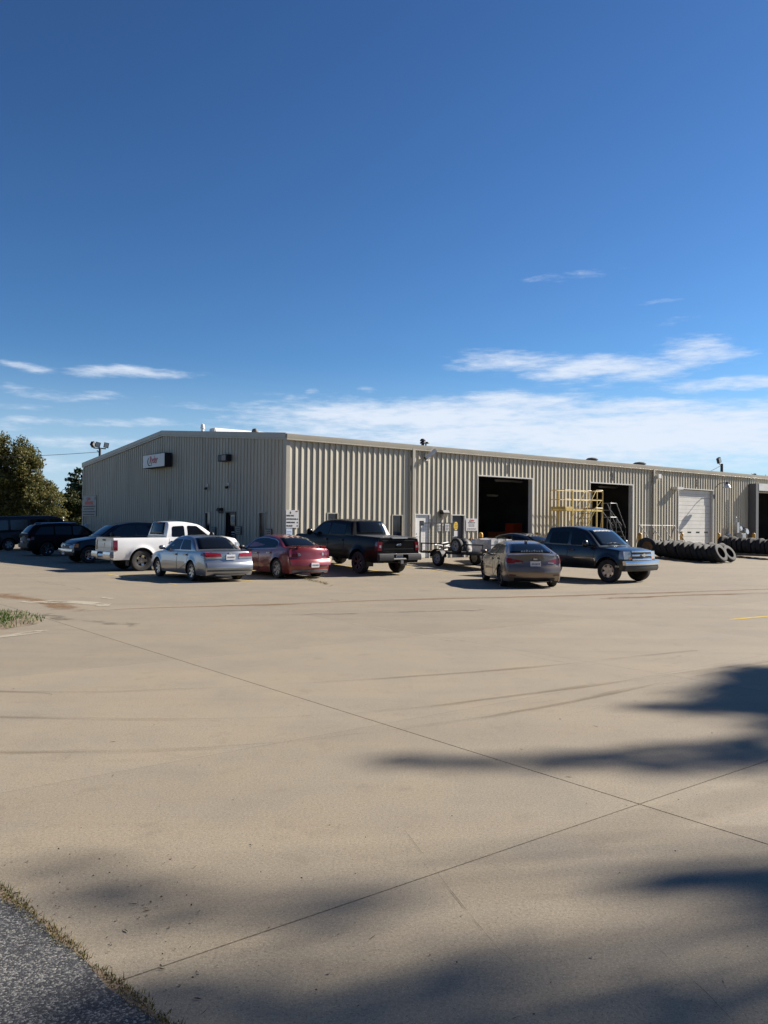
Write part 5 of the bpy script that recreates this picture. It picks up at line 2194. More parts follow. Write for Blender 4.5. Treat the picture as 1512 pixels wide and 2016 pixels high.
c.patch_end('reflector', [(.58, .375), (.76, .385), (.76, .415), (.58, .405)], MT['lens_dark'], False, .012)
c.patch_end('headlight', [(.36, .56), (.72, .58), (.72, .70), (.36, .64)], MT['lens_clear'], True, .012, wrap=(.5, .58, .70))
c.bar_end('bumper', -.80, .80, .48, .66, P_BRONZE, False, .05)
c.bar_end('lower_skirt', -.62, .62, .215, .31, MT['black'], False, .02)
c.bar_end('boot_lip', -.66, .66, .98, 1.005, P_BRONZE, False, .03, .25)
c.plate(False, .74, 0, off=.045)
mk = MB()
mk.box(-1.10, -.92, -.02, .02, 1.33, 1.395)
mk.obj('aerial_fin', MT['black'], c.root, angle=0)
mk = MB()
for k in range(9):
    y0 = -.34 + .078 * k
    x = -1.68
    z = c.cabf(x)
    mk.box(x - .10, x - .085, y0, y0 + .05, z + .012, z + .055 + .02 * (k % 3 == 0))
mk.obj('window_sticker', mat('sticker_pale', (.45, .55, .55), .5), c.root, angle=0)
mk = MB()
p = c.end(0, .88, False, .01)
mk.box(p.x - .01, p.x + .02, -.06, .06, .855, .905)
mk.obj('emblem', MT['chrome'], c.root, angle=0)
c.place(94.5, (-1.28, .80), (3.69, 25.88))

# ---- dark sedan half hidden
P_CHAR = paint('charcoal_paint', (.012, .013, .016), .4, .3, .8, damt=.04)
c = Car('charcoal_sedan', 'charcoal sedan with a raised spoiler, half hidden behind the bronze sedan', 'car', P_CHAR, 4.6, 1.78, .32, 1.42, -1.28,
        [(-2.3, .99), (-1.7, 1.03), (-.9, .98), (.4, .93), (1.15, .90), (1.8, .80), (2.3, .64)],
        [(1.25, .90), (.42, 1.34), (-.20, 1.43), (-.95, 1.36), (-1.78, 1.05)], .80, .56, bowf=.24, bowr=.16, sill=.2)
c.glass_end(True)
c.glass_end(False, .05, .95, .96)
sedan_windows(c, 1.0, .42, -.32, -.25, -.98, -1.30, 1.31)
c.doors([(-.22, 1.02), (-1.05, -.26)], .29)
c.mirrors(.88, P_CHAR)
c.wheels(MT['darkalloy'], 5, .22, 0)
c.patch_end('taillight', [(.45, .76), (.80, .74), (.80, .94), (.45, .90)], MT['lens_dark'], False, .012, wrap=(.36, .74, .94))
sp = MB()
c.bar_end('spoiler', -.74, .74, 1.20, 1.245, P_CHAR, False, .02, .22, mb=sp)
sp.box(-2.15, -2.0, -.6, -.54, 1.0, 1.21)
sp.box(-2.15, -2.0, .54, .6, 1.0, 1.21)
sp.obj('spoiler', P_CHAR, c.root, angle=40)
c.plate(False, .62, 0)
q = BW(9.35, -6.9)
c.place(128.5, (-2.3, 0), (q.x, q.y))


# ---- pickups
def pickup(name, label, pm, L, W, wr, xf, xr, belt, cabin, bed, **k):
    base = dict(wbelt=W / 2 * .91, wroof=W / 2 * .74, sill=.44, Ra=wr * 1.22, bowf=.10, bowr=.02, crown=.05, flare=.03, tw=.27, ptaper=(.965, .90),
                front=[(.3, -.10), (.55, 0), (.9, -.02), (1.1, -.08)], rear=[(.3, .03), (.6, 0), (1.2, .02)])
    base.update(k)
    return Car(name, label, 'pickup truck', pm, L, W, wr, xf, xr, belt, cabin, bed=bed, **base)


def cab_windows(c, x_fb, x_ft, x_m1, x_m0, x_rt, x_rb, zt, lift=.04, tint=None, trim=None):
    b = lambda x: c.belt(x) + lift
    c.glass_side([(x_fb, b(x_fb)), (x_ft, zt), (x_m1, zt + .01), (x_m1, b(x_m1) - .02)], rr=.06, material=tint, trim=trim)
    if x_rb < x_m0 - .1:
        c.glass_side([(x_m0, b(x_m0)), (x_m0, zt + .01), (x_rt, zt - .02), (x_rb, b(x_rb))], rr=.08, material=tint, trim=trim)


# white crew pickup, nose in towards the gable
P_WHITE = mat('white_truck_paint', (.68, .68, .67), .28, 0, .8, var=.02, vscale=2, dirt=(.5, .47, .42), dscale=1.4, damt=.12)
c = pickup('white_pickup', 'white extended cab pickup parked beside the gable wall', P_WHITE, 5.45, 2.01, .405, 1.93, -1.62,
           [(-2.725, 1.27), (-.7, 1.27), (-.4, 1.255), (1.2, 1.26), (1.9, 1.265), (2.35, 1.21), (2.725, 1.02)],
           [(1.52, 1.28), (.74, 1.79), (0.0, 1.885), (-.46, 1.86), (-.60, 1.29)], (-2.64, -.64, .80), flare=.045)
c.glass_end(True)
c.glass_end(False, .12, .86, .80)
cab_windows(c, 1.22, .70, .30, .17, -.34, -.38, 1.72)
c.doors([(.24, 1.42), (-.50, .21)], .50, hmat=MT['black'], hz=.14)
c.mirrors(1.20, MT['black'], True)
c.wheels(MT['chrome'], 5, .225, 2)
c.patch_end('taillight', [(.74, .80), (.93, .80), (.93, 1.18), (.74, 1.18)], MT['lens_dark'], False, .014, wrap=(.16, .80, 1.18))
c.patch_end('headlight', [(.50, .86), (.86, .86), (.86, 1.06), (.50, 1.03)], MT['lens_clear'], True, .012, wrap=(.34, .86, 1.06))
c.patch_end('turn_lamp', [(.80, .80), (.88, .80), (.88, .86), (.80, .86)], MT['lens_amber'], True, .014, wrap=(.30, .80, .86))
bm_ = MB()
c.bar_end('bumper', -.98, -.30, .52, .74, MT['chrome'], False, .16, .0, mb=bm_)
c.bar_end('bumper', .30, .98, .52, .74, MT['chrome'], False, .16, .0, mb=bm_)
c.bar_end('bumper', -.30, .30, .52, .66, MT['chrome'], False, .15, .0, mb=bm_)
bm_.obj('rear_bumper', MT['chrome'], c.root, angle=30)
c.bar_end('bumper_step', -.3, .3, .665, .72, MT['black'], False, .12, .0)
c.bar_end('front_bumper', -.95, .95, .52, .74, MT['chrome'], True, .12, .0)
c.bar_end('grille', -.45, .45, .80, 1.08, MT['chrome'], True, .03)
mk = MB()
p = c.end(0, 1.17, False, .0)
mk.box(p.x - .02, p.x + .02, -.13, .13, 1.15, 1.21)
mk.obj('tailgate_handle', MT['black'], c.root, angle=0)
mk = MB()
p = c.end(0, 1.0, False, .0)
mk.prism([(-.07, .96), (0, .92), (.07, .96), (.07, 1.06), (-.07, 1.06)], -.012, .02, lambda a, b, h: (p.x + h, a, b))
mk.obj('emblem', MT['chrome'], c.root, angle=0)
mk = MB()
patch(mk, [(-.66, .88), (.66, .88), (.66, .89), (-.66, .89)], (6, 1), lambda a, b, o: c.end(a, b, False, o), .004)
mk.obj('tailgate_crease', MT['greymetal'], c.root)
mk = MB()
mk.box(-.56, -.53, -.16, .16, 1.835, 1.868)
mk.obj('brake_light', MT['lens_red'], c.root, angle=0)
mk = MB()
for sg in (-1, 1):
    mk.box(-2.12, -2.09, sg * .78 - .13, sg * .78 + .13, .22, .60)
for part in loose(mk):
    part.obj('mud_flap', MT['black'], c.root, angle=0)
c.place(38.5, (-1.62, -.93), (-9.21, 31.7))

# navy extended-cab pickup, nose out
P_NAVY = paint('navy_paint', (.003, .005, .011), .0, .28, .4, damt=.02, spec=.3)
c = pickup('navy_pickup', 'navy blue older pickup with chrome bumper facing out behind the white pickup', P_NAVY, 5.70, 1.98, .375, 2.06, -1.63,
           [(-2.85, 1.16), (-.9, 1.17), (.9, 1.16), (1.4, 1.14), (2.1, 1.06), (2.6, .97), (2.85, .84)],
           [(1.50, 1.15), (.55, 1.72), (-.15, 1.80), (-1.05, 1.76), (-1.28, 1.18)], (-2.75, -1.36, .74), flare=.02,
           front=[(.3, -.06), (.55, 0), (.75, -.02), (.95, -.13)])
c.glass_end(True, material=MT['glass_tint'])
c.glass_end(False, .12, .86, .80)
cab_windows(c, 1.22, .58, -.06, -.16, -.95, -1.05, 1.66, tint=MT['glass_tint'])
c.doors([(-.10, 1.42)], .48, hz=.13)
c.mirrors(1.12, MT['black'], True)
c.wheels(MT['chrome'], 5, .215, 2)
c.patch_end('headlight', [(.50, .72), (.86, .72), (.86, .88), (.50, .87)], MT['lens_clear'], True, .012)
c.patch_end('turn_lamp', [(.85, .72), (.89, .72), (.89, .88), (.85, .88)], MT['lens_amber'], True, .013, wrap=(.26, .72, .88))
c.patch_end('taillight', [(.78, .78), (.94, .78), (.94, 1.10), (.78, 1.10)], MT['lens_dark'], False, .014)
mk = MB()
patch(mk, [(-.46, .68), (.46, .68), (.46, .90), (-.46, .90)], (8, 4), lambda a, b, o: c.end(a, b, True, o), .008)
gr = mk.obj('grille', MT['black'], c.root)
for z in (.69, .79, .89):
    c.bar_end('grille_bar', -.46, .46, z - .014, z + .014, MT['blackmetal'], True, .025, parent=gr)
mk = MB()
mk.lathe([(0, 0), (.085, 0), (.07, .015), (0, .02)], 16, Matrix.Translation(c.end(0, .79, True, .022)) @ Matrix.Rotation(R(90), 4, 'Y') @ Matrix.Diagonal((.55, 1.1, 1, 1)))
mk.obj('emblem', MT['alloy'], c.root)
c.bar_end('front_bumper', -.95, .95, .50, .64, MT['chrome'], True, .10, .0)
c.bar_end('bumper_lower', -.93, .93, .36, .495, MT['black'], True, .08, .0)
c.plate(True, .47, 0, off=.10)
c.place(218.5, (2.06, .90), (-13.08, 37.09))

# black crew pickup
P_BLACK = paint('black_paint', (.0018, .0018, .0022), .0, .32, .12, damt=.012, spec=.15)
c = pickup('black_pickup', 'black crew cab pickup with dark wheels nosed up to the ribbed wall', P_BLACK, 5.89, 2.03, .415, 1.95, -1.80,
           [(-2.945, 1.36), (-1.0, 1.36), (-.75, 1.33), (1.2, 1.27), (1.9, 1.24), (2.6, 1.18), (2.945, 1.05)],
           [(1.55, 1.27), (.75, 1.83), (-.05, 1.92), (-1.02, 1.89), (-1.30, 1.36)], (-2.86, -1.34, .86), flare=.05, sill=.48)
c.glass_end(True)
c.glass_end(False, .12, .86, .82)
cab_windows(c, 1.22, .70, .26, .14, -.78, -.84, 1.76)
c.doors([(.18, 1.42), (-.86, .15)], .54, hz=.15)
c.mirrors(1.22, P_BLACK, True)
c.wheels(MT['darkalloy'], 6, .25, 1)
c.patch_end('taillight', [(.80, .92), (.955, .92), (.955, 1.24), (.76, 1.24)], MT['lens_dark'], False, .014, wrap=(.14, .92, 1.24))
c.patch_end('reversing_light', [(.82, 1.03), (.90, 1.03), (.90, 1.12), (.82, 1.12)], MT['lens_clear'], False, .018)
c.patch_end('headlight', [(.55, .90), (.88, .90), (.88, 1.10), (.55, 1.10)], MT['lens_clear'], True, .012, wrap=(.3, .90, 1.10))
bm_ = MB()
c.bar_end('bumper', -.98, -.34, .58, .79, MT['black'], False, .17, .0, mb=bm_)
c.bar_end('bumper', .34, .98, .58, .79, MT['black'], False, .17, .0, mb=bm_)
c.bar_end('bumper', -.34, .34, .58, .66, MT['black'], False, .15, .0, mb=bm_)
bm_.obj('rear_bumper', MT['blackmetal'], c.root, angle=30)
c.bar_end('bumper_step', -.96, .96, .792, .815, MT['greymetal'], False, .15, .0)
c.bar_end('front_bumper', -.95, .95, .56, .78, MT['black'], True, .10, .0)
c.plate(False, .72, 0, off=.06)
mk = MB()
mk.lathe([(0, 0), (.10, 0), (.085, .015), (0, .02)], 18, Matrix.Translation(c.end(0, 1.13, False, .004)) @ Matrix.Rotation(R(-90), 4, 'Y') @ Matrix.Diagonal((.5, 1.25, 1, 1)))
mk.obj('emblem', MT['chrome'], c.root)
mk = MB()
mk.box(-2.90, -1.34, -.84, .84, 1.375, 1.40)
mk.obj('bed_cover', mat('bed_cover', (.05, .052, .055), .45), c.root, angle=0)
mk = MB()
mk.box(-2.99, -2.90, -.36, .36, 1.365, 1.405)
mk.obj('tailgate_step', MT['galv'], c.root, angle=0)
mk = MB()
mk.box(-1.10, -1.05, -.10, .10, 1.86, 1.905)
hl = mk.obj('brake_light', MT['lens_red'], c.root, angle=0)
mk = MB()
for sg in (-1, 1):
    mk.box(-1.10, -1.05, sg * .19 - .08, sg * .19 + .08, 1.86, 1.90)
for part in loose(mk):
    part.obj('cargo_light', MT['lens_clear'], hl, angle=0)
mk = MB()
for sg in (-1, 1):
    mk.box(-2.30, -2.26, sg * .80 - .15, sg * .80 + .15, .30, .66)
for part in loose(mk):
    part.obj('mud_flap', MT['black'], c.root, angle=0)
mk = MB()
mk.tube([(-2.95, 0, .52), (-3.16, 0, .52)], .04, 8)
mk.box(-3.17, -3.10, -.06, .06, .46, .58)
mk.obj('tow_hitch', MT['greymetal'], c.root)
mk = MB()
patch(mk, [(-.7, .98), (.7, .98), (.7, .99), (-.7, .99)], (6, 1), lambda a, b, o: c.end(a, b, False, o), .005)
patch(mk, [(-.75, 1.28), (.75, 1.28), (.75, 1.292), (-.75, 1.292)], (6, 1), lambda a, b, o: c.end(a, b, False, o), .005)
mk.obj('tailgate_crease', MT['blackmetal'], c.root)
c.place(128.5, (-1.80, .92), (-.90, 30.75))

# dark blue-grey crew pickup, nose towards the camera
P_TEAL = paint('blue_grey_paint', (.011, .017, .021), .4, .3, .6, damt=.05)
c = pickup('blue_grey_pickup', 'dark blue grey crew cab pickup with chrome grille facing the camera', P_TEAL, 5.66, 2.02, .395, 2.10, -1.70,
           [(-2.83, 1.25), (-.6, 1.25), (-.4, 1.235), (1.2, 1.20), (1.75, 1.17), (2.4, 1.11), (2.83, 1.03)],
           [(1.72, 1.19), (1.02, 1.76), (.30, 1.865), (-.50, 1.83), (-.68, 1.24)], (-2.74, -.72, .80), flare=.035,
           front=[(.3, -.12), (.5, 0), (.8, -.02), (1.1, -.05)], bowf=.12)
ws = c.glass_end(True, material=MT['glass_tint'])
c.glass_end(False, .12, .86, .80)
cab_windows(c, 1.40, .96, .52, .40, -.36, -.44, 1.70)
c.doors([(.46, 1.56), (-.56, .43)], .50, hmat=P_TEAL, hz=.15)
c.mirrors(1.34, P_TEAL, True)
c.wheels(MT['alloy'], 6, .225, 2, steer=8)
c.patch_end('headlight', [(.58, .80), (.90, .80), (.90, 1.06), (.58, 1.06)], MT['lens_clear'], True, .014, wrap=(.26, .80, 1.06))
c.patch_end('turn_lamp', [(.60, .80), (.70, .80), (.70, .87), (.60, .87)], MT['lens_amber'], True, .019)
mk = MB()
patch(mk, [(-.56, .77), (.56, .77), (.56, 1.07), (-.56, 1.07)], (8, 4), lambda a, b, o: c.end(a, b, True, o), .006)
gr = mk.obj('grille', MT['black'], c.root)
for (z0, z1) in ((.765, .815), (.90, .955), (1.03, 1.085)):
    c.bar_end('grille_bar', -.57, .57, z0, z1, MT['chrome'], True, .045, parent=gr)
mk = MB()
p = c.end(0, .93, True, .05)
mk.prism([(-.14, -.03), (-.05, -.03), (-.05, -.055), (.05, -.055), (.05, -.03), (.14, -.03), (.14, .03), (.05, .03), (.05, .055), (-.05, .055), (-.05, .03), (-.14, .03)], -.01, .03, lambda a, b, h: (p.x + h, a, p.z + b))
mk.obj('emblem', MT['chrome'], gr, angle=0)
c.bar_end('front_bumper', -.97, .97, .60, .745, MT['chrome'], True, .13, .0)
c.bar_end('bumper_lower', -.96, .96, .40, .595, MT['black'], True, .10, .0)
c.patch_side('fog_lamp', [(2.40, .52), (2.58, .52), (2.58, .58), (2.40, .58)], MT['lens_clear'], off=.012)
c.patch_end('taillight', [(.78, .82), (.94, .82), (.94, 1.18), (.78, 1.18)], MT['lens_dark'], False, .014)
mk = MB()
# white capitals across the top of the windscreen (unreadable in the photograph)
rows = None
cab = c.cabin
def wsp(t, yf, off):
    x = cab[0][0] + (cab[1][0] - cab[0][0]) * t
    z = c.cabf(x)
    b_ = c.belt(x)
    wt = c.cabw(x, z)
    k_ = (z - b_) / (c.zroof - b_)
    w_ = .10 * (1 - .7 * k_)
    y = (wt - .07) * yf
    yy = y / (wt - .06)
    return Vector((x + w_ * (1 - yy * yy) + off * .75, y, z + .022 * (1 - yy * yy) + off))
r_ = np.random.default_rng(2)
for k in range(9):
    y0 = .56 - .145 * k
    for (ta, tb, ya, yb) in ((.76, .86, 0, .03), (.76, .86, .075, .105), (.76 + .07 * (k % 2), .79 + .07 * (k % 2), .02, .09)):
        a_, b_ = y0 - ya, y0 - yb
        mk.add([wsp(ta, a_, .019), wsp(ta, b_, .019), wsp(tb, b_, .019), wsp(tb, a_, .019), wsp(ta, a_, .014), wsp(ta, b_, .014), wsp(tb, b_, .014), wsp(tb, a_, .014)],
               [(0, 1, 2, 3), (4, 7, 6, 5), (0, 4, 5, 1), (1, 5, 6, 2), (2, 6, 7, 3), (3, 7, 4, 0)])
mk.obj('windshield_lettering', MT['white'], c.root, angle=0)
for yy in (.35, -.25):
    mk = MB()
    mk.tube([wsp(.02, yy, .03), wsp(.10, yy - .35, .03), wsp(.14, yy - .6, .03)], .012, 5)
    mk.obj('wiper', MT['black'], c.root)
c.place(-50.5, (2.10, -.93), (7.55, 28.01))

# ---- dark wagons and van in the shade on the left
P_SUV = paint('suv_black', (.0025, .003, .004), .0, .45, .0, damt=.01, spec=.12)
c = Car('black_suv', 'black sport utility parked nose in at the far left, in the building shade', 'car', P_SUV, 4.80, 1.90, .37, 1.45, -1.35,
        [(-2.4, 1.08), (-1.6, 1.10), (.6, 1.05), (1.3, 1.04), (2.0, .97), (2.4, .80)],
        [(1.35, 1.05), (.45, 1.63), (-.4, 1.73), (-1.75, 1.66), (-2.30, 1.12)], .86, .68, bowf=.16, bowr=.12, sill=.30, flare=.03)
c.glass_end(True)
c.glass_end(False, .08, .92, .95)
b = lambda x: c.belt(x) + .04
c.glass_side([(1.06, b(1.06)), (.46, 1.56), (.02, 1.58), (.02, b(0))], material=MT['glass_tint'])
c.glass_side([(-.06, b(0)), (-.06, 1.58), (-.92, 1.57), (-.92, b(-.9))])
c.glass_side([(-1.0, b(-1)), (-1.0, 1.56), (-1.66, 1.53), (-1.98, b(-1.9))])
c.doors([(-.02, 1.16), (-.96, -.06)], .40)
c.mirrors(1.0, P_SUV, True)
c.wheels(MT['chrome'], 6, .24, 0)
c.patch_end('taillight', [(.60, .86), (.84, .84), (.84, 1.05), (.60, 1.02)], MT['lens_dark'], False, .012, wrap=(.36, .84, 1.05, .88, 1.02))
c.patch_end('headlight', [(.42, .72), (.80, .72), (.80, .88), (.42, .86)], MT['lens_clear'], True, .012, wrap=(.4, .72, .88))
c.bar_end('rear_bumper', -.84, .84, .46, .68, MT['blackmetal'], False, .08)
mk = MB()
for sg in (-1, 1):
    mk.tube([(.3, sg * .62, 1.70), (.2, sg * .62, 1.76), (-1.5, sg * .62, 1.74), (-1.6, sg * .62, 1.68)], .02, 8)
mk.obj('roof_rail', MT['alloy'], c.root)
c.plate(False, .72, 0)
c.place(38.5, (-1.35, -.88), (-17.83, 44.2))

P_XO = paint('crossover_navy', (.003, .004, .006), .0, .3, .25, damt=.02, spec=.25)
c = Car('dark_crossover', 'dark crossover facing out, mostly hidden between the black sport utility and navy pickup', 'car', P_XO, 4.6, 1.84, .34, 1.40, -1.28,
        [(-2.3, 1.05), (-1.5, 1.08), (.6, 1.02), (1.3, 1.0), (1.9, .92), (2.3, .76)],
        [(1.35, 1.02), (.40, 1.55), (-.4, 1.65), (-1.7, 1.56), (-2.2, 1.10)], .83, .64, bowf=.18, bowr=.12, sill=.24)
c.glass_end(True, material=MT['glass_tint'])
c.glass_end(False, .08, .92, .95)
sedan_windows(c, 1.05, .42, -.38, -.30, -1.3, -1.6, 1.50)
c.doors([(-.28, 1.14), (-1.1, -.32)], .32)
c.mirrors(1.0, P_XO)
c.wheels(MT['alloy'], 5, .225, 0)
c.patch_end('headlight', [(.42, .66), (.78, .68), (.78, .84), (.42, .80)], MT['lens_clear'], True, .012, wrap=(.4, .68, .84))
q = BW(13.7 - 18.87, 41.2 - 30.44)
c.place(218.5, (2.3, 0), (q.x, q.y))

P_VAN = paint('van_dark', (.008, .010, .012), .0, .4, .2, damt=.03, spec=.3)
c = Car('dark_van', 'dark full size passenger van at the far left edge under the autumn tree', 'van', P_VAN, 5.6, 2.02, .37, 1.78, -1.70,
        [(-2.8, 1.22), (1.5, 1.20), (2.2, 1.12), (2.6, 1.04), (2.8, .92)],
        [(2.15, 1.16), (1.35, 1.98), (.6, 2.09), (-2.55, 2.09), (-2.74, 1.26)], .97, .84, bowf=.12, bowr=.06, sill=.36, flare=.02)
c.glass_end(True)
c.glass_end(False, .10, .88, .85)
b = lambda x: c.belt(x) + .05
gv = mat('van_window', (.05, .055, .06), .12, spec=.6)
c.glass_side([(1.80, b(1.8)), (1.34, 1.86), (.78, 1.88), (.78, b(.8))])
c.glass_side([(.62, b(.6)), (.62, 1.88), (-.38, 1.88), (-.38, b(-.4))], material=MT['glass'])
c.glass_side([(-.55, b(-.6)), (-.55, 1.88), (-1.55, 1.88), (-1.55, b(-1.5))], material=gv)
c.glass_side([(-1.70, b(-1.7)), (-1.70, 1.88), (-2.52, 1.86), (-2.55, b(-2.5))], material=gv)
c.doors([(.72, 1.98), (-.46, .66)], .44)
c.mirrors(1.86, MT['black'], True)
c.wheels(MT['steelwheel'], 5, .22, 2)
c.patch_end('taillight', [(.80, .95), (.92, .95), (.92, 1.35), (.80, 1.30)], MT['lens_dark'], False, .012)
c.patch_end('headlight', [(.48, .80), (.85, .80), (.85, .96), (.48, .96)], MT['lens_clear'], True, .012)
c.bar_end('front_bumper', -.95, .95, .46, .64, MT['chrome'], True, .08)
c.bar_end('rear_bumper', -.95, .95, .46, .64, MT['chrome'], False, .08)
c.place(38.5, (2.8, -.9), (-19.6, 54.2))

# ------------------------------------------------------------------ utility trailer and its load
tz = .15
tr = bthing('utility_trailer', 'black utility trailer with upright mesh ramp and spare wheel by the black door', 'trailer', 6.0, -4.9, 0)
DZ = .60
mb = MB()
for x in (-.95, .95):
    mb.box(x - .03, x + .03, -1.9, 1.9, DZ - .08, DZ)
    mb.box(x - .025, x + .025, -1.9, 1.9, DZ + .32, DZ + .37)
    for y in (-1.87, -.95, .45, 1.87):
        mb.box(x - .024, x + .024, y - .024, y + .024, DZ, DZ + .32)
for y in (-1.87, -.9, 0, .9, 1.87):
    mb.box(-.92, .92, y - .03, y + .03, DZ - .081, DZ - .01)
mb.box(-.93, .93, -1.90, -1.85, DZ + .32, DZ + .37)
mb.obj('trailer_frame', MT['blackmetal'], tr, angle=0)
for k in range(9):
    mb = MB()
    x = -.90 + .2 * k
    mb.box(x + .004, x + .196, -1.84, 1.84, DZ - .008, DZ + .03)
    mb.obj('deck_plank', MT['wood'], tr, angle=0)
mb = MB()
mb.tube([(-.9, -1.88, DZ - .05), (0, -3.15, DZ - .08), (.9, -1.88, DZ - .05)], .045, 6)
mb.tube([(0, -3.1, DZ - .08), (0, -3.5, DZ - .10)], .06, 8)
mb.lathe([(0, 0), (.07, 0), (.09, .1), (.05, .18), (0, .2)], 12, Matrix.Translation((0, -3.5, DZ - .16)))
mb.obj('tongue', MT['blackmetal'], tr)
mb = MB()
mb.tube([(.05, -2.9, .02), (.05, -2.9, 1.0)], .035, 8)
mb.box(-.06, .16, -3.0, -2.8, .0, .04)
mb.obj('jack', MT['greymetal'], tr)
# ramp gate
mb = MB()
gy, gt = 1.98, 1.20
for x in (-.95, -.32, .32, .95):
    mb.box(x - .022, x + .022, gy - .022, gy + .022, DZ - .05, DZ + gt)
for z in (DZ - .05, DZ + gt):
    mb.box(-.97, .97, gy - .025, gy + .025, z, z + .045)
gate_o = mb.obj('ramp_gate', MT['blackmetal'], tr, angle=0)
mb = MB()
for k in range(15):
    x = -.9 + 1.8 * k / 14
    mb.box(x - .0025, x + .0025, gy - .0025, gy + .0025, DZ, DZ + gt)
for k in range(9):
    z = DZ + .05 + (gt - .05) * k / 9
    mb.box(-.93, .93, gy - .008, gy - .003, z - .0025, z + .0025)
o = mb.obj('mesh', MT['blackmetal'], gate_o, angle=0)
tag(o, kind='stuff')
# wheels, mudguards
wm = MB()
wm.lathe([(.205, -.08), (.215, -.1), (.29, -.095), (.315, -.075), (.325, -.04), (.325, .04), (.315, .075), (.29, .095), (.215, .1), (.205, .08), (.19, 0)], 28, closed=True)
wme = wm.mesh('wheel', [MT['rubber']], 40)
rm = MB()
rm.lathe([(.0, .03), (.05, .045), (.07, .02), (.12, .045), (.16, .035), (.185, .02), (.19, .08), (.205, .085), (.205, -.07), (.17, -.06), (0, -.02)], 28)
rme = rm.mesh('rim', [MT['steelwheel']], 30)
hm = MB()
for k in range(5):
    a = 2 * math.pi * k / 5
    hm.lathe([(0, 0), (.022, 0), (.022, .008), (0, .008)], 8, Matrix.Translation((.135 * math.cos(a), .135 * math.sin(a), .040)))
hm.lathe([(0, 0), (.032, 0), (.032, .03), (0, .035)], 10, Matrix.Translation((0, 0, .03)))
hme = hm.mesh('hub', [MT['black']], 30)
for (x, y, z, sg) in ((-1.10, .62, .325, -1), (1.10, .62, .325, 1), (-1.06, -.45, .88, -1)):
    o = link_mesh('wheel', wme, tr)
    o.matrix_local = Matrix.Translation((x, y, z)) @ Matrix.Rotation(R(90 * sg), 4, 'Y')
    if z > .5:
        o.name = 'spare_wheel'
    rr_ = link_mesh('rim', rme, o)
    link_mesh('hub', hme, o)
for sg in (-1, 1):
    mb = MB()
    pts = [(.62 + .40 * math.cos(a), .36 + .38 * math.sin(a)) for a in np.linspace(R(8), R(172), 13)]
    for i in range(len(pts) - 1):
        (y0, z0), (y1, z1) = pts[i], pts[i + 1]
        xs = sorted((sg * .98, sg * 1.24))
        mb.add([(xs[0], y0, z0), (xs[1], y0, z0), (xs[1], y1, z1), (xs[0], y1, z1), (xs[0], y0 * 1, z0 - .015), (xs[1], y0, z0 - .015), (xs[1], y1, z1 - .015), (xs[0], y1, z1 - .015)],
               [(0, 1, 2, 3), (4, 7, 6, 5), (0, 4, 5, 1), (2, 6, 7, 3), (1, 5, 6, 2), (3, 7, 4, 0)])
    mb.obj('mudguard', MT['blackmetal'], tr)
mb = MB()
mb.box(-1.0, -.93, 1.86, 1.93, DZ - .06, DZ + .02)
mb.box(.93, 1.0, 1.86, 1.93, DZ - .06, DZ + .02)
for part in loose(mb):
    part.obj('tail_lamp', MT['lens_dark'], tr, angle=0)
zt_ = gz_st(6.0, -4.3)
tr.location.z = zt_

ld = bthing('wrapped_load', 'silver foil wrapped bundle on the front of the trailer', 'load', 6.35, -6.0, zt_ + DZ + .032)
rs = np.random.default_rng(8)
mb = MB()
NX, NY, NZ = 14, 8, 5
grid = {}
def lump(i, j, k):
    x, y, z = -.62 + 1.24 * i / NX, -.55 + 1.1 * j / NY, .56 * k / NZ
    return (x + rs.normal(0, .012), y + rs.normal(0, .012), max(0, z + rs.normal(0, .012) - .06 * abs(i / NX - .5) * (k == NZ)))
for (fixed, val, na, nb, mk_) in (('i', 0, NY, NZ, 0), ('i', NX, NY, NZ, 0), ('j', 0, NX, NZ, 0), ('j', NY, NX, NZ, 0), ('k', NZ, NX, NY, 0), ('k', 0, NX, NY, 0)):
    for a_ in range(na):
        for b_ in range(nb):
            q = []
            for (da, db_) in ((0, 0), (1, 0), (1, 1), (0, 1)):
                idx = {'i': (val, a_ + da, b_ + db_), 'j': (a_ + da, val, b_ + db_), 'k': (a_ + da, b_ + db_, val)}[fixed]
                if idx not in grid:
                    grid[idx] = lump(*idx)
                q.append(grid[idx])
            mb.add(q, [(0, 1, 2, 3)])
mb.obj('bundle', MT['wrap'], ld, angle=70, weld=.0005)
mb = MB()
for x in (-.25, .2):
    mb.tube([(x, -.58, 0), (x, -.585, .54), (x, -.5, .60), (x, .5, .60), (x, .585, .54), (x, .58, 0)], .014, 6)
mb.obj('strap', MT['black'], ld)
bb = bthing('tarp_bundle', 'dark tarpaulin heap in the middle of the trailer', 'load', 6.1, -4.55, zt_ + DZ + .032)
mb = MB()
vs, fs = [], []
NA, NB = 16, 7
for b_ in range(NB + 1):
    t_ = b_ / NB
    for a_ in range(NA):
        an = 2 * math.pi * a_ / NA
        rr_ = (1 - .55 * t_ ** 1.5) * (1 + .15 * math.sin(3 * an + 1) + rs.normal(0, .05))
        vs.append((.62 * rr_ * math.cos(an), .55 * rr_ * math.sin(an), .50 * t_ * (1 + .12 * math.sin(2 * an)) + rs.normal(0, .01)))
for b_ in range(NB):
    for a_ in range(NA):
        fs.append((b_ * NA + a_, b_ * NA + (a_ + 1) % NA, (b_ + 1) * NA + (a_ + 1) % NA, (b_ + 1) * NA + a_))
fs.append(tuple(NB * NA + a_ for a_ in range(NA)))
mb.add(vs, fs)
mb.obj('heap', MT['tarp'], bb, angle=60)
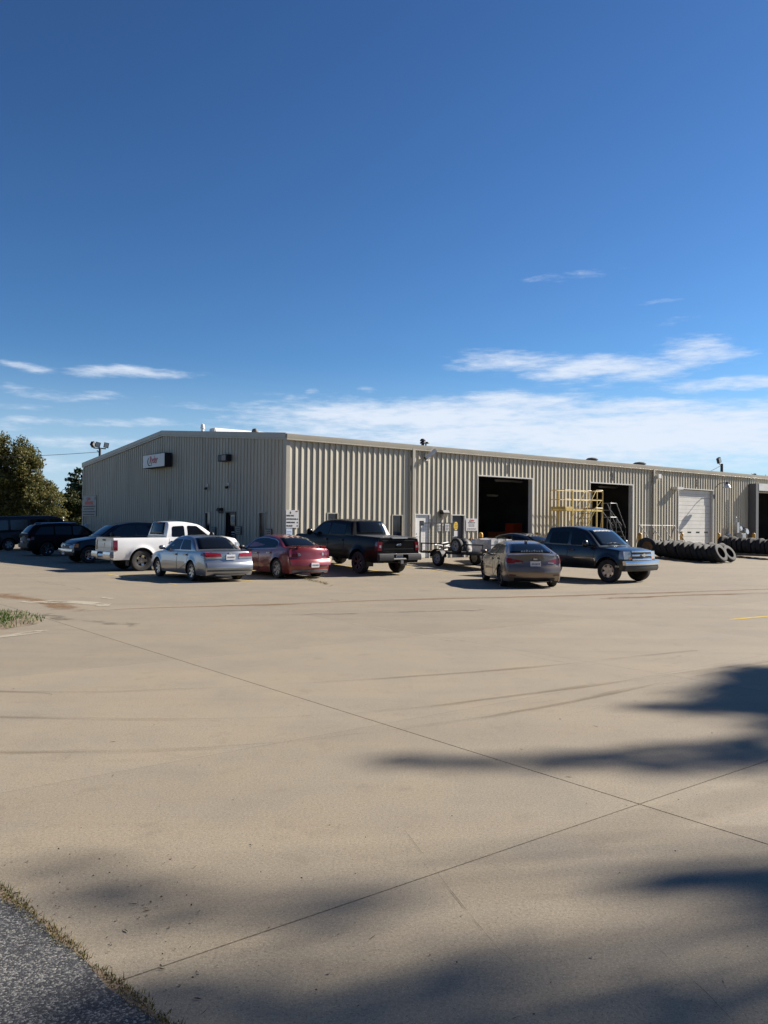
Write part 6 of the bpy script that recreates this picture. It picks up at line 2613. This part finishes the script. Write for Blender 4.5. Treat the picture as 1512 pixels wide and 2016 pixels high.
for (s, t, rzz, col) in ((5.75, -3.7, .3, MT['greymetal']), (6.3, -3.5, -.5, MT['wood'])):
    pb = bthing('loose_bars', 'loose %s lying across the rear of the trailer deck' % ('grey bars' if col is MT['greymetal'] else 'wooden posts'), 'bars', s, t, zt_ + DZ + .03, None, rzz)
    mb = MB()
    for k in range(4):
        mb.tube([(-.6, -.12 + .08 * k, .03 + .22 * (k % 2)), (.6, -.1 + .08 * k, .05 + .1 * k)], .025, 6)
    mb.obj('bar', col, pb)

# ------------------------------------------------------------------ yellow rolling platform beside bay 2
pf = bthing('rolling_platform', 'long yellow rolling work platform with guard rails beside bay 2', 'work platform', 16.5, -1.55, .25)
PL, PW, PZ = 3.25, .95, 2.55
mb = MB()
for x in (0, .62, 2.75, PL):
    for y in (0, PW):
        big = .038 if x in (.62,) else .020
        mb.box(x - big, x + big, y - big, y + big, .12, PZ + 1.02)
for y in (0, PW):
    mb.box(.03, PL - .03, y - .03, y + .03, PZ - .10, PZ)
for x in (0.08, PL - .08):
    mb.box(x - .03, x + .03, .031, PW - .031, PZ - .09, PZ - .01)
mb.obj('platform_frame', MT['scaf'], pf, angle=0)
mb = MB()
for y in (0, PW):
    for z in (PZ + .52, PZ + 1.02):
        mb.tube([(0, y, z), (PL, y, z)], .018, 8)
for x in (0, PL):
    for z in (PZ + .52, PZ + 1.02):
        mb.tube([(x, 0, z), (x, PW, z)], .018, 8)
mb.obj('guard_rail', MT['scaf'], pf)
for k in range(5):
    mb = MB()
    mb.box(.04 + .635 * k, .04 + .635 * k + .62, .035, PW - .035, PZ - .008, PZ + .025)
    mb.obj('deck_panel', MT['rust'], pf, angle=0)
mb = MB()
mb.box(.0, .62, -.035, -.029, PZ, PZ + .12)
mb.box(-.035, -.029, 0, PW, PZ, PZ + .12)
mb.obj('toe_board', MT['scaf'], pf, angle=0)
mb = MB()
for x in (0, PL):
    for y in (0, PW):
        mb.lathe([(0, -.03), (.1, -.03), (.1, .03), (0, .03)], 14, Matrix.Translation((x, y + .05, .1)) @ Matrix.Rotation(R(90), 4, 'Y'))
mb.obj('castor', MT['black'], pf)
mb = MB()
for (x0, x1, z0, z1) in ((0, .62, .5, .5), (0, .62, 1.5, 1.5), (2.75, PL, .6, .6), (2.75, PL, 1.4, 1.4)):
    mb.tube([(x0, 0, z0), (x1, 0, z1)], .018, 6)
    mb.tube([(x0, PW, z0), (x1, PW, z1)], .018, 6)
mb.tube([(0, 0, .3), (0, PW, 2.3)], .015, 6)
mb.tube([(.62, 0, .4), (2.75, 0, .4)], .018, 6)
mb.tube([(.62, PW, .4), (2.75, PW, .4)], .018, 6)
mb.obj('brace', MT['scaf'], pf)


def rolling_steps(name, label, s, t, ntread, rise, run, width, fm, trm, rz=0.0, rail=.95):
    st = bthing(name, label, 'rolling ladder', s, t, .25, None, rz)
    H = ntread * rise
    Lx = ntread * run
    mb_ = MB()
    for y in (0, width):
        mb_.tube([(0, y, .08), (Lx, y, H)], .022, 6)
        mb_.tube([(Lx, y, H), (Lx + .55, y, H)], .022, 6)
        mb_.tube([(Lx + .55, y, .05), (Lx + .55, y, H + rail)], .022, 6)
        mb_.tube([(Lx, y, .05), (Lx, y, H)], .018, 6)
        mb_.tube([(Lx * .35, y, H * .35), (Lx * .35, y, H * .35 + rail), (Lx, y, H + rail), (Lx + .55, y, H + rail)], .020, 6)
        mb_.tube([(0, y, .08), (Lx + .55, y, .08)], .02, 6)
        mb_.tube([(Lx, y, .1), (Lx + .55, y, H * .9)], .014, 6)
        mb_.tube([(Lx * .6, y, H * .6 + rail * .5), (Lx + .55, y, H + rail * .5)], .014, 6)
    for z in (H + rail, H + rail * .5):
        mb_.tube([(Lx + .55, 0, z), (Lx + .55, width, z)], .020, 6)
    for z in (.4, H * .5):
        mb_.tube([(Lx + .55, 0, z), (Lx + .55, width, z)], .014, 6)
    mb_.obj('ladder_frame', fm, st)
    for k in range(ntread):
        mb_ = MB()
        x, z = run * (k + .55), rise * (k + .9)
        mb_.box(x - .10, x + .10, .02, width - .02, z - .015, z + .015)
        mb_.obj('tread', trm, st, angle=0)
    mb_ = MB()
    mb_.box(Lx + .02, Lx + .53, .02, width - .02, H - .012, H + .02)
    mb_.obj('top_deck', trm, st, angle=0)
    mb_ = MB()
    for x in (.05, Lx + .55):
        for y in (0, width):
            mb_.lathe([(0, -.02), (.07, -.02), (.07, .02), (0, .02)], 12, Matrix.Translation((x, y, .07)) @ Matrix.Rotation(R(90), 4, 'X'))
    mb_.obj('castor', MT['black'], st)
    return st


rolling_steps('rolling_steps', 'rust stained yellow rolling steps against the platform beside the second bay', 15.6, -2.75, 10, .26, .20, .72, MT['scaf'], MT['rust'], 0.0, .95)
rolling_steps('rolling_steps', 'slim grey rolling steps standing in the mouth of bay 2', 22.9, -.55, 8, .27, .17, .62, MT['greymetal'], MT['greymetal'], R(180), .8)

# leaning rack of thin steel bars in front of the tyres
rk = bthing('leaning_rack', 'dark steel rack of thin sloping bars left of the white sectional door', 'rack', 22.3, -2.2, .25)
mb = MB()
mb.tube([(-.05, 0, 1.72), (3.6, 0, 1.72)], .014, 6)
mb.tube([(0, .0, 1.72), (0, .35, 0)], .022, 6)
mb.tube([(3.5, .0, 1.72), (3.5, .35, 0)], .022, 6)
mb.tube([(1.1, .1, 1.4), (1.7, .3, .3)], .018, 6)
mb.tube([(1.7, .1, 1.4), (1.1, .3, .3)], .018, 6)
mb.obj('rack_frame', MT['greymetal'], rk)
for x in (.02, 1.15, 2.25, 3.45):
    mb = MB()
    mb.tube([(x, -.02, 1.74), (x + .05, -1.35, .02)], .019, 6)
    mb.obj('sloping_bar', MT['blackmetal'], rk)

# ------------------------------------------------------------------ used truck tyres standing in rows
def tyre_mesh(Rt, wt, seed):
    r__ = np.random.default_rng(seed)
    mb_ = MB()
    w = wt / 2
    ri = Rt * .56
    prof = [(ri, -w * .75), (ri * 1.04, -w * .95), (Rt * .80, -w * 1.0), (Rt * .93, -w * .96), (Rt * .985, -w * .80), (Rt, -w * .5), (Rt * .988, -w * .46), (Rt * .988, -w * .36), (Rt, -w * .32),
            (Rt, w * .32), (Rt * .988, w * .36), (Rt * .988, w * .46), (Rt, w * .5), (Rt * .985, w * .80), (Rt * .93, w * .96), (Rt * .80, w * 1.0), (ri * 1.04, w * .95), (ri, w * .75), (ri * 1.05, w * .6), (Rt * .9, 0), (ri * 1.05, -w * .6)]
    mb_.lathe(prof, 32, closed=True)
    return mb_.mesh('truck_tyre', [MT['rubber_old']], 40)


TY = [tyre_mesh(.51, .28, 1), tyre_mesh(.475, .25, 2), tyre_mesh(.535, .30, 3)]
ORD = ['first', 'second', 'third', 'fourth', 'fifth', 'sixth', 'seventh', 'eighth', 'ninth', 'tenth', 'eleventh', 'twelfth', 'thirteenth', 'fourteenth', 'fifteenth', 'sixteenth']


def tyre(s, t, lean, yaw, label, group, z=0.0, k=0):
    k = (k * 7 + k // 2) % 3
    me = TY[k]
    o = link_mesh('truck_tyre', me)
    rad = (.51, .475, .535)[k % 3]
    # axle along the row (building -t), leaning back onto the next tyre
    M = Matrix.Translation(BW(s, t, gz_st(s, t) + z)) @ Matrix.Rotation(TH + R(yaw), 4, 'Z')
    up = rad * math.cos(R(lean)) + .13 * math.sin(R(abs(lean)))
    M = M @ Matrix.Translation((0, 0, up)) @ Matrix.Rotation(R(lean), 4, 'X') @ Matrix.Rotation(R(90), 4, 'X')
    o.matrix_world = M
    return tag(o, label, 'tyre', group)


n = 13
for k in range(n):
    s = 22.05 + .42 * k / (n - 1) + random.uniform(-.05, .05)
    t = -7.25 + .325 * k
    tyre(s, t, -27 + random.uniform(-9, 8), random.uniform(-5, 5), 'worn black truck tyre, %s from the outer end of the front tyre row' % ORD[k], 'front row of used truck tyres', 0, k)
for k in range(12):
    s = 23.25 + .3 * k / 11 + random.uniform(-.05, .05)
    t = -7.05 + .325 * k
    tyre(s, t, -24 + random.uniform(-9, 8), random.uniform(-5, 5), 'worn black truck tyre, %s from the outer end of the rear tyre row' % ORD[k], 'rear row of used truck tyres', 0, k + 1)
# one wheel with its steel disc leaning at the wall end of the front row
wt_ = bthing('truck_wheel', 'truck wheel with dull steel disc leaning at the wall end of the front tyre row', 'wheel', 21.75, -3.05, .25)
Mx = Matrix.Rotation(R(-38), 4, 'Z') @ Matrix.Translation((0, 0, .50)) @ Matrix.Rotation(R(-8), 4, 'X') @ Matrix.Rotation(R(90), 4, 'X')
o = link_mesh('tyre', TY[2], wt_)
o.matrix_local = Mx
mb = MB()
mb.lathe([(0, .02), (.07, .03), (.08, -.02), (.20, -.03), (.24, .04), (.29, .10), (.30, .12), (.30, -.12), (.28, -.1), (0, -.06)], 28)
for k in range(8):
    a = 2 * math.pi * k / 8
    mb.lathe([(0, 0), (.03, 0), (.03, .012), (0, .012)], 8, Matrix.Translation((.15 * math.cos(a), .15 * math.sin(a), -.028)))
o = mb.obj('disc', MT['rust'], wt_)
o.matrix_local = Mx

pal = bthing('tyre_pallet', 'low wooden skid under the tyre row at the right edge of the picture', 'pallet', 29.9, -4.9, .20)
for k in range(8):
    mb = MB()
    mb.box(-.55, .55, -2.0 + .5 * k, -2.0 + .5 * k + .3, .12, .15)
    mb.obj('plank', MT['wood'], pal, angle=0)
mb = MB()
for x in (-.5, 0, .5):
    mb.box(x - .05, x + .05, -2.0, 1.95, .0, .119)
mb.obj('bearer', MT['wood'], pal, angle=0)
for k in range(13):
    tyre(29.9 + random.uniform(-.04, .04), -6.7 + .30 * k, -6 + random.uniform(-4, 4), random.uniform(-4, 4), 'dark truck tyre on the skid, %s from the outer end' % ORD[k], 'truck tyres on the skid', .16, k + 2)

# ------------------------------------------------------------------ trees
def leaf_mass(mb, centres, n, size, seed, flat=.0, elong=1.6):
    """leaf-sized faces scattered through clumps: (centre, radii)"""
    r__ = np.random.default_rng(seed)
    vol = np.array([c[1][0] * c[1][1] * c[1][2] for c in centres]) ** .72
    cnt = np.maximum(3, (n * vol / vol.sum()).astype(int))
    V = []
    for (c, rad), m in zip(centres, cnt):
        d = r__.normal(size=(m, 3))
        d /= np.linalg.norm(d, axis=1)[:, None]
        rr_ = r__.random(m) ** .5
        p = np.array(c) + d * rr_[:, None] * np.array(rad) * r__.uniform(.8, 1.15, (m, 1))
        nrm = r__.normal(size=(m, 3)) + np.array([0, 0, flat])
        nrm /= np.linalg.norm(nrm, axis=1)[:, None]
        a = np.cross(nrm, r__.normal(size=(m, 3)))
        a /= np.linalg.norm(a, axis=1)[:, None]
        b = np.cross(nrm, a)
        sz = size * r__.uniform(.6, 1.35, (m, 1))
        q = np.stack([p - a * sz * elong * .5, p + b * sz * .42 + nrm * sz * .12, p + a * sz * elong * .5, p - b * sz * .42 + nrm * sz * .1], axis=1)
        V.append(q)
    Vs = np.concatenate(V)
    k = len(mb.v)
    m = len(Vs)
    mb.v += [tuple(x) for x in Vs.reshape(-1, 3)]
    mb.f += [(k + 4 * i, k + 4 * i + 1, k + 4 * i + 2, k + 4 * i + 3) for i in range(m)]
    mb.m += [0] * m


def clump_set(outline, n, rmin, rmax, seed, zsq=.8):
    """clump centres scattered through a union of ellipsoids"""
    r__ = np.random.default_rng(seed)
    vol = np.array([o[1][0] * o[1][1] * o[1][2] for o in outline])
    out = []
    for k in range(n):
        o = outline[r__.choice(len(outline), p=vol / vol.sum())]
        d = r__.normal(size=3)
        d /= np.linalg.norm(d)
        q = r__.random() ** .38
        rr_ = r__.uniform(rmin, rmax)
        out.append((tuple(np.array(o[0]) + d * q * np.array(o[1]) * .92), (rr_, rr_, rr_ * zsq)))
    return out


def tree(name, label, loc, trunk, limbs, clumps, n, size, matl, seed, group=None, flat=0.0, elong=1.6):
    t = thing(name, label, 'tree', loc, 0, group)
    mb_ = MB()
    mb_.tube(trunk[0], trunk[1], 9)
    for pts, rad in limbs:
        mb_.tube(pts, rad, 6)
    mb_.obj('trunk', MT['bark'], t)
    mb_ = MB()
    leaf_mass(mb_, clumps, n, size, seed, flat, elong)
    mb_.obj('crown', matl, t, angle=0, fixn=False)
    return t


def limbs_to(clumps, base_z, top_z, seed, k=14, r0=.10):
    r__ = np.random.default_rng(seed)
    out = []
    for i in r__.choice(len(clumps), min(k, len(clumps)), replace=False):
        c = np.array(clumps[i][0])
        z0 = base_z + (min(top_z, c[2]) - base_z) * r__.uniform(.3, .75)
        p0 = np.array([0, 0, z0])
        mid = p0 + (c - p0) * .5 + r__.normal(0, .2, 3)
        out.append(([tuple(p0), tuple(mid), tuple(c)], [r0, r0 * .6, r0 * .2]))
    return out


# autumn tree on the left (stands about 72 m away)
ol = [((0.3, 0, 6.4), (2.6, 2.4, 3.0)), ((-1.8, 0, 5.6), (2.9, 2.4, 3.0)), ((1.5, 0.3, 4.6), (2.8, 2.4, 2.2)), ((2.5, -.2, 3.1), (2.7, 2.2, 1.9)), ((-1.2, 0, 2.9), (3.4, 2.4, 1.9))]
cl = clump_set(ol, 330, .45, .95, 31)
tree('autumn_tree', 'large olive and brown autumn tree at the left edge behind the dark van', (-32.4, 71.5, -.05),
     ([(0, 0, 0), (.1, 0, 1.6), (-.1, .1, 3.6), (.1, 0, 6.8)], [.30, .24, .17, .05]), limbs_to(cl, 1.6, 6.5, 3, 34, .09), cl, 60000, .14, MT['leaf_autumn'], 41, 'trees left of the building')
ol = [((0, 0, 2.4), (2.6, 2.0, 1.6)), ((1.2, 0, 3.3), (1.6, 1.5, 1.3))]
cl = clump_set(ol, 46, .35, .75, 32)
tree('dark_tree', 'low dark leafy tree between the autumn tree and the pine', (-30.0, 78.0, -.05),
     ([(0, 0, 0), (0, 0, 1.5), (.1, 0, 3.4)], [.18, .14, .05]), limbs_to(cl, 1.0, 3.2, 4, 12, .06), cl, 4200, .20, MT['leaf_dark'], 42, 'trees left of the building')
# pine beside the building
def pine(label, loc, H, Rm, seed, n=7500, matl=None, z0=.12, group=None, blunt=.35, leaf=.26):
    r__ = np.random.default_rng(seed)
    cl_, lm = [], []
    z = H * z0
    while z < H * .985:
        f = (z / H - z0) / (1 - z0)
        rad = Rm * (1 - f) ** blunt * (.55 + .45 * min(1, f * 4 + .35))
        m = 7 if f < .8 else 4
        for k in range(m):
            a = r__.uniform(0, 6.283)
            l = rad * r__.uniform(.5, 1.08)
            c = (l * math.cos(a), l * math.sin(a), z + r__.uniform(-.1, .25) * Rm * .4)
            cl_.append((c, (rad * .27, rad * .27, rad * .17)))
            c2 = (l * .5 * math.cos(a), l * .5 * math.sin(a), z)
            cl_.append((c2, (rad * .26, rad * .26, rad * .18)))
            lm.append(([(0, 0, z - .1), c], [.05, .015]))
        z += H * .065
    cl_.append(((0, 0, H * .97), (Rm * .2, Rm * .2, H * .05)))
    return tree('pine_tree', label, loc, ([(0, 0, 0), (.05, 0, H * .5), (0, 0, H * .97)], [H * .022, H * .016, .03]), lm, cl_, n, leaf, matl or MT['needles'], seed, group, .6, 2.2)


pine('dark green pine tree rising beside the left end of the building', (-29.35, 80.0, -.05), 6.9, 2.6, 51, 11000, group='trees left of the building', blunt=.45, z0=.05, leaf=.2)
pine('dark pine tree further back, partly hidden by the building end', (-27.2, 88.0, -.05), 5.4, 2.2, 52, 4500, group='trees left of the building', blunt=.5, z0=.05)
# unseen woods added behind the camera and left, darkening reflections and the gable
mb = MB()
cl = []
r__ = np.random.default_rng(63)
for a_deg in np.arange(112, 296, 2.2):
    for lay in range(5):
        a_ = R(a_deg + r__.uniform(-1.2, 1.2))
        d_ = r__.uniform(36, 44) + (10 if a_deg > 255 else 0)
        h_ = (1.6, 4.5, 8, 11.5, 14.5)[lay] + r__.uniform(-1, 1.4)
        cl.append(((d_ * math.sin(a_), d_ * math.cos(a_), h_), (r__.uniform(1.8, 2.8), r__.uniform(1.8, 2.8), r__.uniform(1.6, 2.6))))
leaf_mass(mb, cl, 26000, .75, 64)
for a_deg in np.arange(112, 296, 5.5):
    a_ = R(a_deg)
    d_ = 41 + (10 if a_deg > 255 else 0)
    mb.tube([(d_ * math.sin(a_), d_ * math.cos(a_), -.1), (d_ * math.sin(a_) + .2, d_ * math.cos(a_), 13)], [.28, .08], 6)
tag(mb.obj('woods', MT['leaf_dark'], angle=0, fixn=False), 'unseen dark woods added behind the camera to darken the reflections', 'woods', kind='stuff')
# far woods close the view left of the building and behind it
mb = MB()
cl = []
r__ = np.random.default_rng(61)
for k in range(240):
    x = r__.uniform(-160, 20)
    y = 150 + r__.uniform(-8, 8)
    h = r__.uniform(1.4, 2.6)
    cl.append(((x, y, h), (r__.uniform(1.6, 3), 2, h)))
for k in range(200):
    x = r__.uniform(130, 300)
    y = 190 + r__.uniform(-15, 15)
    h = r__.uniform(1.5, 3.6)
    cl.append(((x, y, h), (r__.uniform(1.6, 3), 2.5, h)))
leaf_mass(mb, cl, 16000, .7, 62)
tag(mb.obj('far_woods', MT['leaf_dark'], angle=0, fixn=False), 'low line of distant woods behind the lot', 'woods', kind='stuff')
# tree tops showing over the far roof edge
for (px, ztop, Y, lab) in ((1481, 938-7, 150.0, 'dark bare topped tree just showing over the far right roof edge'), (1499, 933, 158.0, 'pale twiggy tree showing over the roof at the right edge'), (1505, 935, 165.0, 'rounded green tree top at the right edge over the roof')):
    x = (px - 756) / 1640.0 * Y
    zt = CAM_H + (1038 - ztop) / 1640.0 * Y
    cl = clump_set([((0, 0, zt - 2.2), (1.7, 1.7, 2.2)), ((0, 0, zt - 4.5), (2.4, 2.2, 2.0))], 40, .3, .6, int(px))
    tree('distant_tree', lab, (x, Y, 0), ([(0, 0, 0), (0, 0, zt - 1)], [.3, .05]), limbs_to(cl, 3, zt - 1, 5, 14, .08), cl, 1800, .3, MT['leaf_dark'], int(px) + 1, 'tree tops over the far roof')

# white marker post and thin pole behind the sport utility
wp = thing('marker_post', 'short white marker post standing behind the black sport utility', 'post', (-28.6, 74.0, 0))
mb = MB()
mb.box(-.14, .14, -.10, .10, 0, 2.15)
mb.obj('post', MT['white'], wp, angle=0)
mb = MB()
mb.box(-.16, .16, -.12, .12, 2.151, 2.19)
mb.obj('cap', MT['trim_white'], wp, angle=0)
wp = thing('thin_pole', 'thin grey pole left of the white marker post', 'pole', (-28.95, 74.2, 0))
mb = MB()
mb.tube([(0, 0, 0), (0, 0, 2.75)], [.06, .05], 8)
mb.obj('shaft', MT['galv'], wp)
mb = MB()
mb.lathe([(0, 0), (.07, 0), (.05, .05), (0, .06)], 10, Matrix.Translation((0, 0, 2.75)))
mb.obj('cap', MT['galv'], wp)
wp = thing('utility_box', 'small white box on a stake at the left foot of the gable wall', 'box', (-16.8, 47.0, 0))
mb = MB()
mb.tube([(0, 0, 0), (0, 0, 1.5)], .03, 6)
mb.obj('stake', MT['galv'], wp)
mb = MB()
mb.box(-.10, .10, -.08, .08, 1.5, 1.72)
mb.obj('box_body', MT['white'], wp, angle=0)

# tall pines east of the lot, outside the picture: their crowns shade the near slabs
SHADE = [  # ground centre (x, y), footprint radius, density
    (-.7, 3.35, .26, .45), (-.25, 3.25, .28, .5), (.2, 2.95, .3, .5), (-1.15, 3.1, .3, .45), (-.9, 2.8, .35, .5), (1.6, 4.5, .2, .8), (1.35, 4.42, .16, .5),
    (4.1, 9.25, .5, 1.6), (4.6, 9.8, .6, 1.6), (5.2, 9.4, .8, 1.8), (4.7, 8.35, .55, 1.6), (5.6, 8.9, .8, 1.8), (3.6, 8.95, .3, 1.3), (4.5, 10.6, .35, 1.2), (5.1, 11.2, .4, 1.2), (6.0, 10.3, .9, 1.8),
    (4.4, 9.3, .7, 1.6), (5.0, 8.8, .8, 1.3), (4.0, 8.9, .42, 1.1), (5.4, 9.9, .8, 1.3), (4.9, 10.5, .5, 1.1), (4.5, 8.5, .5, 1.2), (2.35, 4.3, .42, 1.3), (2.95, 4.35, .5, 1.3), (1.95, 4.52, .24, 1.0), (3.5, 4.6, .5, 1.2),
    (4.9, 9.5, 1.25, 1.0), (5.6, 8.6, 1.4, 1.0), (4.3, 8.2, .75, .9), (6.6, 10.2, 1.6, 1.0), (3.4, 8.75, .38, .8), (2.85, 8.85, .22, .55), (5.2, 10.9, .5, .8), (4.0, 9.6, .32, .6), (6.4, 7.6, 1.2, .9),
    (.25, 6.72, .20, .55), (.75, 6.68, .22, .55), (1.35, 6.75, .30, .5), (1.9, 6.9, .30, .5), (2.3, 6.6, .28, .5), (2.9, 6.85, .4, .7), (3.9, 6.9, .5, .8), (3.2, 7.3, .3, .5), (2.5, 7.2, .22, .4), (4.4, 6.5, .4, .7),
    (2.15, 4.42, .30, .95), (2.6, 4.5, .4, 1.0), (1.75, 4.45, .2, .7), (3.1, 4.2, .5, .9),
    (-1.75, 4.52, .18, .16), (-1.35, 4.25, .24, .2), (-.95, 4.05, .26, .2), (-.45, 4.15, .28, .16), (-.05, 4.2, .26, .2), (-.3, 3.8, .22, .15),
    (.15, 3.42, .3, 0.30), (.55, 3.62, .3, 0.24), (.9, 3.3, .3, 0.33), (1.35, 3.35, .3, 0.30), (1.8, 3.5, .35, 0.30), (.5, 3.0, .4, 0.30), (-.4, 3.05, .3, 0.18), (1.2, 2.9, .5, 0.30), (-.2, 2.6, .4, 0.24), (.6, 2.2, .6, 0.30), (2.2, 3.0, .5, 0.36)]
LD = 42.0
SH = Vector((SV.x, SV.y, SV.z))
verge = MB()
vc = Vector((36.0, 19.5, 0))
vs = [(vc.x, vc.y, .16)] + [(vc.x + 11 * math.cos(a) * k, vc.y + 7.5 * math.sin(a) * k, z) for k, z in ((.6, .13), (1.0, .006)) for a in np.linspace(0, 2 * math.pi, 33)[:-1]]
verge.add(vs, [(0, 1 + k, 1 + (k + 1) % 32) for k in range(32)] + [(1 + k, 33 + k, 33 + (k + 1) % 32, 1 + (k + 1) % 32) for k in range(32)])
tag(verge.obj('grass_verge', mat('verge_turf', (.06, .085, .025), .95, var=.4, vscale=1.2), angle=60), kind='structure')
PINES = [((38.5, 23.0), []), ((34.5, 20.4), []), ((36.5, 18.2), []), ((33.0, 16.9), [])]
for (gx, gy, rad, den) in SHADE:
    c = Vector((gx, gy, 0)) + SH * (LD * random.uniform(.92, 1.08))
    j = min(range(4), key=lambda q: (c.x - PINES[q][0][0]) ** 2 + (c.y - PINES[q][0][1]) ** 2)
    PINES[j][1].append((c, rad, den))
for j, ((tx, ty), cl_) in enumerate(PINES):
    if not cl_:
        continue
    loc = Vector((tx, ty, .1))
    t = thing('tall_pine', ('tall pine with a long bare trunk beyond the right edge of the lot', 'tall leaning crowned pine on the verge', 'tall sparse pine at the near side of the verge', 'slender pine nearest the lot on the verge')[j], 'tree', loc, 0, 'tall pines on the verge')
    top = sum(c.z for c, _, _ in cl_) / len(cl_) - 4.5
    mb = MB()
    mb.tube([(0, 0, -.1), (.1, 0, top * .5), (0, .1, top + .5)], [.34, .24, .05], 10)
    for c, rad, den in cl_:
        p = c - loc
        mb.tube([(0, 0, min(p.z - .5, top)), (p.x * .5, p.y * .5, .5 * (p.z + min(p.z - .5, top))), tuple(p)], [.06, .035, .010], 5)
    mb.obj('trunk', MT['bark'], t)
    mb = MB()
    for k, (c, rad, den) in enumerate(cl_):
        p = c - loc
        m = int(190 * den * (rad / .6) ** 2) + 8
        leaf_mass(mb, [(tuple(p), (rad, rad, rad * .62))], min(m, 4200), .15, 100 + k + 50 * j, .4, 2.0)
    mb.obj('crown', MT['needles'], t, angle=0, fixn=False)
